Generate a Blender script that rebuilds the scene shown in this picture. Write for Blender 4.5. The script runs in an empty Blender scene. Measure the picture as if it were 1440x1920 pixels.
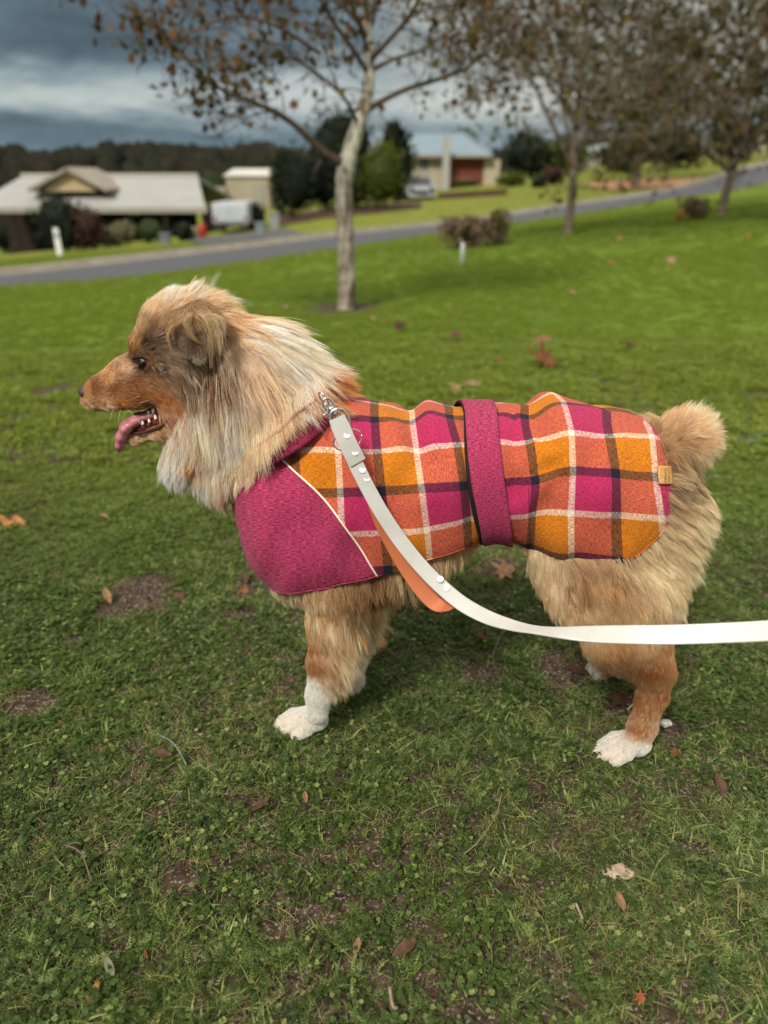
import bpy, bmesh, math, random
import numpy as np
from mathutils import Vector, Matrix, noise as mnoise
from mathutils.kdtree import KDTree
random.seed(7); np.random.seed(7)
S = bpy.context.scene
COL = S.collection
# ------------------------------------------------------------------ camera
CAMH, PITCH, FPX = 0.87, math.radians(24.3), 1397.0
cam = bpy.data.cameras.new('camera'); camo = bpy.data.objects.new('camera', cam); COL.objects.link(camo)
camo.location = (0, 0, CAMH); camo.rotation_euler = (math.pi/2 - PITCH, 0, 0)
cam.sensor_fit = 'VERTICAL'; cam.sensor_height = 24; cam.sensor_width = 18
cam.lens = FPX/1920*24; cam.clip_start = 0.02; cam.clip_end = 3000
cam.dof.use_dof = True; cam.dof.focus_distance = 1.05; cam.dof.aperture_fstop = 1.75
S.camera = camo
# ------------------------------------------------------------------ light and sky
SUN_EL, SUN_AZ = math.radians(47), math.radians(208)      # azimuth clockwise from +Y
w = bpy.data.worlds.new('World'); S.world = w; w.use_nodes = True
sun = bpy.data.lights.new('sun', 'SUN'); suno = bpy.data.objects.new('sun', sun); COL.objects.link(suno)
sun.energy = 3.7; sun.angle = math.radians(11); sun.color = (1, 0.93, 0.82)
sd = Vector((math.sin(SUN_AZ)*math.cos(SUN_EL), math.cos(SUN_AZ)*math.cos(SUN_EL), math.sin(SUN_EL)))
suno.rotation_euler = sd.to_track_quat('Z', 'Y').to_euler(); suno.location = (0, 0, 30)
S.view_settings.view_transform = 'Standard'; S.view_settings.look = 'None'
S.view_settings.exposure = 0.16; S.view_settings.gamma = 1.0; S.view_settings.use_curve_mapping = False
S.cycles.max_bounces = 6; S.cycles.diffuse_bounces = 3; S.cycles.glossy_bounces = 3
S.cycles.transmission_bounces = 4; S.cycles.transparent_max_bounces = 6
S.cycles.sample_clamp_indirect = 4
S.cycles_curves.shape = 'RIBBONS'

# ------------------------------------------------------------------ node helpers
def lin(c):
    c = [x/255.0 for x in c]
    return tuple((x/12.92 if x <= 0.04045 else ((x+0.055)/1.055)**2.4) for x in c)
class N:
    def __init__(s, tree): s.t = tree; s.t.nodes.clear()
    def new(s, typ, **kw):
        n = s.t.nodes.new(typ)
        for k, v in kw.items(): setattr(n, k, v)
        return n
    def put(s, sock, v):
        if v is None: return
        if isinstance(v, bpy.types.NodeSocket): s.t.links.new(v, sock)
        elif isinstance(v, (tuple, list)) and sock.type == 'RGBA': sock.default_value = (*v[:3], 1)
        else: sock.default_value = v
    def math(s, op, a, b=None, c=None, clamp=False):
        n = s.new('ShaderNodeMath', operation=op, use_clamp=clamp)
        for i, v in enumerate((a, b, c)):
            if v is not None: s.put(n.inputs[i], v)
        return n.outputs[0]
    def mix(s, f, a, b, mode='MIX'):
        n = s.new('ShaderNodeMix', data_type='RGBA', blend_type=mode)
        s.put(n.inputs[0], f); s.put(n.inputs[6], a); s.put(n.inputs[7], b); return n.outputs[2]
    def noise(s, vec, scale, detail=3, rough=0.55, dist=0.0):
        n = s.new('ShaderNodeTexNoise')
        if vec is not None: s.put(n.inputs['Vector'], vec)
        n.inputs['Scale'].default_value = scale; n.inputs['Detail'].default_value = detail
        n.inputs['Roughness'].default_value = rough; n.inputs['Distortion'].default_value = dist
        return n.outputs[0]
    def ramp(s, f, stops, interp='LINEAR'):
        n = s.new('ShaderNodeValToRGB'); n.color_ramp.interpolation = interp
        e = n.color_ramp.elements
        while len(e) < len(stops): e.new(0.5)
        for el, (p, c) in zip(e, stops):
            el.position = p; el.color = (*c, 1) if isinstance(c, (tuple, list)) else (c, c, c, 1)
        s.put(n.inputs[0], f); return n.outputs[0]
    def map(s, f, a, b, c=0, d=1, smooth=True):
        n = s.new('ShaderNodeMapRange', interpolation_type='SMOOTHSTEP' if smooth else 'LINEAR')
        s.put(n.inputs[0], f)
        for i, v in enumerate((a, b, c, d)): n.inputs[i+1].default_value = v
        return n.outputs[0]
    def vscale(s, vec, v):
        n = s.new('ShaderNodeVectorMath', operation='MULTIPLY'); s.put(n.inputs[0], vec); n.inputs[1].default_value = v
        return n.outputs[0]
    def bump(s, h, strength, dist=0.01):
        n = s.new('ShaderNodeBump'); n.inputs['Strength'].default_value = strength
        n.inputs['Distance'].default_value = dist; s.put(n.inputs['Height'], h); return n.outputs[0]
    def geo(s): return s.new('ShaderNodeNewGeometry').outputs['Position']
    def obj(s): return s.new('ShaderNodeTexCoord').outputs['Object']
    def attr(s, name, out='Color'): return s.new('ShaderNodeAttribute', attribute_name=name).outputs[out]
    def rnd(s): return s.new('ShaderNodeObjectInfo').outputs['Random']
    def sep(s, v):
        n = s.new('ShaderNodeSeparateXYZ'); s.put(n.inputs[0], v); return n.outputs
    def comb(s, x, y, z=0.0):
        n = s.new('ShaderNodeCombineXYZ')
        for i, v in enumerate((x, y, z)): s.put(n.inputs[i], v)
        return n.outputs[0]
    def bsdf(s, col, rough=0.8, normal=None, metal=0.0, spec=0.3, sheen=0.0, sss=0.0):
        p = s.new('ShaderNodeBsdfPrincipled')
        s.put(p.inputs['Base Color'], col); s.put(p.inputs['Roughness'], rough); s.put(p.inputs['Metallic'], metal)
        p.inputs['Specular IOR Level'].default_value = spec
        if sheen: p.inputs['Sheen Weight'].default_value = sheen; p.inputs['Sheen Roughness'].default_value = 0.5
        if sss:
            p.inputs['Subsurface Weight'].default_value = sss; p.inputs['Subsurface Scale'].default_value = 0.01
        if normal is not None: s.put(p.inputs['Normal'], normal)
        return p.outputs[0]
    def out(s, sh): s.t.links.new(sh, s.new('ShaderNodeOutputMaterial').inputs[0])
def material(name):
    m = bpy.data.materials.new(name); m.use_nodes = True; return m, N(m.node_tree)
def simple(name, srgb, rough=0.7, var=0.25, scale=12.0, metal=0.0, spec=0.3, bump=0.0, dirt=None):
    m, n = material(name); c = lin(srgb); v = n.noise(n.obj(), scale, 5)
    col = n.mix(n.map(v, .3, .7), tuple(x*(1-var) for x in c), tuple(min(1, x*(1+var*0.6)) for x in c))
    if dirt: col = n.mix(n.math('MULTIPLY', n.map(n.noise(n.obj(), scale*.35, 6, .7), .5, .75), .6), col, lin(dirt))
    n.out(n.bsdf(col, rough, n.bump(v, bump, .004) if bump else None, metal, spec)); return m

# sky: heavy broken cloud over a Nishita sky, brighter towards the zenith as an overcast sky is
def build_world():
    n = N(w.node_tree)
    sky = n.new('ShaderNodeTexSky', sky_type='NISHITA'); sky.sun_disc = False
    sky.sun_elevation = SUN_EL; sky.sun_rotation = SUN_AZ
    d = n.new('ShaderNodeTexCoord').outputs['Generated']
    x, y, z = n.sep(d)
    zc = n.math('MAXIMUM', z, 0.0)
    den = n.math('ADD', zc, 0.15)
    flat = n.comb(n.math('DIVIDE', x, den), n.math('DIVIDE', y, den), 0.0)
    a = n.noise(n.vscale(flat, (1.0, .8, 1)), 0.9, 7, .55, .4)
    b = n.noise(flat, 2.6, 6, .6, .2)
    dens = n.math('ADD', n.math('MULTIPLY', a, .75), n.math('MULTIPLY', b, .25))
    dens = n.math('ADD', dens, n.map(z, .09, .15, 0, .055))
    dens = n.math('SUBTRACT', dens, n.math('MULTIPLY', n.map(z, .045, .08, 0, .17), n.map(z, .085, .13, 1, 0)))
    cl = n.ramp(dens, [(.32, lin((186, 194, 194))), (.43, lin((136, 150, 158))), (.52, lin((88, 105, 116))), (.66, lin((54, 67, 77)))])
    # a pale blue-grey band low over the horizon
    hz = n.map(z, .0, .075, 1, 0)
    cl = n.mix(n.math('MULTIPLY', hz, .62), cl, lin((104, 136, 158)))
    # brighter break in the cloud low in the right of the view
    brk = n.map(n.math('ADD', n.math('MULTIPLY', x, .8), n.math('MULTIPLY', b, .45)), .12, .42)
    brk = n.math('MULTIPLY', brk, n.map(z, .02, .12))
    cl = n.mix(n.math('MULTIPLY', brk, .8), cl, lin((212, 212, 204)))
    cl = n.mix(n.math('MULTIPLY', n.map(z, .30, .8), .7), cl, lin((214, 208, 198)))
    lift = n.math('ADD', 1.0, n.math('MULTIPLY', n.map(z, .30, .95, 0, 1), 1.0))
    cl = n.mix(1.0, cl, n.comb(lift, lift, n.math('MULTIPLY', lift, .97)), 'MULTIPLY')
    bg1 = n.new('ShaderNodeBackground'); n.put(bg1.inputs[0], sky.outputs[0]); bg1.inputs[1].default_value = 0.07
    bg2 = n.new('ShaderNodeBackground'); n.put(bg2.inputs[0], cl); bg2.inputs[1].default_value = 1.0
    mx = n.new('ShaderNodeMixShader'); mx.inputs[0].default_value = 0.9
    n.t.links.new(bg1.outputs[0], mx.inputs[1]); n.t.links.new(bg2.outputs[0], mx.inputs[2])
    n.t.links.new(mx.outputs[0], n.new('ShaderNodeOutputWorld').inputs[0])
build_world()

# ------------------------------------------------------------------ geometry helpers
CP, SP = math.cos(PITCH), math.sin(PITCH)
def P(px, py, Y):
    """World point seen in the photograph at (px, py) when it stands Y metres in front."""
    xc = (px-720)/FPX; yc = -(py-960)/FPX
    dy = CP + yc*SP; dz = -SP + yc*CP
    t = Y/dy
    return Vector((xc*t, Y, CAMH + dz*t))
def proj(p):
    x, y, z = p[0], p[1], p[2]-CAMH
    dep = y*CP - z*SP
    return 720 + FPX*x/dep, 960 - FPX*(y*SP + z*CP)/dep
def pxm(Y, py=960):
    """metres per photo pixel at Y"""
    p = P(720, py, Y); return (p[1]*CP - (p[2]-CAMH)*SP)/FPX
def interp(t, xs, ys): return float(np.interp(t, xs, ys))
def tag(o, label=None, cat=None, group=None, kind=None):
    if label: o['label'] = label
    if cat: o['category'] = cat
    if group: o['group'] = group
    if kind: o['kind'] = kind
    return o
def empty(name, loc=(0, 0, 0), parent=None, **kw):
    o = bpy.data.objects.new(name, None); COL.objects.link(o); o.location = loc; o.empty_display_size = .1
    if parent: o.parent = parent; 
    return tag(o, **kw)
def mesh_obj(name, verts, faces, mat, parent=None, smooth=True, **kw):
    me = bpy.data.meshes.new(name)
    me.from_pydata([tuple(v) for v in verts] if not isinstance(verts, np.ndarray) else verts.tolist(), [], faces if isinstance(faces, list) else faces.tolist())
    if smooth: me.polygons.foreach_set('use_smooth', [True]*len(me.polygons))
    for m in (mat if isinstance(mat, (list, tuple)) else [mat]): me.materials.append(m)
    me.update()
    o = bpy.data.objects.new(name, me); COL.objects.link(o)
    if parent:
        o.parent = parent
        o.matrix_parent_inverse = world_inv(parent)
    return tag(o, **kw)
def world_inv(p):
    M = Matrix.Identity(4)
    q = p
    chain = []
    while q: chain.append(q); q = q.parent
    for q in reversed(chain):
        M = M @ q.matrix_parent_inverse @ q.matrix_basis
    return M.inverted()
def child_of(o, parent):
    o.parent = parent; o.matrix_parent_inverse = world_inv(parent); return o
def vcol(o, cols, name='col'):
    a = o.data.attributes.new(name, 'FLOAT_COLOR', 'POINT')
    c = np.ones((len(o.data.vertices), 4), np.float32); c[:, :3] = cols
    a.data.foreach_set('color', c.ravel())
class MB:
    """collects faces; builds one mesh"""
    def __init__(s): s.v = []; s.f = []; s.c = []
    def add(s, vs, fs, col=None):
        b = len(s.v); s.v += [tuple(v) for v in vs]; s.f += [tuple(i+b for i in f) for f in fs]
        if col is not None: s.c += [col]*len(vs)
        return s
    def box(s, a, b, col=None, R=None):
        x0, y0, z0 = a; x1, y1, z1 = b
        vs = [(x0,y0,z0),(x1,y0,z0),(x1,y1,z0),(x0,y1,z0),(x0,y0,z1),(x1,y0,z1),(x1,y1,z1),(x0,y1,z1)]
        if R is not None: vs = [R @ Vector(v) for v in vs]
        return s.add(vs, [(0,3,2,1),(4,5,6,7),(0,1,5,4),(1,2,6,5),(2,3,7,6),(3,0,4,7)], col)
    def tube(s, pts, rad, seg=8, col=None, cap=True):
        pts = [Vector(p) for p in pts]; n = len(pts)
        if not hasattr(rad, '__len__'): rad = [rad]*n
        b = len(s.v); up = None; vs = []; fs = []
        for i, p in enumerate(pts):
            t = (pts[min(i+1, n-1)] - pts[max(i-1, 0)])
            if t.length < 1e-9: t = Vector((0, 0, 1))
            t.normalize()
            if up is None: up = t.orthogonal().normalized()
            up = (up - t*up.dot(t))
            if up.length < 1e-6: up = t.orthogonal()
            up.normalize(); bi = t.cross(up)
            for k in range(seg):
                a = 2*math.pi*k/seg; vs.append(p + (up*math.cos(a) + bi*math.sin(a))*rad[i])
        for i in range(n-1):
            for k in range(seg):
                k2 = (k+1) % seg; fs.append((i*seg+k, i*seg+k2, (i+1)*seg+k2, (i+1)*seg+k))
        if cap: fs += [tuple(range(seg-1, -1, -1)), tuple((n-1)*seg+k for k in range(seg))]
        return s.add(vs, fs, col)
    def build(s, name, mat, parent=None, smooth=False, **kw):
        o = mesh_obj(name, s.v, s.f, mat, parent, smooth, **kw)
        if s.c and len(s.c) == len(s.v): vcol(o, np.array(s.c, np.float32))
        return o
def catmull(pts, per=8):
    pts = [Vector(p) for p in pts]; out = []
    for i in range(len(pts)-1):
        p0 = pts[max(i-1, 0)]; p1 = pts[i]; p2 = pts[i+1]; p3 = pts[min(i+2, len(pts)-1)]
        for k in range(per):
            t = k/per
            out.append(0.5*((2*p1) + (p2-p0)*t + (2*p0-5*p1+4*p2-p3)*t*t + (3*p1-p0-3*p2+p3)*t*t*t))
    out.append(pts[-1]); return out
def cr1(vals, per=8):
    return [v[0] for v in catmull([(v, 0, 0) for v in vals], per)]
def lerp(a, b, t): return a + (b-a)*t
def ss(a, b, x):
    t = np.clip((x-a)/(b-a), 0, 1); return t*t*(3-2*t)
def apply_mods(o):
    dg = bpy.context.evaluated_depsgraph_get(); me = bpy.data.meshes.new_from_object(o.evaluated_get(dg))
    old = o.data; o.modifiers.clear(); o.data = me; me.name = old.name; return o
# ------------------------------------------------------------------ terrain
near_pts = [(-5.5,11),(-0.95,17),(5.8,25),(17.9,38),(32,53),(60,80)]
near_pts[:0] = [(-20,-7),(-11,3)]
ctrl = []
for X in (-4,-1.5,1,4):
    for Y in (-3,0,2,3.6): ctrl.append((X, Y, 0.0 + 0.01*X*(Y > 3)))
for px, py, Y in [(650,578,6.0),(0,600,6.4),(0,537,11),(250,518,13),(640,465,17),(1067,404,25),(1440,342,38),
                  (0,520,14.2),(250,484,18),(640,440,22.8),(1067,387,30.8),(1440,318,44),
                  (250,470,24),(560,436,30),(800,405,36),(0,478,36),(250,452,44),(850,350,58),(560,410,38),(715,391,38),(1200,345,45),
                  (1063,440,13),(1355,400,17),(890,455,12),(1440,410,14),(1300,560,6.4),(1300,300,75),(0,425,75),(1440,285,100),(700,345,90)]:
    p = P(px, py, Y); ctrl.append(tuple(p))
ctrl += [(-30,-20,-1.5),(30,-20,2.5),(0,-30,0.4),(-60,30,-6),(60,30,4.5),(-80,140,-9),(90,150,8),(0,160,-2.5),(-30,10,-2.6),(30,10,2.3)]
ctrl = np.array(ctrl)
def _phi(r2): return 0.5*r2*np.log(r2 + 1e-9)
_n = len(ctrl); _A = np.zeros((_n+3, _n+3))
_d2 = ((ctrl[:, None, :2]-ctrl[None, :, :2])**2).sum(-1)
_A[:_n, :_n] = _phi(_d2) + np.eye(_n)*0.4
_A[:_n, _n] = 1; _A[:_n, _n+1:] = ctrl[:, :2]; _A[_n, :_n] = 1; _A[_n+1:, :_n] = ctrl[:, :2].T
_w = np.linalg.solve(_A, np.concatenate([ctrl[:, 2], [0, 0, 0]]))
def base_z(X, Y):
    X = np.asarray(X, float).ravel(); Y = np.asarray(Y, float).ravel(); out = np.empty(len(X))
    for i in range(0, len(X), 20000):
        x = np.clip(X[i:i+20000], -90, 100); y = np.clip(Y[i:i+20000], -35, 165)
        d2 = (x[:, None]-ctrl[None, :, 0])**2 + (y[:, None]-ctrl[None, :, 1])**2
        z = _phi(d2) @ _w[:_n] + _w[_n] + _w[_n+1]*x + _w[_n+2]*y
        r = np.hypot(x, y-1); z *= ss(1.8, 4.0, r)
        far = ss(110, 170, Y[i:i+20000]); z = z*(1-far) + -10*far
        out[i:i+20000] = z
    return out
# road centreline
RW = 3.6
def road_frame():
    c = catmull([(x, y, 0) for x, y in near_pts], 10)
    L = []
    for i, p in enumerate(c):
        t = (c[min(i+1, len(c)-1)]-c[max(i-1, 0)]).normalized(); L.append((p, Vector((-t.y, t.x, 0))))
    return L
RF = road_frame()
_rc = np.array([[p.x, p.y, nrm.x, nrm.y] for p, nrm in RF])
def road_d(X, Y):
    """signed distance from the near road edge (0 near edge, RW far edge)"""
    X = np.asarray(X, float).ravel(); Y = np.asarray(Y, float).ravel(); best = np.full(len(X), 1e9); sg = np.zeros(len(X))
    for k in range(len(_rc)-1):
        a = _rc[k, :2]; b = _rc[k+1, :2]; ab = b-a; L2 = (ab**2).sum()
        t = np.clip(((X-a[0])*ab[0]+(Y-a[1])*ab[1])/L2, 0, 1)
        dx = X-a[0]-t*ab[0]; dy = Y-a[1]-t*ab[1]; d = dx*dx+dy*dy
        m = d < best; best[m] = d[m]; nx, ny = -ab[1]/L2**.5, ab[0]/L2**.5
        sg[m] = np.sqrt(d[m])*np.sign(dx[m]*nx+dy[m]*ny)
    return sg
def ground_z(X, Y):
    z = base_z(X, Y); X = np.asarray(X, float).ravel(); Y = np.asarray(Y, float).ravel()
    d = road_d(X, Y); z = z - 0.07*ss(-.1, .15, d)*(1-ss(RW+.1, RW+.45, d))
    near = 1-ss(2.5, 4.5, np.hypot(X, Y-1))
    z = z + near*(0.006*np.sin(X*7.1+Y*3)*np.cos(Y*6.3-X*2) + 0.004*np.sin(X*17)*np.sin(Y*19))
    return z
def gz(x, y): return float(ground_z([x], [y])[0])
def hit(px, py):
    """where the sight line through (px, py) meets the ground"""
    lo = None
    Y = np.concatenate([np.arange(.3, 8, .02), np.arange(8, 120, .1)])
    pts = np.array([P(px, py, y) for y in Y]); g = ground_z(pts[:, 0], pts[:, 1])
    under = pts[:, 2] < g
    i = np.argmax(under) if under.any() else np.argmin(np.where(Y > 45, pts[:, 2]-g, 1e9))
    return Vector((pts[i, 0], pts[i, 1], g[i]))

def grid_axis(fine, lim, step0, growth):
    a = [0.0]; s = step0
    while a[-1] < lim:
        if a[-1] > fine: s *= growth
        a.append(a[-1]+s)
    return np.array(a)
ax = grid_axis(3, 700, .12, 1.045); xs = np.concatenate([-ax[:0:-1], ax])
ay = grid_axis(4, 700, .12, 1.03); ys = np.concatenate([-grid_axis(1.5, 60, .15, 1.12)[:0:-1], ay])
GX, GY = np.meshgrid(xs, ys); gz_all = ground_z(GX, GY)
nv = np.stack([GX.ravel(), GY.ravel(), gz_all], 1)
W_ = len(xs); H_ = len(ys); idx = np.arange(W_*H_).reshape(H_, W_)
gf = np.stack([idx[:-1, :-1], idx[:-1, 1:], idx[1:, 1:], idx[1:, :-1]], -1).reshape(-1, 4)

# bare patches (design positions on the ground): centre, radii in photo pixels
BARE = [(262,1112,62,26),(228,1148,46,20),(345,1128,26,12),(105,730,30,14),(915,1272,42,34),(1085,1270,60,30),(1180,1325,40,30),
        (1255,1370,34,26),(935,1075,36,20),(465,1110,22,14),(160,1350,40,18),(60,1330,50,28),(1160,1665,50,22),(560,1160,20,10),
        (1040,1240,30,14),(250,1420,26,16),(1010,1640,30,16),(330,1650,36,20),(440,1165,26,14),(470,700,18,8),(130,1205,30,12),(640,578,70,9),(905,1015,20,14),(520,1760,30,18),(300,1830,30,16),(700,1600,30,14),(1300,1600,34,14),(840,1465,26,12)]
_bare = []
for (bx, by, rx, ry) in BARE:
    c = hit(bx, by); e = hit(bx+rx, by); t = hit(bx, by-ry); _bare.append((c.x, c.y, abs(e.x-c.x)*1.25, abs(t.y-c.y)*1.25))
def bareness(X, Y):
    b = np.zeros(len(X))
    for cx, cy, rx, ry in _bare:
        wob = .18*np.sin(X*31/max(1, cy*.8)+Y*17)+.14*np.sin(Y*43/max(1, cy*.8)-X*23)
        q = np.sqrt(((X-cx)/rx)**2+((Y-cy)/ry)**2)+wob; b = np.maximum(b, 1-ss(.55, 1.15, q))
    return b

def mat_ground():
    m, n = material('lawn_soil'); p = n.geo()
    y = n.sep(p)[1]
    soil = n.mix(n.map(n.noise(p, 60, 6, .7), .35, .7), lin((46, 38, 30)), lin((92, 78, 64)))
    soil = n.mix(n.math('MULTIPLY', n.map(n.noise(p, 9, 4), .5, .7), .6), soil, lin((74, 54, 42)))
    soil = n.mix(n.math('MULTIPLY', n.map(n.noise(p, 200, 3), .56, .66), .6), soil, lin((168, 158, 142)))
    g1 = n.noise(n.vscale(p, (1, .8, 1)), .55, 5, .6); g2 = n.noise(p, 3.5, 5, .65); g3 = n.noise(p, 28, 5, .7)
    gr = n.mix(n.map(g1, .25, .75), lin((80, 102, 36)), lin((112, 128, 44)))
    gr = n.mix(n.math('MULTIPLY', n.map(g2, .45, .68), .55), gr, lin((58, 84, 26)))
    gr = n.mix(n.math('MULTIPLY', n.map(g3, .4, .7), .5), gr, lin((66, 96, 24)))
    gr = n.mix(n.math('MULTIPLY', n.map(n.noise(p, 1.3, 4, .7), .58, .74), .3), gr, lin((150, 150, 70)))
    f = n.attr('cover', 'Fac')
    col = n.mix(f, soil, gr)
    road = n.attr('verge', 'Fac')
    col = n.mix(n.math('MULTIPLY', road, n.map(n.noise(p, 2.5, 4), .3, .6)), col, lin((122, 122, 58)))
    n.out(n.bsdf(col, .95, n.bump(n.noise(p, 90, 5, .7), .7, .01), spec=.1)); return m
M_ground = mat_ground()
ground = mesh_obj('lawn', nv, gf, M_ground, kind='structure', label='green lawn with bare earth patches under the dog and trees')
cov = ss(2.4, 5.0, GY.ravel())*(1-bareness(GX.ravel(), GY.ravel()))
a = ground.data.attributes.new('cover', 'FLOAT', 'POINT'); a.data.foreach_set('value', cov.astype(np.float32))
rd = road_d(GX, GY); vg = np.exp(-((rd+.25)/.45)**2)+.9*ss(RW, RW+.5, rd)
a = ground.data.attributes.new('verge', 'FLOAT', 'POINT'); a.data.foreach_set('value', np.clip(vg, 0, 1).astype(np.float32))

# road, kerb
def strip(name, d0, d1, lift, mat, i0=0, i1=None, **kw):
    vs = []; fs = []; L = RF[i0:i1]
    K = 5
    ds = [lerp(d0, d1, k/(K-1)) for k in range(K)]
    X = [p.x+nn.x*d for p, nn in L for d in ds]; Y = [p.y+nn.y*d for p, nn in L for d in ds]; Z = base_z(X, Y)+lift
    for i in range(len(L)-1):
        for k in range(K-1): fs.append((i*K+k, i*K+k+1, (i+1)*K+k+1, (i+1)*K+k))
    return mesh_obj(name, list(zip(X, Y, Z)), [tuple(reversed(f)) for f in fs], mat, smooth=True, **kw)
def mat_asphalt():
    m, n = material('asphalt'); p = n.geo()
    c = n.mix(n.map(n.noise(p, 40, 6, .7), .3, .7), lin((70, 71, 75)), lin((94, 95, 99)))
    c = n.mix(n.math('MULTIPLY', n.map(n.noise(p, .7, 5), .5, .7), .5), c, lin((84, 84, 88)))
    n.out(n.bsdf(c, .85, n.bump(n.noise(p, 120, 3), .4, .01), spec=.3)); return m
M_asph = mat_asphalt()
M_kerb = simple('kerb_concrete', (138, 132, 120), .85, .2, 3)
road = strip('road', -.02, RW, .0, M_asph, kind='structure')
kerb_v = []; 
def kerb_strip():
    prof = [(RW, .002), (RW+.28, .012), (RW+.33, .10), (RW+.55, .11), (RW+.56, -.08)]
    K = len(prof); X = []; Y = []; dz = []
    for p, nn in RF:
        for d, h in prof: X.append(p.x+nn.x*d); Y.append(p.y+nn.y*d); dz.append(h)
    Z = base_z(X, Y)+np.array(dz); fs = []
    for i in range(len(RF)-1):
        for k in range(K-1): fs.append((i*K+k, (i+1)*K+k, (i+1)*K+k+1, i*K+k+1))
    return mesh_obj('kerb', list(zip(X, Y, Z)), fs, M_kerb, smooth=False, kind='structure')
kerb_strip()
def patch(name, outline_px, mat, lift=.03, **kw):
    """a drive or bed draped on the ground inside an outline on the ground"""
    pts = [hit(*q) for q in outline_px]; n_ = len(pts)
    # Coons-free: lofts between the first and second half of the outline
    h = n_//2; A = pts[:h]; B = list(reversed(pts[h:])); vs = []; fs = []; K = 14; Mm = 18
    def at(L, t):
        f = t*(len(L)-1); i = min(int(f), len(L)-2); return L[i].lerp(L[i+1], f-i)
    for i in range(Mm+1):
        a_, b_ = at(A, i/Mm), at(B, i/Mm)
        for k in range(K+1):
            q = a_.lerp(b_, k/K); vs.append((q.x, q.y, 0))
    zz = ground_z([v[0] for v in vs], [v[1] for v in vs])+lift
    vs = [(v[0], v[1], z) for v, z in zip(vs, zz)]
    for i in range(Mm):
        for k in range(K): fs.append((i*(K+1)+k, i*(K+1)+k+1, (i+1)*(K+1)+k+1, (i+1)*(K+1)+k))
    return mesh_obj(name, vs, fs, mat, smooth=True, **kw)
M_gravel = simple('gravel_drive', (196, 146, 112), .95, .25, 2.0)
M_mulch = simple('bark_mulch', (84, 62, 50), .95, .4, 6.0, bump=.5)
patch('driveway', [(395,462),(470,452),(560,446),(600,440),(540,431),(480,436),(430,442),(350,451)], M_asph, .04, kind='structure')
patch('gravel_driveway', [(1150,357),(1230,352),(1300,345),(1345,333),(1300,337),(1200,338),(1130,342),(1085,348)], M_gravel, .05, kind='structure')
patch('mulch_bed', [(-60,470),(100,462),(250,452),(385,442),(385,430),(250,436),(100,440),(-60,446)], M_mulch, .05, kind='structure')
patch('mulch_bed', [(520,425),(600,411),(700,402),(790,391),(790,380),(700,386),(600,395),(520,406)], M_mulch, .05, kind='structure')

# ---------------------------------------------------------------- wooded hill far away
def mat_hill():
    m, n = material('wooded_hill'); p = n.geo()
    c = n.mix(n.map(n.noise(p, .05, 6, .7), .35, .65), lin((28, 30, 26)), lin((46, 47, 38)))
    n.out(n.bsdf(c, .95, spec=.05)); return m
M_hill = mat_hill()
hv = []; hf = []
HXs = np.linspace(-520, 620, 96); HYs = np.linspace(170, 760, 40)
def hill_h(X, Y):
    f = ss(170, 520, Y); sky_py = np.interp(X/520*FPX*.93+720, [-400, 0, 250, 500, 900, 1500, 2200], [272, 284, 288, 298, 302, 296, 290])
    zt = CAMH + 520*np.tan(np.arctan((960-sky_py)/FPX)-PITCH)
    return -11 + (zt-6+11)*f + 3*np.sin(X*.03+Y*.01)*f + 2*np.sin(X*.071)*f
for j, Y in enumerate(HYs):
    for i, X in enumerate(HXs): hv.append((X, Y, float(hill_h(X, Y))))
for j in range(len(HYs)-1):
    for i in range(len(HXs)-1):
        a0 = j*len(HXs)+i; hf.append((a0, a0+1, a0+1+len(HXs), a0+len(HXs)))
mesh_obj('hill', hv, hf, M_hill, kind='structure')
# forest on it: rounded crowns, one mass
def mat_forest():
    m, n = material('forest_leaves'); p = n.geo()
    c = n.mix(n.map(n.noise(p, .12, 5, .7), .35, .65), lin((26, 29, 24)), lin((52, 53, 44)))
    c = n.mix(n.attr('col', 'Fac'), c, lin((42, 40, 32)))
    n.out(n.bsdf(c, 1, n.bump(n.noise(p, .8, 5, .8), 1, .6), spec=.05)); return m
rng = np.random.default_rng(3)
_bmf = bmesh.new(); bmesh.ops.create_icosphere(_bmf, subdivisions=2, radius=1)
ico_v = np.array([v.co[:] for v in _bmf.verts]); ico_f = np.array([[v.index for v in f.verts] for f in _bmf.faces]); _bmf.free()
fv = []; ff = []; fc = []; b0 = 0
for k in range(2600):
    X = rng.uniform(-480, 330); Y = rng.uniform(215, 560)*1.0
    if k % 2: Y = rng.uniform(440, 560)
    r = rng.uniform(3.5, 7)*(1.2 if rng.random() < .1 else 1); z = hill_h(X, Y)+r*.5
    v = ico_v*(1+rng.normal(0, .13, (len(ico_v), 1)))*[r, r, r*rng.uniform(.8, 1.3)]+[X, Y, z]
    fv.append(v); ff.append(ico_f+b0); b0 += len(v); fc += [rng.random()]*len(v)
o = mesh_obj('forest', np.concatenate(fv), np.concatenate(ff), mat_forest(), smooth=True, kind='stuff', label='dark wooded ridge along the left horizon')
vcol(o, np.repeat(np.array(fc)[:, None], 3, 1))
# ================================================================== the dog
YM = 1.06
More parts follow.
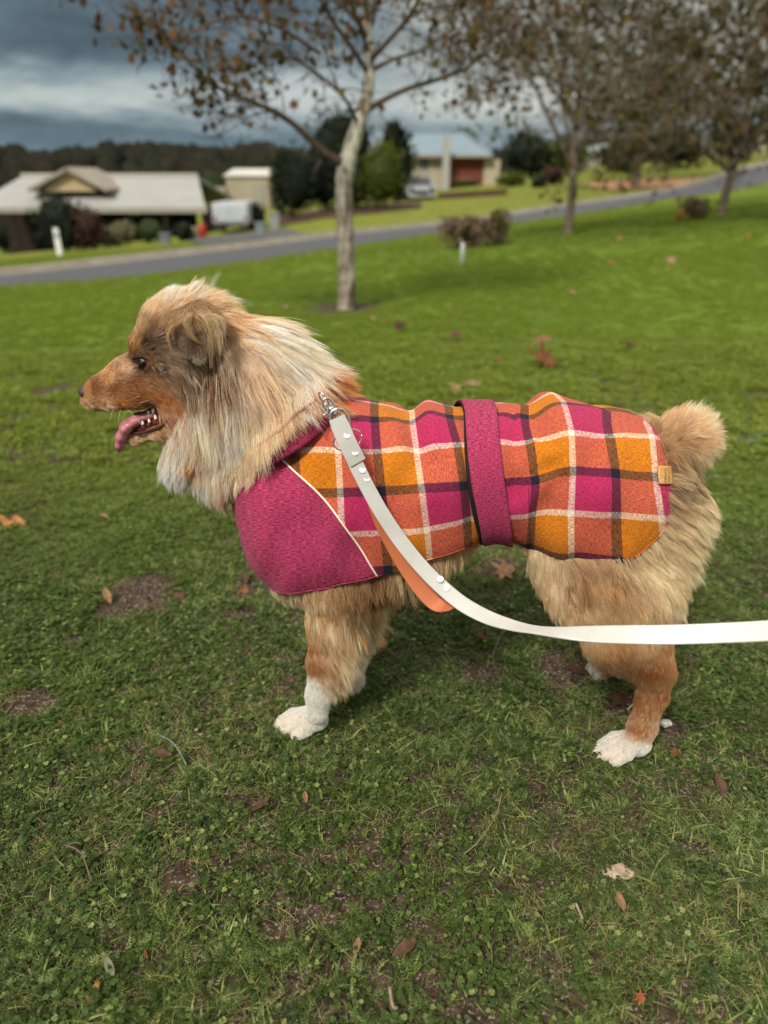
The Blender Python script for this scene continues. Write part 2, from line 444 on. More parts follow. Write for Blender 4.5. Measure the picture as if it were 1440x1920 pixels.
# trunk stations: photo x, top y, bottom y, half width (m)
ST = [(425,905,1000,.050),(450,868,1085,.090),(480,845,1115,.110),(530,812,1140,.122),(580,780,1148,.127),(640,762,1150,.130),(700,768,1130,.130),(755,779,1112,.128),
      (775,785,1106,.127),(800,774,1098,.127),(860,772,1060,.120),(900,773,1030,.112),(940,772,1022,.108),(985,766,1034,.112),(1030,758,1060,.120),(1070,763,1075,.126),(1110,770,1085,.130),(1160,780,1090,.132),
      (1210,797,1080,.126),(1250,836,1055,.098),(1280,884,1010,.075),(1305,920,970,.04)]
sx = np.array([P(a, (b+c)/2, YM-.06).x for a, b, c, d in ST])
szt = np.array([P(a, b+(8 if 640 < a < 1200 else 2), YM-.035).z for a, b, c, d in ST])
szb = np.array([P(a, c, YM-.06).z for a, b, c, d in ST])
sw = np.array([d for a, b, c, d in ST])
def _sm(x, xp, fp):
    # smoothed piecewise-linear lookup
    h = .008
    return (np.interp(x-h, xp, fp)+2*np.interp(x, xp, fp)+np.interp(x+h, xp, fp))/4
NE = 2.35
# breast line: x of the front edge by height
FR = [(905,430),(960,438),(1030,452),(1075,468),(1105,490),(1140,530)]
fz = np.array([P(b, a, YM).z for a, b in FR])[::-1]; fxx = np.array([P(b, a, YM).x for a, b in FR])[::-1]
def trunk_par(X, Z):
    zt = _sm(X, sx, szt); zb = _sm(X, sx, szb); wd = _sm(X, sx, sw)
    zc = zt*.5+zb*.5; hh = (zt-zb)*.5
    xf = np.interp(Z, fz, fxx); q = np.clip((xf+.095-X)/.095, 0, .9995); ff = (1-q**2.2)**(1/2.2)
    # hindquarters: tuck towards the belly
    return zt, zb, zc, hh, wd*ff
def surf(X, a, off=0.0, side=-1, fold=0.0):
    """point on the coat surface: X along the dog, a from the spine (0) down the side (pi = belly)"""
    X = np.asarray(X, float); a = np.asarray(a, float)
    zt = _sm(X, sx, szt); zb = _sm(X, sx, szb); zc = zt*.5+zb*.5; hh = (zt-zb)*.5
    ca = np.cos(a); Z = zc+(hh+off)*np.sign(ca)*np.abs(ca)**(2/NE)
    zt, zb, zc, hh, wd = trunk_par(X, Z)
    h = (wd+off)*np.abs(np.sin(a))**(2/NE)
    return np.stack([X+0*Z, YM+side*h, Z], -1)
def px2xa(px, py, far=False):
    Y = YM-.10
    for _ in range(60):
        p = P(px, py, Y); zt, zb, zc, hh, wd = trunk_par(p.x, p.z)
        c = float((p.z-zc)/hh); c = max(-1, min(1, c)); a = math.acos(math.copysign(abs(c)**(NE/2), c))
        h = float(wd)*math.sin(a)**(2/NE); Y = .6*Y+.4*(YM-h)
    return float(p.x), a
# ---- implicit primitives: tapered capsules with a squash in Y
def prim(chain, sy=1.0, k=.02):
    """chain of (px, py, Y, r_px)"""
    out = []
    for (a, b) in zip(chain[:-1], chain[1:]):
        pa, pb = P(a[0], a[1], a[2]), P(b[0], b[1], b[2])
        out.append((np.array(pa), np.array(pb), a[3]*pxm(a[2], a[1]), b[3]*pxm(b[2], b[1]), sy, k))
    return out
def d_prim(p, pr):
    a, b, ra, rb, sy, k = pr
    q = p.copy() if sy == 1 else p*np.array([1, 1/sy, 1])
    A = a*np.array([1, 1/sy, 1]); B = b*np.array([1, 1/sy, 1]); ab = B-A; L2 = (ab**2).sum()+1e-12
    t = np.clip(((q-A)@ab)/L2, 0, 1)
    return (np.linalg.norm(q-A-t[..., None]*ab, axis=-1)-(ra+(rb-ra)*t))*min(1, (1+sy)/2)
def smin(a, b, k):
    h = np.clip(.5+.5*(b-a)/k, 0, 1); return b*(1-h)+a*h-k*h*(1-h)
def d_trunk(p, inset=.014):
    X, Y, Z = p[..., 0], p[..., 1]-YM, p[..., 2]
    zt, zb, zc, hh, wd = trunk_par(X, Z); hh = np.maximum(hh-inset, .012); wd = np.maximum(wd-inset, .004)
    rho = ((np.abs(Y)/wd)**NE+(np.abs(Z-zc)/hh)**NE)**(1/NE)
    d = (rho-1)*np.minimum(wd, hh)
    d = np.minimum(d, .3)
    ends = np.maximum(sx[0]+.008-X, X-(sx[-1]-.006))
    return np.maximum(d, ends)
YN, YF = YM-.085, YM+.085           # near and far legs
BODY = []
BODY += prim([(400,655,YM,66),(450,735,YM,88),(530,850,YM,112)], .82, .03)          # neck
BODY += prim([(385,760,YM,58),(440,865,YM,74)], .8, .03)+prim([(480,690,YM,78),(565,752,YM,58)], .8, .03)+prim([(358,740,YM,42),(350,835,YM,36)], .9, .03)                             # throat
BODY += prim([(318,622,YM,54),(365,628,YM,64)], .98, .02)                            # cranium
BODY += prim([(272,648,YM,26),(318,640,YM,50)], 1.15, .015)                          # brow
BODY += prim([(262,655,YM-.022,13),(285,640,YM-.024,17)], 1, .012)+prim([(262,655,YM+.022,13),(285,640,YM+.024,17)], 1, .012)
BODY += prim([(340,690,YM-.012,62),(325,722,YM-.01,46)], .95, .02)+prim([(340,690,YM+.012,62),(325,722,YM+.01,46)], .95, .02)
BODY += prim([(298,700,YM,46),(246,711,YM,37),(188,735,YM,28)], .86, .016)           # muzzle
BODY += prim([(180,740,YM,25),(172,748,YM,18)], 1.0, .01)
BODY += prim([(203,750,YM-.013,17),(250,739,YM-.02,20),(298,724,YM-.026,19)], .9, .012)+prim([(203,750,YM+.013,17),(250,739,YM+.02,20),(298,724,YM+.026,19)], .9, .012)  # lips
BODY += prim([(340,775,YM,25),(300,804,YM,13),(256,817,YM,10),(238,816,YM,8.5)], 1.75, .012)  # lower jaw
FT = [(554,1382,-.023,9),(534,1372,-.008,9.6),(524,1362,.007,9.6),(528,1352,.022,9)]; HT = [(1154,1428,-.023,9),(1134,1418,-.008,9.6),(1126,1407,.007,9.6),(1130,1396,.022,9)]
def leg_front(Y, dx=0, dy=0):
    q = lambda x, y, yy, r: (x+dx, y+dy, yy, r)
    s = -1 if Y < YM else 1
    L = prim([q(600,960,Y,60),(q(628,1075,Y,50))], .7, .03)+prim([q(628,1075,Y,42),q(614,1160,Y,29),q(602,1240,Y,21)], .85, .02)
    L += prim([q(602,1240,Y,21),q(597,1300,Y,18.5),q(594,1335,Y,20)], .9, .012)
    for k, (ex, ey, dY, r) in enumerate(FT):
        L += prim([q(588,1340,Y+.018+dY*.5,17),q(ex+22,ey-13,Y+.018+dY*.9,9.8),q(ex,ey,Y+.018+dY,r)], .95, .0016)
    L += prim([q(594,1348,Y+.014,19),q(578,1360,Y+.018,12)], 1.1, .008)
    return L
def leg_hind(Y, dx=0, dy=0):
    q = lambda x, y, yy, r: (x+dx, y+dy, yy, r)
    L = prim([q(1165,930,Y+(.050 if Y < YM else -.050),112),q(1120,1060,Y+(.03 if Y < YM else -.03),86),q(1108,1112,Y+.012,56)], .55, .03)
    L += prim([q(1054,1050,Y+.035,46),q(1082,1108,Y+.015,40)], .6, .03)
    L += prim([q(1235,975,Y+.045,74),q(1190,1120,Y+.02,70)], .55, .03)
    L += prim([q(1124,1120,Y,55),q(1160,1195,Y,50),q(1222,1262,Y,27)], .65, .025)
    L += prim([q(1200,1120,Y,58),q(1232,1262,Y,22)], .6, .025)
    L += prim([q(1232,1262,Y,24),q(1224,1300,Y,23),q(1205,1362,Y,22),q(1196,1390,Y,22)], .8, .012)
    for k, (ex, ey, dY, r) in enumerate(HT):
        L += prim([q(1190,1386,Y+.002+dY*.5,17),q(ex+22,ey-13,Y+.002+dY*.9,9.8),q(ex,ey,Y+.002+dY,r)], .95, .0016)
    L += prim([q(1196,1394,Y,19),q(1180,1406,Y,12)], 1.1, .008)
    return L
BODY += leg_front(YN+.012); 
BODY += leg_hind(YN-.028)
# far legs stand further away, so the same shapes are placed by their own sight lines
def leg_far(L, dx): return [(np.array([a[0]+dx, 2*YM-a[1], a[2]]), np.array([b[0]+dx, 2*YM-b[1], b[2]]), ra, rb, sy, k) for a, b, ra, rb, sy, k in L]
DXF = P(636,1276,2*YM-(YN+.012)).x-P(565,1385,YN+.012).x; BODY += leg_far(leg_front(YN+.012), DXF)
DXH = P(1144,1262,2*YM-(YN-.028)).x-P(1170,1430,YN-.028).x; BODY += leg_far(leg_hind(YN-.028), DXH)
BODY += prim([(1215,850,YM,38),(1256,834,YM,32),(1290,822,YM,40)], 1, .02)            # tail
def to_px(p):
    x = p[:, 0]; y = YM-np.abs(p[:, 1]-YM); z = p[:, 2]-CAMH
    dep = y*CP-z*SP; return np.stack([720+FPX*x/dep, 960-FPX*(y*SP+z*CP)/dep], 1)
# coat outline in photo pixels (used to leave the skin bare of long fur under the cloth)
HEM = [(428,905),(440,975),(455,1035),(468,1075),(486,1096),(520,1108),(560,1108),(605,1102),(655,1090),(708,1077),(760,1063),(800,1050),(850,1034),(903,1019),(960,1019),(1000,1037),(1050,1056),(1100,1063),(1150,1058),(1200,1034),(1238,1000),(1260,955),(1264,920)]
REAR = [(1264,920),(1255,875),(1240,835),(1218,800)]
COLLAR_LOW = [(428,905),(470,884),(527,860),(575,828),(612,792),(632,768)]
def inside_poly(q, poly):
    x, y = q[:, 0], q[:, 1]; c = np.zeros(len(q), bool); n_ = len(poly)
    for i in range(n_):
        x0, y0 = poly[i]; x1, y1 = poly[(i+1) % n_]
        m = (y0 > y) != (y1 > y); c ^= m & (x < (x1-x0)*(y-y0)/((y1-y0) if y1 != y0 else 1e-9)+x0)
    return c
COAT_POLY = HEM+REAR[1:]+[(1180,740),(1000,720),(632,730)]+COLLAR_LOW[::-1][1:]
def edge_dist(q, line):
    best = np.full(len(q), 1e9)
    for a, b in zip(line[:-1], line[1:]):
        a = np.array(a, float); b = np.array(b, float); ab = b-a; t = np.clip(((q-a)@ab)/(ab@ab), 0, 1); best = np.minimum(best, np.linalg.norm(q-a-t[:, None]*ab, axis=1))
    return best

Z0 = min(min(p[0][2]-p[2], p[1][2]-p[3]) for p in BODY)
print('dog lowest', Z0)
def d_body(p):
    d = d_trunk(p)
    flat = p.reshape(-1, 3); d = d.reshape(-1).copy()
    for pr in BODY:
        lo = np.minimum(pr[0], pr[1])-max(pr[2], pr[3])*max(1, pr[4])-.06; hi = np.maximum(pr[0], pr[1])+max(pr[2], pr[3])*max(1, pr[4])+.06
        m = np.all((flat > lo) & (flat < hi), axis=1)
        if m.any(): d[m] = smin(d[m], d_prim(flat[m], pr), pr[5])
    m = (d > -.03) & (d < .06)
    pm = flat[m]
    if len(pm):
        q = to_px(pm); ins = inside_poly(q, COAT_POLY); ed = np.minimum(edge_dist(q, HEM), edge_dist(q, REAR))
        # nothing of the dog stands through the cloth; it swells out again below the hem
        lim = d_trunk(pm, .010)-.022*(1-ss(0, 24, edge_dist(q, HEM))); dm = d[m]; dm[ins] = np.maximum(dm[ins], lim[ins]); d[m] = dm
    return d.reshape(p.shape[:-1])
def d_prims(prs):
    def f(p):
        d = np.full(p.shape[:-1], 1.0)
        for pr in prs: d = smin(d, d_prim(p, pr), pr[5])
        return d
    return f
class Field:
    def __init__(s, fn, lo, hi, res, fine=None):
        s.res = res; g = []
        for i in range(3):
            r = res if fine is None or i != 1 else res*.7; a = [lo[i]]
            while a[-1] < hi[i]:
                inf = fine is not None and any(u <= a[-1] < v for u, v in fine[i]); a.append(a[-1]+(res*.45 if inf else r))
            g.append(np.array(a))
        s.g = g; n = np.array([len(a) for a in g]); s.n = n
        out = np.empty(n, np.float32)
        for i in range(n[0]):
            Yg, Zg = np.meshgrid(g[1], g[2], indexing='ij'); p = np.stack([np.full_like(Yg, g[0][i]), Yg, Zg], -1); out[i] = fn(p)
        s.d = out
    def at(s, p):
        q = np.stack([np.interp(p[:, k], s.g[k], np.arange(s.n[k])) for k in range(3)], 1); q = np.clip(q, 0, np.array(s.n)-1.001); i = q.astype(int); f = q-i
        r = 0
        for dx in (0, 1):
            for dy in (0, 1):
                for dz in (0, 1):
                    wgt = (f[:, 0] if dx else 1-f[:, 0])*(f[:, 1] if dy else 1-f[:, 1])*(f[:, 2] if dz else 1-f[:, 2])
                    r = r+wgt*s.d[i[:, 0]+dx, i[:, 1]+dy, i[:, 2]+dz]
        return r
    def grad(s, p):
        h = s.res*.8; g = np.stack([s.at(p+np.eye(3)[k]*h)-s.at(p-np.eye(3)[k]*h) for k in range(3)], 1)
        return g/(np.linalg.norm(g, axis=1, keepdims=True)+1e-9)
def surface_net(F):
    d = F.d; s = d < 0; nx, ny, nz = d.shape
    c = np.zeros((nx-1, ny-1, nz-1), int)
    for dx in (0, 1):
        for dy in (0, 1):
            for dz in (0, 1): c += s[dx:nx-1+dx, dy:ny-1+dy, dz:nz-1+dz]
    act = (c > 0) & (c < 8); ii = np.argwhere(act); vid = -np.ones(act.shape, int); vid[act] = np.arange(len(ii))
    acc = np.zeros((len(ii), 3)); cnt = np.zeros(len(ii))
    corners = [(a, b, c_) for a in (0, 1) for b in (0, 1) for c_ in (0, 1)]
    for a in range(8):
        for b in range(a+1, 8):
            A, B = np.array(corners[a]), np.array(corners[b])
            if abs(A-B).sum() != 1: continue
            da = d[ii[:, 0]+A[0], ii[:, 1]+A[1], ii[:, 2]+A[2]]; db = d[ii[:, 0]+B[0], ii[:, 1]+B[1], ii[:, 2]+B[2]]
            m = (da < 0) != (db < 0); t = da[m]/(da[m]-db[m]); acc[m] += A+t[:, None]*(B-A); cnt[m] += 1
    I = ii+acc/cnt[:, None]; V = np.stack([np.interp(I[:, k], np.arange(F.n[k]), F.g[k]) for k in range(3)], 1)
    faces = []
    for ax in range(3):
        sh = [nx, ny, nz]; sl0 = [slice(1, -1)]*3; sl1 = [slice(1, -1)]*3
        sl0[ax] = slice(0, sh[ax]-1); sl1[ax] = slice(1, sh[ax])
        A = s[tuple(sl0)]; B = s[tuple(sl1)]
        for flip in (False, True):
            e = np.argwhere((A & ~B) if not flip else (~A & B))
            off = np.ones(3, int); off[ax] = 0; e = e+off
            u, v = [(1, 2), (2, 0), (0, 1)][ax]; du = np.zeros(3, int); dv = np.zeros(3, int); du[u] = 1; dv[v] = 1
            q = [e-du-dv, e-dv, e, e-du]
            f = np.stack([vid[tuple(x.T)] for x in q], 1)
            faces.append(f[:, ::-1] if flip else f)
    return V, np.concatenate(faces)
def field_mesh(F, iters=1):
    V, Fc = surface_net(F)
    for _ in range(2):
        g = F.grad(V); V = V-g*np.clip(F.at(V), -.004, .004)[:, None]
    return V, Fc
_fx = [(P(515,1370,YN).x, P(600,1370,YN).x+.03), (P(1115,1410,YN).x, P(1195,1410,YN).x+.03)]
FB = Field(d_body, (sx[0]-.30, YM-.22, -.03), (sx[-1]+.12, YM+.22, .80), .0050, fine=[_fx, [], [(-.02, .055)]])
bodyV, bodyF = field_mesh(FB)
print('body verts', len(bodyV))

# ---------------------------------------------------------------- groom: photo-side guides
C = dict(white=(255,252,244), cream=(253,232,198), pcream=(246,216,180), tan=(214,174,126), rust=(180,118,70), orange=(216,146,84), brown=(146,104,70), dark=(78,58,46), grey=(206,182,154), greyb=(140,112,90), olive=(220,200,160), lorange=(232,168,100))
# px, py, dir x, dir y (down +), length cm, lift, colour A, colour B (streaks)
G = [
 (176,726,1,-.25,.35,.10,'rust','brown'),(205,708,1,-.3,.4,.12,'pcream','lorange'),(240,690,1,-.5,.5,.12,'cream','pcream'),(215,728,1,-.02,.6,.10,'rust','brown'),(250,716,1,0,.7,.1,'rust','brown'),
 (185,756,1,.15,.5,.1,'rust','tan'),(225,755,1,.15,.7,.12,'rust','orange'),(262,742,1,.2,.9,.12,'rust','brown'),(205,768,.8,.5,.6,.2,'tan','cream'),(290,740,1,.4,1.1,.12,'rust','orange'),(175,765,.5,.7,.5,.2,'tan','cream'),
 (252,646,.7,-.9,1.1,.2,'tan','rust'),(262,622,.7,-1,1.4,.3,'tan','cream'),(285,592,.5,-1,1.8,.5,'cream','pcream'),(275,668,1,.2,.6,.1,'brown','dark'),(250,675,.9,-.2,.5,.1,'rust','brown'),
 (285,655,1,-.2,1.4,.15,'greyb','dark'),(275,640,1,-.5,1.4,.15,'dark','greyb'),(290,612,.9,-.5,1.6,.2,'brown','tan'),(262,690,1,.1,.7,.1,'dark','brown'),(318,655,.8,.5,2,.2,'dark','grey'),(395,665,.15,1,6,.3,'dark','brown'),(372,700,.1,1,6,.25,'dark','cream'),(356,712,.2,1,6,.25,'pcream','dark'),(278,686,1,.3,.8,.1,'dark','brown'),(320,640,.8,.5,2,.2,'dark','brown'),(300,630,1,-.35,1.7,.2,'dark','grey'),(310,660,1,.25,1.8,.15,'grey','dark'),(300,690,1,.25,1.3,.12,'dark','grey'),(325,700,.8,.6,1.8,.12,'greyb','brown'),(290,705,1,.3,1.1,.12,'brown','tan'),
 (310,745,.9,.6,1.2,.15,'rust','orange'),(325,780,.5,.9,1.2,.2,'rust','brown'),(335,745,.3,1,2.2,.2,'orange','rust'),(300,800,.9,.4,.7,.15,'tan','brown'),(262,816,.9,.3,.5,.15,'pcream','tan'),
 (310,575,.4,-1,2.5,1.1,'white','pcream'),(350,562,.5,-1,3.2,1.4,'cream','white'),(395,566,.8,-.6,3.2,1.1,'pcream','cream'),(340,590,.7,-.5,2.6,.8,'pcream','tan'),(430,590,1,-.1,4.0,.45,'tan','pcream'),
 (330,640,.7,.7,2.2,.2,'dark','greyb'),(345,680,.3,1,4.5,.2,'dark','cream'),(345,715,.25,1,6,.2,'cream','dark'),(352,755,.1,1,8,.22,'white','cream'),(360,735,.1,1,8,.22,'cream','white'),
 (385,690,.1,1,6,.3,'dark','pcream'),(405,640,.35,1,6,.35,'brown','cream'),(410,700,.15,1,7,.3,'brown','cream'),(420,600,.9,.6,5,.4,'pcream','tan'),
 (380,780,-.05,1,8,.3,'white','cream'),(340,780,-.3,1,7,.4,'white','cream'),(338,815,-.35,1,6.5,.45,'white','cream'),(330,850,-.4,1,5.5,.5,'white','white'),(365,850,-.4,1,4.5,.35,'white','lorange'),(405,860,-.3,1,2.4,.35,'white','cream'),
 (430,740,.12,1,8,.3,'white','grey'),(440,810,-.05,1,5,.3,'white','grey'),(445,865,-.1,1,1.8,.3,'cream','grey'),(480,760,.1,1,9,.3,'cream','grey'),(490,830,.02,1,2.0,.3,'pcream','tan'),(470,680,.45,1,9,.35,'pcream','white'),
 (470,620,1,.45,7,.4,'pcream','white'),(510,660,.9,.7,8,.4,'white','cream'),(540,700,.75,.8,8,.4,'white','pcream'),(530,640,1,.35,8,.45,'cream','white'),(560,680,1,.35,8,.45,'white','pcream'),(575,690,1,-.12,8,.45,'lorange','orange'),(590,705,1,-.02,6.5,.5,'orange','lorange'),(595,690,1,-.15,7.5,.5,'orange','lorange'),
 (540,775,.3,1,2.6,.3,'pcream','tan'),(572,742,.5,.8,1.6,.3,'tan','brown'),(555,790,.3,1,1.4,.3,'tan','pcream'),(590,725,.8,.6,2.5,.35,'tan','brown'),(610,720,1,.1,5.5,.5,'orange','tan'),(520,825,.1,1,1.5,.3,'tan','cream'),
 (500,1105,.05,1,3.5,.3,'cream','olive'),(540,1120,.08,1,3.5,.3,'cream','tan'),(600,1110,.15,1,4,.3,'tan','cream'),(650,1100,.15,1,5,.3,'tan','brown'),(700,1090,.15,1,6,.3,'brown','tan'),(750,1080,.15,1,6.5,.3,'brown','olive'),  # brown guides below the hem: brown fur with the hem's shade put in
 (800,1065,.15,1,6,.3,'tan','olive'),(850,1050,.1,1,6,.3,'olive','cream'),(890,1030,.05,1,4.5,.3,'olive','tan'),(930,1015,0,1,2,.3,'olive','tan'),
 (575,1160,.06,1,2.2,.15,'tan','cream'),(582,1210,.06,1,1.2,.12,'tan','rust'),(592,1248,.08,1,.9,.12,'rust','tan'),(584,1282,0,1,.6,.12,'white','white'),(622,1150,.12,1,4,.2,'tan','cream'),(660,1150,.5,1,9,.35,'cream','tan'),(645,1200,.65,1,8,.4,'cream','tan'),(630,1240,.7,.8,6.5,.4,'cream','tan'),(640,1220,.65,.9,7.5,.4,'cream','pcream'),
 (615,1275,.6,.7,3.2,.35,'tan','cream'),(590,1300,-.05,1,.7,.12,'white','white'),(560,1350,-.8,.5,.12,.06,'white','white'),(536,1374,-.8,.5,.08,.06,'white','white'),(556,1384,-.8,.5,.08,.06,'white','white'),(524,1358,-.8,.5,.08,.06,'white','white'),(575,1330,-.4,.8,.22,.08,'white','white'),(600,1345,-.2,1,.4,.08,'white','white'),
 (990,1045,.3,1,3.5,.3,'olive','cream'),(1030,1085,.3,1,3.5,.25,'cream','tan'),(1090,1085,.3,1,4,.25,'brown','tan'),(1150,1085,.35,1,4,.3,'tan','brown'),(1060,1140,.45,1,3.2,.25,'tan','cream'),(1120,1150,.25,1,3.5,.25,'olive','tan'),
 (1210,1060,.7,.7,4.5,.3,'cream','olive'),(1250,1010,.8,.7,5,.35,'olive','cream'),(1285,960,.9,.6,5,.4,'cream','olive'),(1275,905,.9,.5,4,.4,'olive','greyb'),(1290,1040,.75,.8,5,.4,'cream','olive'),(1250,1100,.55,1,4.5,.35,'cream','olive'),(1200,1140,.35,1,3.5,.25,'tan','olive'),
 (1150,1200,.6,.9,2.2,.2,'tan','rust'),(1220,1180,.35,1,3,.25,'tan','olive'),(1250,1210,.2,1,1.8,.2,'tan','rust'),(1225,1250,.1,1,1.1,.12,'rust','tan'),(1215,1320,-.15,1,.9,.12,'rust','tan'),(1240,1300,0,1,1.3,.2,'tan','rust'),(1200,1372,-.3,1,.8,.12,'rust','tan'),
 (1165,1402,-.8,.5,.12,.06,'white','white'),(1136,1420,-.8,.5,.08,.06,'white','white'),(1156,1430,-.8,.5,.08,.06,'white','white'),(1126,1402,-.8,.5,.08,.06,'white','white'),(1200,1405,-.2,1,.4,.08,'white','white'),
 (1240,838,.6,-.8,2.0,.9,'tan','greyb'),(1262,802,.1,-1,2.4,1.4,'pcream','tan'),(1296,785,.1,-1,2.4,1.6,'cream','pcream'),(1322,796,.6,-.6,2.2,1.6,'cream','pcream'),(1332,822,1,.25,2.4,1.6,'cream','pcream'),(1322,850,.7,.9,2.8,1.5,'cream','tan'),(1290,862,.3,1,2.6,1.3,'olive','tan'),(1255,865,.4,1,2.2,1.0,'greyb','tan'),(1230,860,.8,.6,2.4,.3,'brown','tan'),(1300,815,.8,.2,3.0,.9,'pcream','tan'),
]
gp = np.array([g[:2] for g in G], float); gd = np.array([g[2:4] for g in G], float); gd /= np.linalg.norm(gd, axis=1, keepdims=True)
gl = np.array([g[4] for g in G])/100; gli = np.array([g[5] for g in G])
gcA = np.array([lin(C[g[6]]) for g in G]); gcB = np.array([lin(C[g[7]]) for g in G])
def groom(p, power=3.2):
    q = to_px(p); out = []
    D = np.empty((len(q), 2)); L = np.empty(len(q)); LI = np.empty(len(q)); CA = np.empty((len(q), 3)); CB = np.empty((len(q), 3))
    for i in range(0, len(q), 20000):
        d2 = ((q[i:i+20000, None]-gp[None])**2).sum(-1)+30; W = d2**(-power/2); W /= W.sum(1, keepdims=True)
        D[i:i+20000] = W@gd; L[i:i+20000] = W@gl; LI[i:i+20000] = W@gli; CA[i:i+20000] = W@gcA; CB[i:i+20000] = W@gcB
    D /= np.linalg.norm(D, axis=1, keepdims=True)+1e-9
    return q, D, L, LI, CA, CB

# ---------------------------------------------------------------- skin
def mat_skin():
    m, n = material('dog_skin'); n.out(n.bsdf(n.mix(1, n.attr('col'), (.55, .5, .45), 'MULTIPLY'), .8, spec=.2)); return m
dog = empty('dog', (0.12, YM, 0), label='fluffy tan and cream dog in a plaid coat standing on the lawn, tongue out', cat='dog')
body = mesh_obj('body', bodyV, bodyF, mat_skin(), dog)
q_, _, _, _, ca_, cb_ = groom(bodyV)
sk = ca_*.6+cb_*.4
mouth = np.exp(-(((q_[:, 0]-292)/34)**2+((q_[:, 1]-786+ (q_[:,0]-292)*.32)/13)**2)**1.5)*(bodyV[:, 2] > .45)
sk = sk*(1-mouth[:, None])+np.array(lin((120, 52, 56)))*mouth[:, None]
vcol(body, sk)

# ---------------------------------------------------------------- hair machinery
def mat_fur():
    m, n = material('fur')
    c = n.attr('col'); s1 = n.bsdf(c, .55, spec=.22)
    tr = n.new('ShaderNodeBsdfTranslucent'); n.put(tr.inputs[0], c); mx = n.new('ShaderNodeMixShader'); mx.inputs[0].default_value = .38
    n.t.links.new(s1, mx.inputs[1]); n.t.links.new(tr.outputs[0], mx.inputs[2]); n.out(mx.outputs[0]); return m
M_fur = mat_fur()
def sample_tris(V, F4, N_, wfun=None, seed=1):
    r = np.random.default_rng(seed); T = np.concatenate([F4[:, [0, 1, 2]], F4[:, [0, 2, 3]]])
    A, B, Cc = V[T[:, 0]], V[T[:, 1]], V[T[:, 2]]; cr = np.cross(B-A, Cc-A); ar = np.linalg.norm(cr, axis=1)/2
    wt = ar.copy()
    if wfun is not None: wt = wt*wfun((A+B+Cc)/3)
    t = r.choice(len(T), N_, p=wt/wt.sum()); u = r.random(N_); v = r.random(N_); s = u+v > 1; u[s] = 1-u[s]; v[s] = 1-v[s]
    return A[t]+u[:, None]*(B[t]-A[t])+v[:, None]*(Cc[t]-A[t])
def curves_obj(name, pts, rad, cols, mat, parent):
    """pts (N, K, 3), rad (N, K), cols (N, K, 3)"""
    Nn, K = pts.shape[:2]
    cu = bpy.data.hair_curves.new(name); cu.add_curves([K]*Nn)
    cu.attributes['position'].data.foreach_set('vector', pts.astype(np.float32).ravel())
    ra = cu.attributes.get('radius') or cu.attributes.new('radius', 'FLOAT', 'POINT'); ra.data.foreach_set('value', rad.astype(np.float32).ravel())
    c4 = np.ones((Nn, K, 4), np.float32); c4[..., :3] = cols
    a_ = cu.attributes.new('col', 'FLOAT_COLOR', 'POINT'); a_.data.foreach_set('color', c4.ravel())
    cu.materials.append(mat)
    o = bpy.data.objects.new(name, cu); COL.objects.link(o); child_of(o, parent); return o
def noise3(p, scale, seed=0):
    # cheap smooth pseudo-noise
    r = np.random.default_rng(seed); out = 0
    for k in range(5):
        v = r.normal(0, 1, 3); v /= np.linalg.norm(v); out = out+np.sin(p@v*scale*(1+.6*k)+r.uniform(0, 6.28)+1.3*np.sin(p@np.roll(v, 1)*scale*.7+k))/(1+.4*k)
    return out/2.6
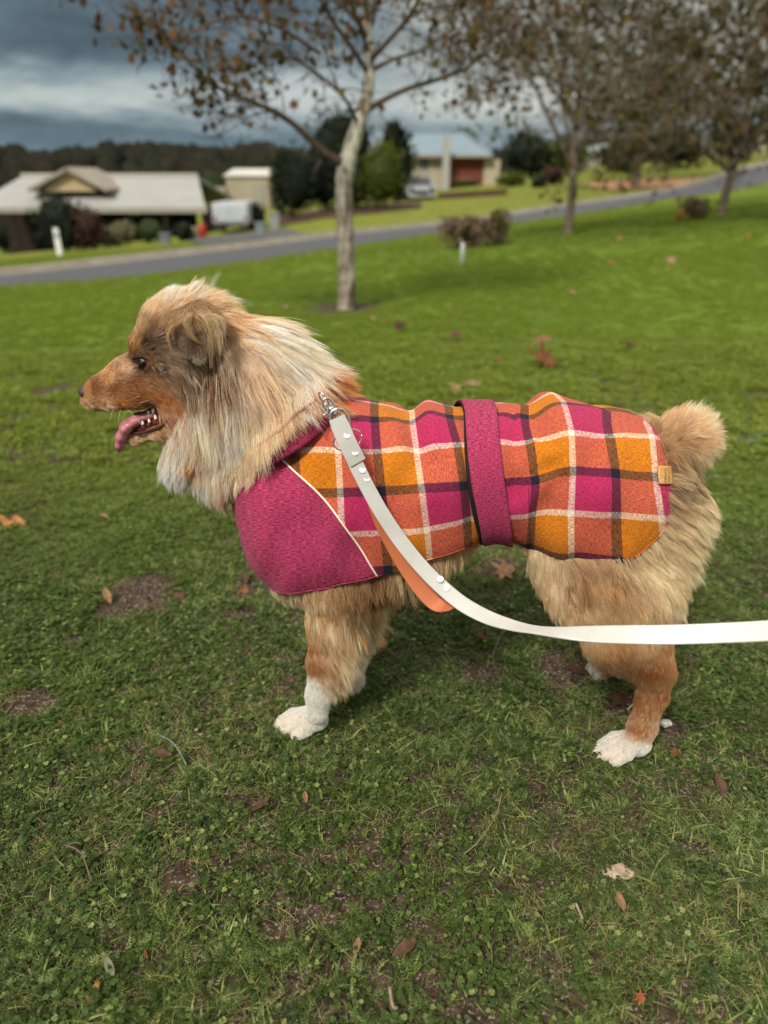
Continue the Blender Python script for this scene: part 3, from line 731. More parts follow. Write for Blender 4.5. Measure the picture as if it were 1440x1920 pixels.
def grow_fur(roots, F, K=8, seed=5, clump=.46, cell=.0065, avoid=None, len_mul=1.0, rad=.00025, gravity=.35, wild=.10):
    r = np.random.default_rng(seed); Nn = len(roots); nrm = F.grad(roots)
    q, D, L, LI, CA, CB = groom(roots)
    # streak colouring and clump ids come from clump centres
    Mc = max(1, Nn//16); cen = roots[r.choice(Nn, Mc, replace=False)]
    kd = KDTree(Mc)
    for i, c_ in enumerate(cen): kd.insert(c_, i)
    kd.balance(); cid = np.array([kd.find(p)[1] for p in roots])
    crand = r.random(Mc); crand2 = r.normal(0, 1, (Mc, 3)); clen = r.uniform(.78, 1.12, Mc)
    jit = r.normal(0, 1, (Mc, 3))*[.005, 0, .005]; _, _, _, _, CA, CB = groom(roots+jit[cid]*ss(.010, .04, L)[:, None])
    L = L*np.where((roots[:, 1] > YM+.02) & (q[:, 0] > 1130) & (q[:, 1] < 960) & (q[:, 0] < 1290), .35, 1.0)
    L = L*len_mul*clen[cid]*r.uniform(.62, 1.2, Nn)
    side = np.where(roots[:, 1] < YM, -1.0, 1.0)
    base = np.stack([D[:, 0], np.zeros(Nn), -D[:, 1]], 1)
    base = base-nrm*(base*nrm).sum(1, keepdims=True)*.9; base /= np.linalg.norm(base, axis=1, keepdims=True)+1e-9
    longm = ss(.015, .05, L)
    wob = crand2[cid]*(.10+.10*longm)[:, None]+r.normal(0, wild, (Nn, 3))
    base = base+wob; base /= np.linalg.norm(base, axis=1, keepdims=True)
    pts = np.empty((Nn, K, 3)); pts[:, 0] = roots-nrm*.001; d = base+nrm*(LI*1.3)[:, None]; d /= np.linalg.norm(d, axis=1, keepdims=True)
    step = (L/(K-1))[:, None]
    flow = np.stack([D[:, 0], side*-.0, -D[:, 1]], 1)
    for i in range(1, K):
        t = i/(K-1); p = pts[:, i-1]+d*step
        dist = F.at(p); g = F.grad(p); need = .0015+.02*LI*np.sqrt(t)*(L/.06)
        push = np.clip(need-dist, 0, .02); p = p+g*push[:, None]
        if avoid is not None: p = avoid(p, t, roots)
        pts[:, i] = p
        d = (p-pts[:, i-1]); d /= np.linalg.norm(d, axis=1, keepdims=True)+1e-9
        d = d*.6+(base*.5+flow*.5)*(.4)+np.array([0, 0, -1])*(gravity*.18*longm)[:, None]
        d += r.normal(0, .03, (Nn, 3)); d /= np.linalg.norm(d, axis=1, keepdims=True)
    # locks wave a little along their length
    ph = r.uniform(0, 6.28, (Mc, 1)); fq = r.uniform(3.5, 7.5, (Mc, 1)); tl = np.linspace(0, 1, K)[None]; wv = np.sin(tl*fq[cid]+ph[cid])*tl*(.0030*longm)[:, None]
    sd_ = np.cross(base, nrm); sd_ /= np.linalg.norm(sd_, axis=1, keepdims=True)+1e-9; pts = pts+sd_[:, None, :]*wv[..., None]
    # clumping: pull towards the clump's mean strand
    cnt = np.bincount(cid, minlength=Mc)[:, None, None]; mean = np.zeros((Mc, K, 3)); np.add.at(mean, cid, pts-pts[:, :1]); mean /= np.maximum(cnt, 1)
    cr = np.zeros((Mc, 3)); np.add.at(cr, cid, roots); cr /= np.maximum(cnt[:, 0], 1)
    tt = np.linspace(0, 1, K)[None, :, None]
    target = cr[cid][:, None]+mean[cid]
    cl = (clump*(.12+.88*longm))[:, None, None] if np.ndim(clump) == 0 else clump[:, None, None]
    pts = pts*(1-cl*tt**1.2)+target*(cl*tt**1.2)
    # colour
    big = noise3(roots*[1, 1, 1.0], 60, 3); fx = np.clip(.5+.55*(crand[cid]-.5)*2*.8+.35*big, 0, 1); fx = ss(.42, .80, fx+r.normal(0, .10, Nn))
    col = CA*(1-fx[:, None])+CB*fx[:, None]
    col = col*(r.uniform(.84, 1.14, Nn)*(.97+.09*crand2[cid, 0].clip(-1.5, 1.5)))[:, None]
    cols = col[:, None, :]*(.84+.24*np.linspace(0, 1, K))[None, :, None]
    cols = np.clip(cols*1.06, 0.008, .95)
    prof = np.array([.85, 1, 1, .95, .88, .75, .55, .18]) if K == 8 else np.interp(np.linspace(0, 1, K), [0, .2, .6, .85, 1], [.85, 1, .9, .6, .18])
    R = rad*prof[None, :]*r.uniform(.7, 1.2, Nn)[:, None]*(.55+.35*longm)[:, None]
    return pts, R, cols, q
COLLAR_BAND = [(476,884),(527,862),(575,832),(612,796),(634,768),(604,735),(574,762),(535,800),(486,842)]
COLLAR_BAND_W = [(424,922),(474,900),(535,876),(588,846),(628,806),(650,772),(612,720),(564,750),(525,788),(482,826),(435,856),(404,872)]
_cbx = np.array([414,445,492,535,574,604,634]); _cbh = np.array([.012,.055,.093,.103,.092,.064,.030])
def uncoat(C3, tol=0.0): return d_trunk(C3, -.006)
FC = Field(lambda p: d_trunk(p, -.008), (sx[0]-.05, YM-.17, .25), (P(700,800,YM).x, YM+.17, .68), .008)
def avoid_coat(p, t, roots):
    if t < .12: return p
    q = to_px(p); inb = inside_poly(q, COLLAR_BAND_W) & RUFF
    if inb.any():
        p = p.copy(); h = np.interp(q[:, 0], _cbx, _cbh)+.006; dy = p[:, 1]-YM; sgn = np.where(dy < 0, -1.0, 1.0)
        p[inb, 1] = (YM+sgn*np.maximum(np.abs(dy), h))[inb]
    if t < .25: return p
    m = (p[:, 0] < P(690,800,YM).x) & (p[:, 0] > sx[0]-.02) & (p[:, 2] > .3)
    m &= RUFF
    if m.any():
        d = FC.at(p[m]); g = FC.grad(p[m]); p = p.copy(); p[m] = p[m]+g*np.clip(.006*t-d, 0, .03)[:, None]
    return p
def root_weight(c):
    q = to_px(c); ins = inside_poly(q, COAT_POLY); ed = edge_dist(q, HEM); er = edge_dist(q, REAR+[]); ec = edge_dist(q, COLLAR_LOW)
    wgt = np.where(ins & (ed > 24) & (er > 7), 0.0, 1.0)
    wgt = np.where((ins & (ec < 60)) | inside_poly(q, COLLAR_BAND), 0.0, wgt)
    wgt[(q[:, 0] > 1130) & (q[:, 0] < 1238) & (q[:, 1] < 822)] = 0; wgt[(c[:, 1] > YM+.03) & (q[:, 0] > 1130) & (q[:, 0] < 1262) & (q[:, 1] < 870)] = 0
    wgt[(q[:, 0] < 505) & (q[:, 1] > 915) & (q[:, 1] < 1088) & (q[:, 0] > 415)] = 0
    # muzzle and lip need fine short fur, mouth and nose bare
    m = ((q[:, 0]-290)/36)**2+((q[:, 1]-786+(q[:, 0]-292)*.32)/14)**2 < 1
    wgt[m] = 0; wgt[(q[:, 0] < 171) & (q[:, 1] < 746)] = 0
    ey = ((q[:, 0]-264)/11)**2+((q[:, 1]-675)/8)**2 < 1; wgt[ey] = 0
    wgt *= np.where(q[:, 0] < 350, 2.6, 1.0)*np.where(c[:, 1] > YM+.03, .55, 1.0)
    wgt *= np.where((q[:, 1] > 1180) & (q[:, 0] > 480), 1.9, 1.0)
    wgt *= np.where(c[:, 2] < .008, .0, 1.0)
    return wgt
NH = 340000
roots = sample_tris(bodyV, bodyF, NH, root_weight, 11)
_q = to_px(roots); RUFF = (_q[:, 1] < 905) & (_q[:, 0] < 690)
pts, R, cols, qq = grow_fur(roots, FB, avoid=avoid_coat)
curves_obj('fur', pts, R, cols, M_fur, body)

# ---------------------------------------------------------------- ears
def ear(side):
    y = YM+side*.064
    pr = prim([(322,596,y-side*.012,14),(372,592,y+side*.0,24),(398,604,y-side*.004,16)], .55, .01)
    pr += prim([(345,606,y+side*.004,25),(352,626,y+side*.012,23),(363,648,y+side*.014,15),(372,668,y+side*.012,5)], .24, .008)
    pr += prim([(378,604,y+side*.004,20),(374,636,y+side*.012,15),(371,668,y+side*.012,8)], .24, .008)
    if side > 0:
        pr = [(a*np.array([1, 1, 1]), b, ra, rb, sy, k) for a, b, ra, rb, sy, k in pr]
    F = Field(d_prims(pr), tuple(np.array(P(290, 690, y))-[.02, .045, .01]), tuple(np.array(P(425, 560, y))+[.02, .045, .01]), .003)
    V, Fc = field_mesh(F); o = mesh_obj('ear', V, Fc, bpy.data.materials['dog_skin'], dog)
    qv = to_px(V); vcol(o, np.tile(np.array(lin((130, 100, 80))), (len(V), 1)))
    rt = sample_tris(V, Fc, 9000 if side < 0 else 3000, None, 21)
    r = np.random.default_rng(4); q = to_px(rt); Nn = len(rt); K = 6; nrm = F.grad(rt)
    top = 1-ss(596, 622, q[:, 1])
    L = (.0045+.0035*r.random(Nn))*(1-top)+top*r.uniform(.008, .02, Nn)
    d = np.stack([.25+r.normal(0, .15, Nn)+(q[:, 0]-355)/120, r.normal(0, .1, Nn), -1+0*L+top*r.uniform(0, 1.0, Nn)], 1); d /= np.linalg.norm(d, axis=1, keepdims=True)
    d = d+nrm*(.25+.3*top)[:, None]; d /= np.linalg.norm(d, axis=1, keepdims=True)
    P_ = np.empty((Nn, K, 3)); P_[:, 0] = rt
    for i in range(1, K):
        P_[:, i] = P_[:, i-1]+d*(L/(K-1))[:, None]; d = d+np.array([0, 0, -.12])*top[:, None]; d /= np.linalg.norm(d, axis=1, keepdims=True)
    mid = np.exp(-((q[:, 0]-362)/14)**2-((q[:, 1]-640)/18)**2)
    ca = np.array(lin((186, 160, 134)))*(1-mid[:, None])+np.array(lin((112, 86, 68)))*mid[:, None]
    ca = ca*(1-top[:, None])+np.array(lin((224, 184, 140)))*top[:, None]
    tip = ss(655, 672, q[:, 1])[:, None]; ca = ca*(1-tip)+np.array(lin((222, 200, 172)))*tip
    ca = ca*r.uniform(.6, 1.2, Nn)[:, None]; cc = np.repeat(ca[:, None], K, 1)*np.linspace(.75, 1.05, K)[None, :, None]
    Rr = np.tile(np.interp(np.linspace(0, 1, K), [0, .6, 1], [1, .9, .2])*.00019, (Nn, 1))
    curves_obj('ear_fur', P_, Rr, np.clip(cc*.85, .01, .8), M_fur, o)
    # long crinkled locks over and behind the ear
    locks = []
    rr = random.Random(9)
    specs = [((352,590),(350,606),(360,630),(378,646)),((348,588),(352,612),(366,640)),((385,584),(397,604),(402,634),(415,655)),((392,586),(408,612),(416,640),(418,660)),((380,586),(392,612),(394,650),(396,690)),
             ((400,590),(414,600),(420,630)),((340,590),(325,604),(316,616)),((345,596),(322,612),(312,636)),((398,594),(410,630),(412,668)),((372,584),(386,600),(396,624),(404,664)),((330,600),(316,630),(322,660)),((356,586),(346,600),(352,616))]
    pp, rad_, cl_ = [], [], []
    for s in specs:
        base_c = np.array(lin(rr.choice([(236, 204, 156), (222, 184, 134), (244, 222, 186)])))
        for k in range(16):
            jx, jy = rr.gauss(0, 3.4), rr.gauss(0, 3.0); yy = y+side*(.020+.004*rr.random())
            path = [P(a+jx*(1-.75*i/len(s))+rr.gauss(0,2.0), b+jy*(1-.3*i)+rr.gauss(0,1.5), yy+side*.004*math.sin(i*1.3)) for i, (a, b) in enumerate(s)]
            if side > 0: pass
            c_ = catmull(path, 6); f = np.linspace(0, len(c_)-1, 9).astype(int); line = [c_[i] for i in f]
            pp.append([tuple(v) for v in line]); cl_.append(base_c*rr.uniform(.7, 1.05))
    pp = np.array(pp); Rr = np.tile(np.interp(np.linspace(0, 1, 9), [0, .2, .7, 1], [.7, 1, .8, .2])*.00022, (len(pp), 1)); cc = np.repeat(np.array(cl_)[:, None], 9, 1)
    curves_obj('ear_locks', pp, Rr, np.clip(cc*.85, .01, .8), M_fur, o)
ear(-1); ear(1)

# ---------------------------------------------------------------- face details
def sdf_part(name, pr, mat, parent, res=.0022, pad=.012, **kw):
    lo = np.min([np.minimum(p[0], p[1])-max(p[2], p[3])*max(1, p[4]) for p in pr], 0)-pad; hi = np.max([np.maximum(p[0], p[1])+max(p[2], p[3])*max(1, p[4]) for p in pr], 0)+pad
    F = Field(d_prims(pr), lo, hi, res); V, Fc = field_mesh(F); return mesh_obj(name, V, Fc, mat, parent, **kw)
def mat_flesh(name, srgb, rough=.35, sc=120, b=.3):
    m, n = material(name); c = lin(srgb); v = n.noise(n.obj(), sc, 4)
    n.out(n.bsdf(n.mix(n.map(v, .3, .7), tuple(x*.75 for x in c), c), rough, n.bump(v, b, .002), spec=.5, sss=.15)); return m
M_nose = mat_flesh('nose_leather', (78, 62, 58), .4, 400, .6)
sdf_part('nose', prim([(170,727,YM,12.5),(163,734,YM,13.5),(170,744,YM,10.5)], 1.2, .005)+prim([(163,736,YM-.008,6),(170,740,YM-.010,7)], 1, .004)+prim([(163,736,YM+.008,6),(170,740,YM+.010,7)], 1, .004), M_nose, dog, .0016)
nm = MB()
for s in (-1, 1):
    c = P(164,735,YM+s*.0085); nm.tube([c+Vector((-.0045, s*.0018, 0)), c+Vector((-.001, s*.0052, .0004)), c+Vector((.003, s*.0062, .0016))], [.0013, .0017, .0008], 8)
nm.build('nostril', simple('nostril_dark', (22, 16, 16), .6), dog, True)
M_tongue = mat_flesh('tongue_flesh', (184, 116, 126), .32, 160, .35)
sdf_part('tongue', prim([(318,770,YM-.004,7),(285,775,YM-.006,8.5),(257,786,YM-.010,10),(238,800,YM-.014,10.5),(229,818,YM-.016,9),(225,834,YM-.017,6.5),(225,842,YM-.017,4.5)], 1.9, .007), M_tongue, dog, .0018)
M_gum = mat_flesh('gum_flesh', (112, 46, 52), .3, 200, .4)
sdf_part('gum', prim([(320,770,YM,10),(300,784,YM,11),(268,799,YM,10),(246,807,YM,7.5)], 2.1, .006)+prim([(322,760,YM,14),(304,768,YM,12)], 1.7, .008), M_gum, dog, .002)
M_tooth = simple('tooth_enamel', (236, 228, 208), .25, .08, 60, spec=.5)
M_lip = mat_flesh('lip_skin', (70, 44, 40), .4, 200, .3)
for s in (-1, 1):
    lp = catmull([P(x, y, YM+s*yy) for x, y, yy in [(226,769,.0135),(242,766,.017),(262,762,.0215),(290,753,.027),(306,750,.031),(322,757,.032),(325,774,.032),(312,793,.030),(290,804,.027),(262,812,.022),(240,813,.016)]], 5)
    MB().tube(lp, [.0008+.0016*min(1, i/6, (len(lp)-1-i)/6+.2) for i in range(len(lp))], 7).build('lip', M_lip, dog, True)
def tooth(px, py, Y, h, r, up):
    c = P(px, py, Y); d = Vector((-.15, 0, 1 if up else -1))*h*pxm(Y, py)
    MB().tube([c-d*.3, c, c+d*.5, c+d], [r*pxm(Y, py)*k for k in (1, 1, .7, .12)], 8).build('tooth', M_tooth, dog, True)
for px, py, h, r, up in [(296,764,9,3.2,False),(287,768,9,3.4,False),(304,760,8,3.2,False),(278,772,6,2.6,False),(248,796,12,3.4,True),(268,794,6,2.8,True),(280,790,6,3,True),(292,784,7,3.2,True)]:
    tooth(px, py, YM-.021, h, r, up)
    if h > 8: tooth(px, py, YM+.021, h, r, up)
# eyes
def mat_eye():
    m, n = material('eye'); p = n.obj(); x, y, z = n.sep(p)
    r = n.math('SQRT', n.math('ADD', n.math('POWER', n.math('ADD', x, .0038), 2), n.math('POWER', z, 2)))
    c = n.ramp(n.math('MULTIPLY', r, 100), [(.26, (.006, .006, .008)), (.32, lin((60, 44, 36))), (.50, lin((84, 66, 54))), (.56, lin((30, 22, 20))), (.66, lin((188, 180, 178)))])
    n.out(n.bsdf(c, .08, spec=.8)); return m
M_eye = mat_eye(); M_lid = simple('eyelid_skin', (38, 27, 23), .85, .3, 200)
for s in (-1, 1):
    c = P(265, 674.5, YM+s*.0322)
    bm = bmesh.new(); bmesh.ops.create_uvsphere(bm, u_segments=24, v_segments=16, radius=.0068)
    me = bpy.data.meshes.new('eye'); bm.to_mesh(me); bm.free(); me.materials.append(M_eye)
    me.polygons.foreach_set('use_smooth', [True]*len(me.polygons))
    e = bpy.data.objects.new('eye', me); COL.objects.link(e); e.location = c; child_of(e, dog)
    for up in (1, -1):
        arc = [c+Vector((.0098*math.cos(t), s*(.0065-.0028*abs(math.cos(t))), up*.0042*math.sin(t)+.0008)) for t in np.linspace(-.1, math.pi+.1, 12)]
        MB().tube(arc, [.0012]+[.0020]*10+[.0012], 7).build('eyelid', M_lid, e, True)
# whiskers
M_whisk = simple('whisker', (230, 220, 200), .5)
for (a, b) in [((232,762),(262,742)),((236,766),(268,800)),((245,768),(280,750)),((214,764),(206,788)),((226,768),(222,792))]:
    y = YM-.026; MB().tube(catmull([P(*a, y), P((a[0]+b[0])/2, (a[1]+b[1])/2-3, y-.012), P(*b, y-.018)], 5), .00018, 4).build('whisker', M_whisk, dog, True)
# claws
M_claw = simple('claw', (196, 178, 156), .4, .2, 80)
def claws(base, tips, dx=None):
    for (ex, ey, dY, r) in tips:
        c = Vector(P(ex, ey, base+dY))
        if dx is not None: c = Vector((c.x+dx, 2*YM-c.y, c.z))
        MB().tube([c+Vector((-.003, 0, .002)), c+Vector((-.010, 0, -.001)), c+Vector((-.014, 0, -.006))], [.003, .0022, .0006], 7).build('claw', M_claw, dog, True)
claws(YN+.030, FT); claws(YN-.026, HT); claws(YN+.030, FT, DXF); claws(YN-.026, HT, DXH)
# ================================================================== coat
def threads(n, uv, ku=150.0, kv=150.0):
    """slubby warp and weft: returns (choice 0..1 between warp and weft, brightness)"""
    a = n.noise(n.vscale(uv, (ku*.40, kv*.06, 1)), 1.0, 3, .75); b = n.noise(n.vscale(uv, (ku*.06, kv*.40, 1)), 1.0, 3, .75)
    fine = n.noise(n.vscale(uv, (ku*.5, kv*.5, 1)), 1.0, 2, .6)
    return a, b, fine
def mat_plaid():
    m, n = material('plaid_wool'); uv = n.attr('plaid', 'Vector'); u, v, _ = n.sep(uv)
    amber, mag, dark, white = lin((200, 118, 26)), lin((178, 44, 90)), lin((30, 30, 44)), lin((236, 216, 196))
    def thread(t, first_amber):
        par = n.math('MODULO', n.math('ADD', n.math('FLOOR', t), 40 if first_amber else 41), 2)
        c = n.mix(par, amber, mag)
        near = n.math('ROUND', t); d = n.math('ABSOLUTE', n.math('SUBTRACT', t, near))
        odd = n.math('MODULO', n.math('ADD', near, 40), 2); isline = n.map(n.math('ADD', d, n.math('MULTIPLY', odd, .038)), .100, .125, 1, 0)
        return n.mix(isline, c, n.mix(odd, dark, white)), n.math('MULTIPLY', isline, n.math('SUBTRACT', 1, odd))
    (cu, du), (cv, dv) = thread(u, True), thread(v, False)
    a, b, f = threads(n, uv, 165, 165)
    pick = n.map(n.math('ADD', .5, n.math('ADD', n.math('SUBTRACT', a, b), n.math('MULTIPLY', n.math('SUBTRACT', f, .5), 1.2))), .30, .70)
    pick = n.math('ADD', n.math('MULTIPLY', pick, .86), .07)
    c = n.mix(pick, cu, cv)
    c = n.mix(n.math('MULTIPLY', n.math('MAXIMUM', du, dv), .42), c, dark)
    br = n.map(n.math('ADD', n.math('MULTIPLY', a, .5), n.math('MULTIPLY', b, .5)), .39, .59, .48, 1.25)
    c = n.mix(1.0, c, n.comb(br, br, br), 'MULTIPLY')
    h = n.math('ADD', a, n.math('ADD', b, f))
    n.out(n.bsdf(c, .88, n.bump(h, .55, .0012), spec=.15, sheen=.06)); return m
def mat_burg():
    m, n = material('burgundy_wool'); uv = n.attr('plaid', 'Vector')
    a, b, f = threads(n, uv, 165, 165)
    pick = n.map(n.math('ADD', .5, n.math('ADD', n.math('SUBTRACT', a, b), n.math('SUBTRACT', f, .5))), .28, .70)
    c = n.mix(pick, lin((208, 74, 116)), lin((142, 44, 78)))
    br = n.map(n.math('ADD', n.math('MULTIPLY', a, .5), n.math('MULTIPLY', b, .5)), .40, .59, .30, 1.2)
    c = n.mix(1.0, c, n.comb(br, br, br), 'MULTIPLY')
    n.out(n.bsdf(c, .9, n.bump(n.math('ADD', a, n.math('ADD', b, f)), .55, .0012), spec=.12, sheen=.06)); return m
M_plaid, M_burg = mat_plaid(), mat_burg()
M_binding = simple('cream_binding', (232, 208, 168), .85, .1, 60)
M_black = simple('black_lining', (20, 18, 22), .8, .3, 60)
coat = empty('coat', (0.12, YM, .45), dog); child_of(coat, dog)
coat['label'] = 'burgundy and orange plaid wool dog coat with a wide belt'

# check lines of the cloth as they run in the photograph
UCOL = [(-1,[(780,452),(1000,452)]),(0,[(760,556),(870,553),(1000,556)]),(1,[(780,631),(845,634),(1000,642),(1070,650)]),(2,[(780,702),(845,707),(921,715),(1000,722),(1069,728)]),(3,[(785,773),(841,781),(916,790),(994,801),(1050,806)]),
        (4,[(775,842),(831,858),(912,871),(978,877),(1040,880)]),(5,[(775,912),(830,922),(905,934),(975,942),(1040,946)]),(6,[(775,984),(827,993),(903,1003),(960,996),(1030,992)]),(7,[(760,1056),(817,1070),(885,1074),(962,1070),(1042,1070)]),
        (8,[(775,1138),(816,1143),(887,1154),(966,1156),(1052,1157)]),(9,[(795,1212),(819,1222),(893,1231),(972,1240),(1040,1246)]),(10,[(800,1290),(900,1308),(1000,1318)])]
VROW = [(0,[(556,781),(640,781),(700,783),(750,783),(775,779),(840,775),(868,776),(930,772),(985,776),(1020,764),(1060,752),(1100,752),(1154,760),(1230,780)]),
        (1,[(500,845),(640,845),(707,846),(740,845),(775,841),(865,831),(940,828),(993,827),(1001,821),(1070,816),(1143,815),(1222,819),(1260,824)]),
        (2,[(500,926),(595,925),(715,921),(790,916),(869,912),(947,906),(1001,902),(1030,893),(1053,884),(1085,882),(1154,888),(1231,893),(1260,896)]),
        (3,[(500,1006),(666,1002),(719,1000),(801,994),(884,978),(960,970),(993,961),(1069,962),(1154,966),(1240,972)]),
        (4,[(500,1085),(722,1069),(800,1062),(884,1048),(960,1034),(993,1028),(1070,1042),(1154,1051),(1240,1056)])]
def plaid_u(px, py):
    xs_ = [np.interp(py, [q[0] for q in L], [q[1] for q in L]) for _, L in UCOL]; ks = [k for k, _ in UCOL]
    if px < xs_[0]: return ks[0]+(px-xs_[0])/76
    return float(np.interp(px, xs_, ks))
def plaid_v(px, py):
    ys_ = [np.interp(px, [q[0] for q in L], [q[1] for q in L]) for _, L in VROW]
    if py < ys_[0]: return (py-ys_[0])/70
    if py > ys_[-1]: return 4+(py-ys_[-1])/78
    return float(np.interp(py, ys_, range(5)))
# folds in the cloth: ridges along lines (photo px), height in metres
FOLDS = [((752,768),(800,860),22,-.0075),((722,768),(760,850),22,.004),((800,765),(812,850),20,.004),((995,768),(1045,900),22,-.007),((1050,775),(1075,850),24,.0055),((1030,900),(965,955),20,.006),((1000,830),(1062,872),18,.005),
         ((1005,890),(1060,862),14,-.005),((1095,775),(1150,800),18,-.003),((985,950),(1050,1040),26,.004),((940,1000),(975,900),16,-.004),((640,1010),(640,1010),10,0),((870,790),(885,1000),14,-.0055),((760,950),(850,900),22,.003),((590,800),(540,870),14,.002),
         ((1120,900),(1140,1030),40,.002),((1190,850),(1215,980),26,-.0025),((965,780),(968,1000),12,-.004),((548,876),(598,985),18,-.0028),((478,925),(492,1060),20,.0030),((560,1010),(650,1075),22,.0022),((512,900),(530,1010),14,-.0022)]
def fold_off(px, py):
    s = 0.0
    for (a, b, wd, h) in FOLDS:
        ax_, ay_ = a; bx, by = b; dx, dy = bx-ax_, by-ay_; L2 = dx*dx+dy*dy+1e-6; t = max(0, min(1, ((px-ax_)*dx+(py-ay_)*dy)/L2))
        d = math.hypot(px-ax_-t*dx, py-ay_-t*dy); s += h*math.exp(-(d/wd)**2)
    s += .0021*math.sin(px*.043+py*.031)+.0013*math.sin(px*.021-py*.052+1)+.0008*math.sin(px*.09+py*.02)
    return s
def densify(line, n_):
    pts = [np.array(p, float) for p in line]; L = np.concatenate([[0], np.cumsum([np.linalg.norm(b-a) for a, b in zip(pts[:-1], pts[1:])])])
    # smooth curve through the points, resampled evenly
    c = catmull([(p[0], p[1], 0) for p in pts], 8); c = np.array([(v.x, v.y) for v in c]); L = np.concatenate([[0], np.cumsum(np.linalg.norm(np.diff(c, axis=0), axis=1))]); t = np.linspace(0, L[-1], n_)
    return np.stack([np.interp(t, L, c[:, 0]), np.interp(t, L, c[:, 1])], 1)
def to_xa(line, a0=None):
    r = np.array([px2xa(x, y) for x, y in line])
    if a0 is not None: r[:, 1] = a0
    return r
def coons(T, B, L, R):
    """T,B: n points left to right; L,R: m points top to bottom"""
    n_, m_ = len(T), len(L); s = np.linspace(0, 1, n_)[None, :, None]; t = np.linspace(0, 1, m_)[:, None, None]
    return (1-t)*T[None]+t*B[None]+(1-s)*L[:, None]+s*R[:, None]-((1-s)*(1-t)*T[0]+s*(1-t)*T[-1]+(1-s)*t*B[0]+s*t*B[-1])
def cloth(name, XA, off, mat, parent, thick=.0022, both=True, uv=True, **kw):
    """cloth sheet from a grid of (X, a); built on both sides of the dog, welded where they meet"""
    m_, n_ = XA.shape[:2]; vs = []; uvs = []; fs = []
    for si in ((-1, 1) if both else (-1,)):
        b = len(vs)
        base = surf(XA[..., 0], XA[..., 1], off, side=-1)
        flat = base.reshape(-1, 3); px = [proj(p) for p in flat]
        fo = np.array([fold_off(x, y) for x, y in px]).reshape(m_, n_)
        damp = ss(.0, .35, XA[..., 1]); fo = fo*(.35+.65*damp)
        pts_ = surf(XA[..., 0], XA[..., 1], off+fo, side=si)
        # the crests along the spine rise and fall a little
        pts_[..., 2] += (1-damp)*fo*.9
        U = np.array([plaid_u(x, y) for x, y in px]).reshape(m_, n_); V = np.array([plaid_v(x, y) for x, y in px]).reshape(m_, n_)
        # near the spine carry the rows on by cloth length instead of by sight
        for j in range(n_):
            col = base[:, j]; seg = np.concatenate([[0], np.cumsum(np.linalg.norm(np.diff(col, axis=0), axis=1))])
            k = int(np.argmax(V[:, j] > .15)) if (V[:, j] > .15).any() else m_-1
            if k > 0:
                s0 = np.interp(.15, [V[k-1, j], V[k, j]], [seg[k-1], seg[k]]) if V[k, j] > .15 and V[k-1, j] < V[k, j] else seg[k]
                v0 = .15 if V[k, j] > .15 else V[k, j]
                for i in range(k): V[i, j] = v0-(s0-seg[i])/.058
        pad = np.pad(V, ((0, 0), (7, 7)), mode='edge'); Vs = sum(pad[:, q:q+n_] for q in range(15))/15; bl = ss(.05, .6, V); V = V*bl+Vs*(1-bl)
        for i in range(m_):
            for j in range(n_): vs.append(tuple(pts_[i, j])); uvs.append((U[i, j], V[i, j] if si < 0 else 2*V[0, j]-V[i, j], 0))
        for i in range(m_-1):
            for j in range(n_-1):
                f = (b+i*n_+j, b+(i+1)*n_+j, b+(i+1)*n_+j+1, b+i*n_+j+1); fs.append(f if si < 0 else tuple(reversed(f)))
    o = mesh_obj(name, vs, fs, mat, parent, **kw)
    at_ = o.data.attributes.new('plaid', 'FLOAT_VECTOR', 'POINT'); at_.data.foreach_set('vector', np.array(uvs, np.float32).ravel())
    bm = bmesh.new(); bm.from_mesh(o.data); bmesh.ops.remove_doubles(bm, verts=bm.verts, dist=.0003); bmesh.ops.recalc_face_normals(bm, faces=bm.faces); bm.to_mesh(o.data); bm.free()
    o.data.polygons.foreach_set('use_smooth', [True]*len(o.data.polygons))
    sm = o.modifiers.new('s', 'SOLIDIFY'); sm.thickness = thick; sm.offset = -1
    return o
PIPE = [(527,861),(562,893),(600,928),(640,976),(674,1026),(692,1054),(708,1077)]
hem_rear = [p for p in HEM if p[0] >= 708]
OFF = .002
# plaid panel
nS, nT = 150, 70
top = densify([(527,861),(575,828),(612,792),(634,766)], 26)
spine_x = np.linspace(P(636,763,YM-.03).x, P(1219,800,YM-.02).x, nS-26)
Txa = np.concatenate([to_xa(top[:-1]), [[spine_x[0]-.004, .06]], np.stack([spine_x, np.zeros_like(spine_x)], 1)])
# where the collar line climbs to the spine the angle falls away to zero
n_ = len(Txa)
bot_line = np.concatenate([densify(PIPE, 46)[:-1], densify(hem_rear, n_-45)])
Bxa = to_xa(bot_line)
Lxa = np.repeat(Txa[:1], nT, 0)
rear = densify([(1218,800),(1226,806)]+REAR[::-1][1:], nT); Rxa = to_xa(rear); Rxa[0] = [spine_x[-1], 0.0]; Rxa[:, 1] = np.maximum.accumulate(Rxa[:, 1]); Rxa[-1] = Bxa[-1]
XA = coons(Txa, Bxa, Lxa, Rxa); XA[..., 1] = np.clip(XA[..., 1], 0, 3.1)
plaid = cloth('plaid_panel', XA, OFF, M_plaid, coat)
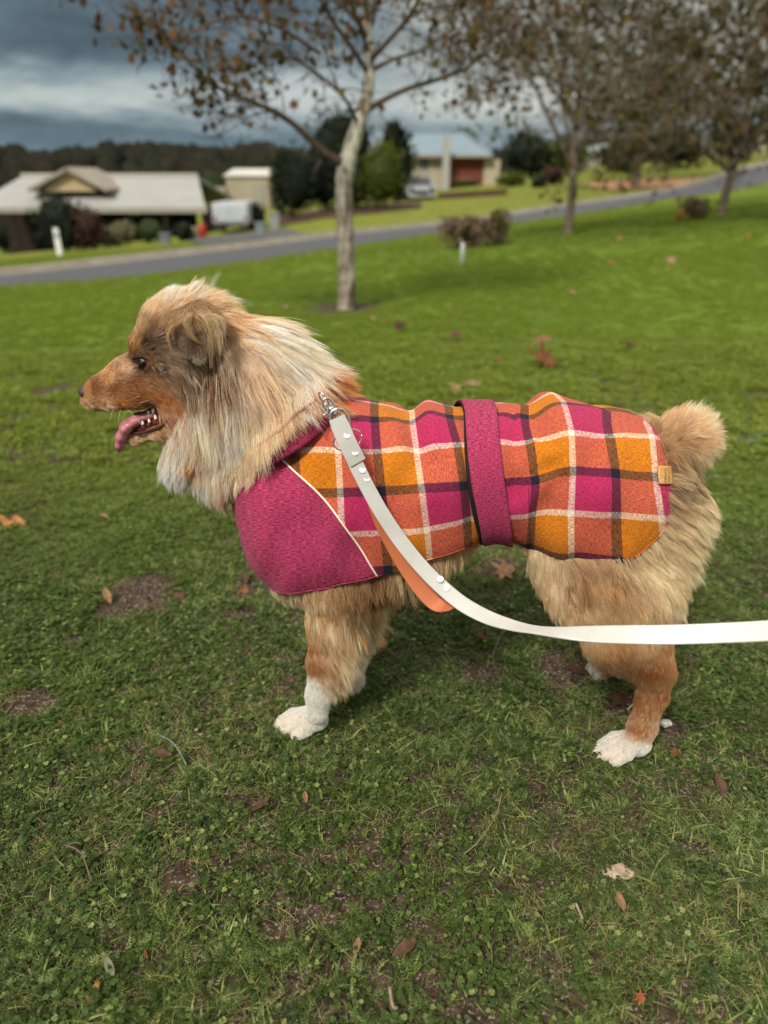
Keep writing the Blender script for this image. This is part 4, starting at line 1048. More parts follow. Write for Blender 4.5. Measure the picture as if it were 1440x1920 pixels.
# burgundy chest panel
front = densify([(428,905),(440,975),(455,1035),(468,1075)], 50)
chest_hem = densify([p for p in HEM if 468 <= p[0] <= 708], 60)
tl = densify([(428,905),(470,884),(527,861)], 60)
Lx = np.array([[P(x, y, YM).x+.0004, 0] for x, y in front]); Lz = np.array([P(x, y, YM).z for x, y in front])
for i in range(len(Lx)):
    X = Lx[i, 0]; zt, zb, zc, hh, wd = trunk_par(X, Lz[i]); c = np.clip((Lz[i]-zc)/hh, -1, 1); Lx[i, 1] = math.acos(math.copysign(abs(float(c))**(NE/2), float(c)))
Tx = to_xa(tl); Tx[0] = Lx[0]; Bx = to_xa(chest_hem); Bx[0] = Lx[-1]; Rx = to_xa(densify(PIPE, 50)); Rx[0] = Tx[-1]; Rx[-1] = Bx[-1]
XAc = coons(Tx, Bx, Lx, Rx)
chest = cloth('chest_panel', XAc, OFF, M_burg, coat)
chest['label'] = 'plain burgundy chest panel'
# piping and bound edges
def edge_tube(name, line, off, rad, mat, seg=6, nn=90, far=True, raw=None, sides=(-1, 1)):
    mb = MB()
    xa = to_xa(densify(line, nn)) if raw is None else raw
    for si in sides:
        base = surf(xa[:, 0], xa[:, 1], off, side=-1); fo = np.array([fold_off(*proj(p)) for p in base])
        fo = fo*(.35+.65*ss(0, .35, xa[:, 1])); pts_ = surf(xa[:, 0], xa[:, 1], off+fo, side=si); mb.tube([tuple(p) for p in pts_], rad, seg)
    o = mb.build(name, mat, coat, True)
    at_ = o.data.attributes.new('plaid', 'FLOAT_VECTOR', 'POINT')
    at_.data.foreach_set('vector', np.array([(plaid_u(*proj(v.co)), plaid_v(*proj(v.co)), 0) for v in o.data.vertices], np.float32).ravel()); return o
M_pipe = simple('white_piping', (238, 228, 206), .6, .08, 90)
for sd_ in ((-1,), (1,)): edge_tube('piping', PIPE, OFF+.0012, .0015, M_pipe, sides=sd_)
edge_tube('bound_edge', hem_rear+REAR[1:], OFF-.0006, .0017, M_plaid)
edge_tube('bound_edge', [p for p in HEM if 468 <= p[0] <= 708], OFF-.0006, .0017, M_burg)
# belt
def band(name, left, right, off, mat, a_end=3.12, nn=60, mm=10, thick=.003, fold=0.0):
    Lp = to_xa(densify(left, 30)); Rp = to_xa(densify(right, 30)); g = []
    al = np.linspace(0, a_end, nn)
    for a_ in al:
        xl = np.interp(a_, Lp[:, 1], Lp[:, 0]); xr = np.interp(a_, Rp[:, 1], Rp[:, 0]); g.append([(lerp(xl, xr, k/(mm-1)), a_) for k in range(mm)])
    XAb = np.array(g); vs = []; fs = []; uvs = []
    for si in (-1, 1):
        b = len(vs); base = surf(XAb[..., 0], XAb[..., 1], off, -1)
        dn = np.array([fold_off(*proj(p)) for p in base.reshape(-1, 3)]).reshape(base.shape[:2])*fold
        pt = surf(XAb[..., 0], XAb[..., 1], off+dn, si)
        for i in range(nn):
            for j in range(mm): vs.append(tuple(pt[i, j])); x, y = proj(base[i, j]); uvs.append((x/76, y/76, 0))
        for i in range(nn-1):
            for j in range(mm-1):
                f = (b+i*mm+j, b+(i+1)*mm+j, b+(i+1)*mm+j+1, b+i*mm+j+1); fs.append(f if si < 0 else tuple(reversed(f)))
    o = mesh_obj(name, vs, fs, mat, coat); at_ = o.data.attributes.new('plaid', 'FLOAT_VECTOR', 'POINT'); at_.data.foreach_set('vector', np.array(uvs, np.float32).ravel())
    bm = bmesh.new(); bm.from_mesh(o.data); bmesh.ops.remove_doubles(bm, verts=bm.verts, dist=.0003); bmesh.ops.recalc_face_normals(bm, faces=bm.faces); bm.to_mesh(o.data); bm.free()
    o.data.polygons.foreach_set('use_smooth', [True]*len(o.data.polygons))
    sm = o.modifiers.new('s', 'SOLIDIFY'); sm.thickness = thick; sm.offset = -1
    return o
BL = [(871,776),(876,850),(884,910),(895,960),(905,1008),(906,1018)]; BR = [(930,772),(938,850),(945,905),(954,960),(960,1010),(961,1016)]
band('belt', BL, BR, .0075, M_burg, 2.62)
band('belt_lining', [(869,776),(871,850),(877,910),(886,960),(899,1008),(902,1020)], [(928,772),(935,850),(942,905),(950,960),(957,1010),(960,1022)], .0045, M_black, 3.12)
# leather tag sewn on the rear edge
tg = []
for v in np.linspace(0, 1, 12):
    for u in np.linspace(0, 1, 8):
        x = lerp(lerp(1231, 1234, v), lerp(1257, 1262, v), u); y = lerp(lerp(875, 876, u), lerp(908, 909, u), v); xx, aa = px2xa(x, y)
        f0 = fold_off(x, y); p = surf(xx, aa, OFF+.0028+f0*(.35+.65*float(ss(0, .35, aa))), -1); tg.append((tuple(p), x, y))
tf = [(i*8+j, (i+1)*8+j, (i+1)*8+j+1, i*8+j+1) for i in range(11) for j in range(7)]
def mat_leather():
    m, n = material('tan_leather'); v = n.noise(n.obj(), 300, 4)
    n.out(n.bsdf(n.mix(n.map(v, .3, .7), lin((176, 128, 72)), lin((206, 160, 100))), .55, n.bump(v, .4, .001), spec=.35)); return m
tagm = mesh_obj('leather_tag', [t[0] for t in tg], tf, mat_leather(), coat); sm = tagm.modifiers.new('s', 'SOLIDIFY'); sm.thickness = .0016; sm.offset = 1
# printing burnt into the tag: small marks in three lines, reading up the edge
mk = MB(); r_ = random.Random(5)
def tagpt(x, y, o_=.0048):
    xx, aa = px2xa(x, y); f0 = fold_off(x, y); return Vector(surf(xx, aa, OFF+o_+f0*(.35+.65*float(ss(0, .35, aa))), -1))
for cx in (1246, 1252, 1258):
    y = 881
    while y < 904:
        h = r_.choice([2.0, 2.6, 1.6]); mk.tube([tagpt(cx-1.6, y), tagpt(cx+1.6, y+.3)], .0003, 4)
        if r_.random() < .7: mk.tube([tagpt(cx+r_.choice([-1.6, 0, 1.6]), y), tagpt(cx+r_.choice([-1.6, 1.4]), y+h)], .0003, 4)
        y += h+1.2
mk.build('tag_print', simple('burnt_print', (96, 62, 34), .7), coat)
# collar: padded stand-up band round the neck
def collar():
    # ring stations: low edge and high edge, near side in photo px, from nape to throat
    lowr = densify([(634,768),(612,796),(575,832),(527,862),(470,886),(428,906)], 30)
    hi = densify([(600,726),(574,752),(535,790),(492,830),(445,862),(414,880)], 30)
    vs = []; uvs = []
    rows = 9; Nn = 30
    for si in (-1, 1):
        for i in range(Nn):
            t = i/(Nn-1); wlow = .106*math.sin(math.pi*min(1, .06+t*.94))**.7; whi = .086*math.sin(math.pi*min(1, .04+t*.95))**.7
            for k in range(rows):
                s = k/(rows-1); hw = lerp(wlow, whi, s)+.006*math.sin(math.pi*s)
                if i == 0 or i == Nn-1: hw = 0 if i == Nn-1 else .012
                Y = YM-hw; p = P(lerp(lowr[i][0], hi[i][0], s), lerp(lowr[i][1], hi[i][1], s), Y)
                vs.append((p.x, YM+si*hw, p.z)); uvs.append((i*.24, s*.6+si, 0))
    fs = []
    for b in (0, Nn*rows):
        for i in range(Nn-1):
            for k in range(rows-1):
                f = (b+i*rows+k, b+(i+1)*rows+k, b+(i+1)*rows+k+1, b+i*rows+k+1); fs.append(f if b else tuple(reversed(f)))
    for k in range(rows-1): # close the nape
        fs.append((k, k+1, Nn*rows+k+1, Nn*rows+k))
    o = mesh_obj('collar', vs, fs, M_burg, coat); at_ = o.data.attributes.new('plaid', 'FLOAT_VECTOR', 'POINT'); at_.data.foreach_set('vector', np.array(uvs, np.float32).ravel())
    bm = bmesh.new(); bm.from_mesh(o.data); bmesh.ops.remove_doubles(bm, verts=bm.verts, dist=.0005); bmesh.ops.recalc_face_normals(bm, faces=bm.faces); bm.to_mesh(o.data); bm.free()
    o.data.polygons.foreach_set('use_smooth', [True]*len(o.data.polygons))
    sm = o.modifiers.new('s', 'SOLIDIFY'); sm.thickness = .006; sm.offset = 0
    return o
collar()

# ================================================================== leash
def mat_vinyl(name, srgb, rough=.38):
    m, n = material(name); c = lin(srgb); p = n.obj(); v = n.noise(p, 25, 5, .6)
    col = n.mix(n.map(v, .35, .75), c, tuple(x*.88 for x in c)); col = n.mix(n.math('MULTIPLY', n.map(n.noise(p, 90, 4, .7), .66, .74), .35), col, lin((170, 150, 120)))
    n.out(n.bsdf(col, rough, n.bump(n.noise(p, 500, 2), .12, .001), spec=.5)); return m
M_white = mat_vinyl('white_strap', (192, 191, 186)); M_tan = mat_vinyl('tan_strap_back', (188, 108, 70), .5)
m_, n = material('nickel'); n.out(n.bsdf(n.mix(n.noise(n.obj(), 60, 3), lin((170, 170, 172)), lin((215, 215, 214))), .22, metal=1.0)); M_metal = m_
def mat_two():
    return [M_white, M_tan]
leash = empty('leash', tuple(P(655, 850, .93)), label='white leash with tan underside clipped to the ring at the dog coat collar', cat='leash')
def ribbon(name, pts, width, tilt, thick, mats, parent, per=10, cut=None, top_mat=0, bot_mat=1):
    """flat strap along pts (px, py, Y); tilt in degrees turns its face away from the camera"""
    P3 = catmull([P(*q) for q in pts], per); W = cr1(width, per); T = cr1(tilt, per); vs = []; fs = []; mi = []
    cen = Vector((0, 0, CAMH))
    for i, p in enumerate(P3):
        t = (P3[min(i+1, len(P3)-1)]-P3[max(i-1, 0)]).normalized(); v = (cen-p); v -= t*v.dot(t); v.normalize(); b = t.cross(v).normalized()
        a = math.radians(T[i]); h = b*math.cos(a)+v*math.sin(a); nn = t.cross(h).normalized()
        if nn.dot(v) < 0: nn = -nn
        hw = W[i]/2; e = thick/2; r_ = e*.7
        for (x, y) in [(-hw, -e+r_*.6), (-hw+r_, -e), (hw-r_, -e), (hw, -e+r_*.6), (hw, e-r_*.6), (hw-r_, e), (-hw+r_, e), (-hw, e-r_*.6)]: vs.append(p+h*x+nn*y)
    for i in range(len(P3)-1):
        for k in range(8):
            k2 = (k+1) % 8; fs.append((i*8+k, i*8+k2, (i+1)*8+k2, (i+1)*8+k)); mi.append(bot_mat if k in (0, 1, 2) else top_mat)
    fs += [tuple(range(7, -1, -1)), tuple((len(P3)-1)*8+k for k in range(8))]; mi += [top_mat, top_mat]
    o = mesh_obj(name, vs, fs, mats, parent, smooth=False)
    o.data.polygons.foreach_set('material_index', mi)
    bm = bmesh.new(); bm.from_mesh(o.data); bmesh.ops.recalc_face_normals(bm, faces=bm.faces); bm.to_mesh(o.data); bm.free(); return o
STRAP = [(634,795,.928),(650,832,.922),(668,872,.916),(690,916,.910),(716,962,.905),(748,1010,.900),(786,1058,.892),(826,1099,.882),(868,1133,.868),(915,1158,.85),(962,1173,.83),(1004,1181,.815),(1050,1186,.80),(1110,1189,.785),(1180,1190,.77),(1260,1190,.755),(1350,1187,.74),(1450,1182,.725),(1560,1172,.71),(1760,1150,.69),(2100,1070,.64),(2500,930,.58)]
WID = [.0215,.020,.0195,.0195,.0195,.020,.020,.0205,.021,.021,.021,.021,.022,.023,.0235,.0235,.0235,.0235,.0235,.0235,.0235,.0235]
TLT = [0,0,0,0,0,2,4,8,16,30,50,62,52,30,16,8,4,0,0,0,0,0]
strap = ribbon('strap', STRAP, WID, TLT, .003, mat_two(), leash)
ribbon('strap_end', [(631,783,.922),(640,803,.9195),(650,827,.9165),(662,851,.9145),(671,867,.9145)], [.021,.0235,.0235,.0235,.0225], [0]*5, .003, mat_two(), leash)
ribbon('strap_fold', [(699,935,.918),(714,974,.916),(738,1022,.913),(766,1070,.908),(795,1110,.900),(816,1131,.894),(832,1138,.888)], [.018,.021,.022,.0225,.0225,.022,.018], [18,14,10,8,8,14,28], .003, mat_two(), leash, top_mat=1, bot_mat=0)
ribbon('strap_fold', [(829,1139,.889),(841,1136,.884),(850,1129,.880),(854,1122,.8785)], [.016,.018,.018,.018], [40,50,44,30], .003, mat_two(), leash, top_mat=1, bot_mat=1)
def rivet(px, py, Y, r=.0046):
    c = P(px, py, Y); v = (Vector((0, 0, CAMH))-c).normalized(); v = (v+Vector((.1, 0, .15))).normalized(); u = v.orthogonal().normalized(); b = v.cross(u); vs = []; fs = []; seg = 20
    prof = [(1.0, -.0012), (1.0, .0001), (.90, .0006), (.62, .0008), (.5, .0004), (.25, .0005), (.0, .0005)]
    for rr_, h in prof[:-1]:
        for k in range(seg): a = 2*math.pi*k/seg; vs.append(c+(u*math.cos(a)+b*math.sin(a))*r*rr_+v*h)
    vs.append(c+v*prof[-1][1])
    for i in range(len(prof)-2):
        for k in range(seg): k2 = (k+1) % seg; fs.append((i*seg+k, i*seg+k2, (i+1)*seg+k2, (i+1)*seg+k))
    L = (len(prof)-2)*seg; fs += [(L+k, L+(k+1) % seg, len(vs)-1) for k in range(seg)]
    return mesh_obj('rivet', vs, fs, M_rivet, leash)
M_rivet = simple('rivet_white', (232, 232, 230), .25, .05, 50, spec=.6)
for q in [(651,816,.9170),(666,848,.9142),(680,881,.9138),(688,897,.9122),(826,1086,.8832),(838,1102,.8797)]: rivet(*q)
def ring(name, c, u, v, ru, rv, rad, mat=None, a0=0, a1=2*math.pi, parent=None, seg=28, sq=1.0):
    pts_ = []
    for k in range(seg+1):
        a = lerp(a0, a1, k/seg); ca, sa = math.cos(a), math.sin(a)
        pts_.append(c+u*ru*math.copysign(abs(ca)**sq, ca)+v*rv*math.copysign(abs(sa)**sq, sa))
    return MB().tube(pts_, rad, 9).build(name, mat or M_metal, parent or leash, True)
def vframe(p):
    v = (Vector((0, 0, CAMH))-p).normalized(); r = Vector((1, 0, 0)); r = (r-v*r.dot(v)).normalized(); return r, v.cross(r).normalized(), v
def axisframe(p, px0, px1):
    """unit vectors along and across the line px0->px1 seen on the strap"""
    a = P(px0[0], px0[1], p.y); b = P(px1[0], px1[1], p.y); t = (b-a).normalized(); v = (Vector((0, 0, CAMH))-p).normalized(); t = (t-v*t.dot(v)).normalized(); return t, v.cross(t).normalized(), v
c = P(637, 788, .924); t, b, v = axisframe(c, (628,770), (646,812))
ring('swivel_ring', c, t, b, .0150, .0115, .0015, sq=.8)
c = P(652, 825, .9195); ring('o_ring', c+v*-.002, b, t, .0190, .0125, .0011)
c0 = P(622, 768, .935); t, b, v = axisframe(c0, (612,750), (634,785))
mb = MB(); mb.tube([c0-t*.002, c0+t*.007, c0+t*.010], [.0042, .0042, .003], 12); mb.tube([c0+t*.009, c0+t*.013], [.0024, .0024], 10); mb.build('swivel_barrel', M_metal, leash, True)
ring('snap_hook', c0-t*.008, t, b, .0085, .0062, .0016)
MB().tube([c0+v*.002, c0+v*.0052, c0+v*.0058], [.0046, .0044, .002], 14).build('swivel_boss', M_metal, leash, True)
MB().tube([c0+b*-.003+v*.002, c0-b*.012+t*.001+v*.003, c0-b*.0145+t*.0005+v*.003], [.0016, .0014, .0018], 8).build('thumb_latch', M_metal, leash, True)
c1 = P(607, 748, .945); t, b, v = axisframe(c1, (600,738), (615,758)); ring('link', c1, t, (b*.6+v*.8), .010, .0052, .0011)
# ================================================================== trees
def lobed(n_l=5, r_in=.42, seed=0):
    """outline of a plane leaf, base at the origin, tip along +Y, unit size"""
    pts_ = []
    tips = [(-150, .55), (-105, .72), (-52, .88), (0, 1.0), (52, .88), (105, .72), (150, .55)]
    rr = random.Random(seed)
    for i, (a, r) in enumerate(tips):
        t = math.radians(a); c = (0, .38)
        pts_.append((c[0]+math.sin(t)*r*.58*rr.uniform(.9, 1.1), c[1]+math.cos(t)*r*.58))
        if i < len(tips)-1:
            t2 = math.radians((a+tips[i+1][0])/2); r2 = r_in*rr.uniform(.75, 1.1); pts_.append((c[0]+math.sin(t2)*r2*.62, c[1]+math.cos(t2)*r2*.62))
    return pts_
def leaf_fan(size, seed, curl=.25):
    o_ = lobed(seed=seed); rr = random.Random(seed+100); vs = [(0, .36*size, .02*size)]
    for x, y in o_: d = math.hypot(x, y-.36); vs.append((x*size, y*size, (d*d*curl*rr.uniform(.2, 1.9)+(rr.random()-.5)*.06)*size))
    vs.append((0, -.02*size, 0)); n_ = len(o_)
    fs = [(0, i+1, i+2) for i in range(n_-1)]+[(0, n_, n_+1), (0, n_+1, 1)]
    return vs, fs
def mat_leafy(name, cols, transl=.35, rough=.6):
    m, n = material(name); f = n.attr('col', 'Fac')
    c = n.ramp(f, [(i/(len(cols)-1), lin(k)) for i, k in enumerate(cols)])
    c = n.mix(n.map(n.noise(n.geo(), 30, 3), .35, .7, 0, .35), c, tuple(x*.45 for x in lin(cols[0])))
    p = n.bsdf(c, rough, spec=.25); tr = n.new('ShaderNodeBsdfTranslucent'); n.put(tr.inputs[0], c)
    mx = n.new('ShaderNodeMixShader'); mx.inputs[0].default_value = transl; n.t.links.new(p, mx.inputs[1]); n.t.links.new(tr.outputs[0], mx.inputs[2]); n.out(mx.outputs[0]); return m
def mat_bark():
    m, n = material('plane_bark'); p = n.obj(); q = n.vscale(p, (1, 1, .35))
    a = n.noise(q, 9, 5, .65, .6); b = n.noise(n.vscale(p, (1, 1, .18)), 26, 5, .7, .4)
    c = n.ramp(a, [(.32, lin((84, 70, 60))), (.40, lin((128, 116, 100))), (.45, lin((186, 180, 164))), (.62, lin((208, 204, 190)))])
    c = n.mix(n.math('MULTIPLY', n.map(b, .49, .60), .8), c, lin((76, 62, 54)))
    # the foot of the trunk keeps its old brown bark
    lowf = n.map(n.math('ADD', n.sep(p)[2], n.math('MULTIPLY', n.noise(p, 7, 4), .5)), .95, 1.35, .55, 0)
    c = n.mix(n.math('MULTIPLY', lowf, n.map(b, .3, .5)), c, lin((98, 82, 74)))
    n.out(n.bsdf(c, .9, n.bump(n.math('ADD', a, b), .8, .01), spec=.15)); return m
M_bark = mat_bark(); M_twig = simple('twig_bark', (92, 78, 66), .9, .3, 30)
M_bark2 = simple('grey_bark', (112, 100, 88), .95, .4, 12, bump=.6)
M_autumn = mat_leafy('autumn_leaves', [(58, 42, 26), (88, 62, 30), (116, 86, 36), (104, 96, 42), (82, 84, 38), (138, 88, 38)])
M_autumn2 = mat_leafy('dull_autumn_leaves', [(40, 34, 20), (64, 52, 26), (84, 78, 34), (70, 78, 34), (96, 88, 36), (132, 96, 42)])
def leaf_mass(spots, size, mat, name, parent, seed, face_rand=1.0, cols=None):
    """many leaves in one mesh; spots (N,3)"""
    r = np.random.default_rng(seed); protos = [leaf_fan(1.0, k, .35) for k in range(6)]
    V, Fs, Cc = [], [], []; b = 0
    cl = r.random(len(spots)) if cols is None else cols
    for k, sp in enumerate(spots):
        vs, fs = protos[k % 6]; vs = np.array(vs)*size*r.uniform(.6, 1.25)
        yaw, pit, rol = r.uniform(0, 6.28), r.normal(-1.0, .7)*face_rand, r.normal(0, .6)
        M = np.array(Matrix.Rotation(yaw, 3, 'Z') @ Matrix.Rotation(pit, 3, 'X') @ Matrix.Rotation(rol, 3, 'Y'))
        vs = vs@M.T+sp; V.append(vs); Fs += [tuple(i+b for i in f) for f in fs]; Cc += [cl[k]]*len(vs); b += len(vs)
    o = mesh_obj(name, np.concatenate(V), Fs, mat, parent, smooth=False); vcol(o, np.repeat(np.array(Cc)[:, None], 3, 1)); return o
def branch_path(rr, start, d, length, n_=7, droop=0.0, wig=.22):
    pts_ = [Vector(start)]; d = Vector(d).normalized()
    for i in range(n_):
        d = (d+Vector((rr.gauss(0, wig), rr.gauss(0, wig), rr.gauss(0, wig)-droop))).normalized(); pts_.append(pts_[-1]+d*length/n_)
    return pts_
def add_twigs(rr, mb, tips, path, r0, depth, spread=.9, ln=.5, up=.25, dens=1.0):
    n_ = max(2, int(len(path)*.55*dens))
    for _ in range(n_):
        i = rr.randint(max(1, len(path)//3), len(path)-1); p = path[i]; t = (path[i]-path[i-1]).normalized()
        d = (t+Vector((rr.gauss(0, spread), rr.gauss(0, spread), rr.gauss(up, spread*.6)))).normalized()
        L = ln*rr.uniform(.6, 1.2); q = branch_path(rr, p, d, L, 5, .04); mb.tube(q, [max(.0015, r0*(1-k/6)) for k in range(6)], 5)
        tips += [(q[k], depth) for k in (2, 3, 4, 5)]
        if depth > 0: add_twigs(rr, mb, tips, q, r0*.6, depth-1, spread, ln*.62, up)
def built_tree(name, base, trunk, limbs, label, mat, leafmat, seed, leafsize, nleaf, twig_r, twig_len, upgrow, singles=0, group=None, depth=2, crown_dens=1.0, pick=None):
    rr = random.Random(seed); root = empty(name, base, label=label, cat='tree', group=group)
    mb = MB(); tips = []
    tp = catmull([t[:3] for t in trunk], 8); tr = cr1([t[3] for t in trunk], 8)
    tr = [r*(1+.05*math.sin(i*1.9)+.04*math.sin(i*.7+1)) for i, r in enumerate(tr)]
    tr[0] *= 1.25; tr[1] *= 1.12
    mb.tube(tp, tr, 18)
    tk = mb.build('trunk', mat, root, True)
    mb2 = MB()
    for L in limbs:
        path = catmull([t[:3] for t in L], 6); rad = cr1([t[3] for t in L], 6); mb2.tube(path, [max(.002, r) for r in rad], 10)
        add_twigs(rr, mb2, tips, path, min(twig_r, rad[len(rad)//2]*.7+.001), depth, ln=twig_len, dens=crown_dens)
    add_twigs(rr, mb2, tips, tp[len(tp)//2:], twig_r, depth, ln=twig_len*1.2, dens=crown_dens)
    # upper crown that leaves the frame: limbs that climb from the trunk top
    for k in range(upgrow[0]):
        st = tp[rr.randint(int(len(tp)*.6), len(tp)-1)]; a = rr.uniform(0, 6.28); d = Vector((math.cos(a)*.7, math.sin(a)*.7, rr.uniform(.5, 1.3)))
        q = branch_path(rr, st, d, upgrow[1]*rr.uniform(.6, 1.1), 9, -.02, .16); mb2.tube(q, [max(.003, twig_r*2.4*(1-i/10)) for i in range(10)], 8)
        add_twigs(rr, mb2, tips, q, twig_r, depth, ln=twig_len, dens=crown_dens)
    mb2.build('limb', M_twig if mat is M_bark else mat, tk, True)['kind'] = 'stuff'
    r = np.random.default_rng(seed)
    T = np.array([tuple(t[0]) for t in tips])
    if pick is not None: 
        w_ = pick(T); w_ = w_/w_.sum(); idx_ = r.choice(len(T), nleaf, p=w_)
    else: idx_ = r.choice(len(T), nleaf)
    sp = T[idx_]+r.normal(0, leafsize*.55, (nleaf, 3))-[0, 0, leafsize*.3]
    if singles:
        prm = [leaf_fan(leafsize*.95, 40+k, .35) for k in range(5)]; ms = []
        for k, (vs, fs) in enumerate(prm):
            for cc in (0.05, .3, .55, .8, .98):
                me = bpy.data.meshes.new('leaf'); me.from_pydata(vs, [], fs); me.materials.append(leafmat); a_ = me.attributes.new('col', 'FLOAT_COLOR', 'POINT'); a_.data.foreach_set('color', np.tile([cc, cc, cc, 1], len(vs)).astype(np.float32)); ms.append(me)
        inv = world_inv(root)
        # the leaves that show best: inside the view
        vis = [i for i in range(nleaf) if 0 < proj(sp[i])[0] < 1440 and 0 < proj(sp[i])[1] < 1900][:singles]
        for i in vis:
            o = bpy.data.objects.new('leaf', ms[rr.randrange(len(ms))]); COL.objects.link(o); o.parent = root; o.matrix_parent_inverse = inv
            o.location = sp[i]; o.rotation_euler = (rr.gauss(-1.0, .7), rr.gauss(0, .5), rr.uniform(0, 6.28)); s_ = rr.uniform(.65, 1.25); o.scale = (s_, s_, s_)
        keep = np.ones(nleaf, bool); keep[vis] = False; sp = sp[keep]
    cr = leaf_mass(sp, leafsize, leafmat, 'crown', root, seed); cr['kind'] = 'stuff'
    return root
YT = hit(650, 579).y; print('tree distance', YT)
def W(px, py, dY, rpx, Y0_=None): Y0_ = Y0_ or YT; p = P(px, py, Y0_+dY); return (p.x, p.y, p.z, rpx*pxm(Y0_, 500))
tb = hit(650, 579)
trunk = [(tb.x, tb.y, tb.z-.03, 18*pxm(YT, 500)), W(650,540,0,16.5), W(650,480,0,16), W(646,410,.02,15.5), W(645,350,.03,16), W(652,300,.03,15.5), W(668,245,.05,13), W(684,195,.08,11), W(692,150,.1,9.5), W(693,100,.12,8), W(688,50,.15,7), W(684,-20,.2,6), W(680,-120,.2,5), W(676,-260,.3,4), W(670,-420,.3,2.5)]
limbs = [
 [W(640,305,.0,8),W(604,283,-.02,6.5),W(575,255,-.05,6),W(540,225,-.1,5),W(490,198,-.2,4),W(430,176,-.3,3),W(380,140,-.4,2.4),W(330,90,-.5,1.8),W(290,40,-.6,1.2)],
 [W(686,208,.08,6),W(715,190,.1,5),W(760,168,.15,4.4),W(810,152,.2,4),W(860,135,.3,3.2),W(905,105,.4,2.6),W(960,60,.5,2),W(1000,10,.5,1.4)],
 [W(695,112,.1,5),W(725,80,.0,4),W(760,40,-.1,3.4),W(790,-10,-.2,3),W(820,-90,-.3,2)],
 [W(672,235,.05,4),W(650,190,-.1,3),W(610,150,-.25,2.5),W(570,120,-.4,2),W(520,80,-.5,1.5)],
 [W(692,140,.1,5),W(660,90,.0,4),W(625,40,-.15,3.2),W(590,-20,-.3,2.6),W(560,-90,-.4,2)],
 [W(700,130,.1,4),W(740,110,.3,3),W(800,90,.5,2.5),W(850,50,.7,2)],
 [W(688,60,.15,4.5),W(640,10,.3,3.5),W(560,-40,.3,2.8),W(470,-60,.2,2.2),W(380,-40,.1,1.6)],
 [W(688,30,.1,4.5),W(740,-30,.2,3.5),W(830,-60,.2,2.8),W(920,-40,.1,2)],
 [W(600,100,-.3,3),W(520,50,-.5,2.5),W(440,30,-.6,2),W(360,60,-.7,1.4)]]
def pick1(T):
    q = np.array([proj(t) for t in T]); w_ = np.ones(len(T))
    w_ *= np.where(q[:, 1] > 215, .03, 1)*np.where((q[:, 0] > 690) & (q[:, 1] > 60), .42, 1)*np.where((q[:, 1] > 60) & (q[:, 1] < 200) & (q[:, 0] < 660), 1.7, 1); return w_
built_tree('plane_tree', tuple(tb), trunk, limbs, 'slim plane tree with mottled pale bark, bent trunk, standing nearest behind the dog', M_bark, M_autumn, 5, .070, 1750, .006, .42, (9, 2.4), singles=280, depth=2, pick=pick1)
def generic_tree(px, py, label, seed, h_px, rad_px, fork_px, trunk_r, nleaf, leafsize, group=None, lean=0, mat=None, leafmat=None, low=0):
    b = hit(px, py); Y0_ = b.y; k = pxm(Y0_, 400); H = h_px*k; Rr = rad_px*k; fh = fork_px*k; rr = random.Random(seed)
    tr = [(b.x, b.y, b.z-.05, trunk_r*k), (b.x+.02, b.y, b.z+fh*.5, trunk_r*k*.85), (b.x+lean*k*.4, b.y, b.z+fh, trunk_r*k*.8), (b.x+lean*k, b.y+.1, b.z+fh*1.8, trunk_r*k*.6), (b.x+lean*k*1.1, b.y, b.z+H*.6, trunk_r*k*.35), (b.x+lean*k*1.1, b.y, b.z+H*.95, trunk_r*k*.1)]
    limbs_ = []
    for q in range(13):
        a = q*2.4+rr.uniform(-.4, .4); z0 = fh*rr.uniform(.9, 2.2); e = rr.uniform(.25, .95)
        d = Vector((math.cos(a)*Rr, math.sin(a)*Rr, H*e*.75-low*k*(q % 3 == 0))); s0 = Vector((b.x+lean*k*min(1, z0/fh/1.8), b.y, b.z+z0))
        end = Vector((b.x+lean*k, b.y, b.z+fh*.8))+d*rr.uniform(.75, 1.0)
        mid = s0.lerp(end, .5)+Vector((0, 0, Rr*.08)); r0 = trunk_r*k*.4
        limbs_.append([(*s0, r0), (*s0.lerp(mid, .5), r0*.8), (*mid, r0*.55), (*mid.lerp(end, .5), r0*.35), (*end, r0*.15)])
    return built_tree('plane_tree', tuple(b), tr, limbs_, label, mat or M_bark2, leafmat or M_autumn2, seed, leafsize, nleaf, trunk_r*k*.13, Rr*.42, (5, H*.5), depth=2, group=group)
GT = 'young plane trees along the road'
generic_tree(1063, 441, 'brown leafed plane tree with a thin straight trunk, right of the pruned shrubs', 21, 560, 260, 120, 9, 4200, .105, GT)
generic_tree(1352, 402, 'forked plane tree at the far right edge of the lawn by the road', 33, 560, 250, 60, 9, 5200, .12, GT, lean=14, low=10)
generic_tree(1600, 410, 'plane tree whose brown crown hangs into the upper right corner', 41, 620, 240, 90, 10, 4200, .12, GT)
generic_tree(1190, 352, 'broad dark brown tree across the road behind the two right plane trees', 47, 330, 170, 50, 8, 5000, .2, None)

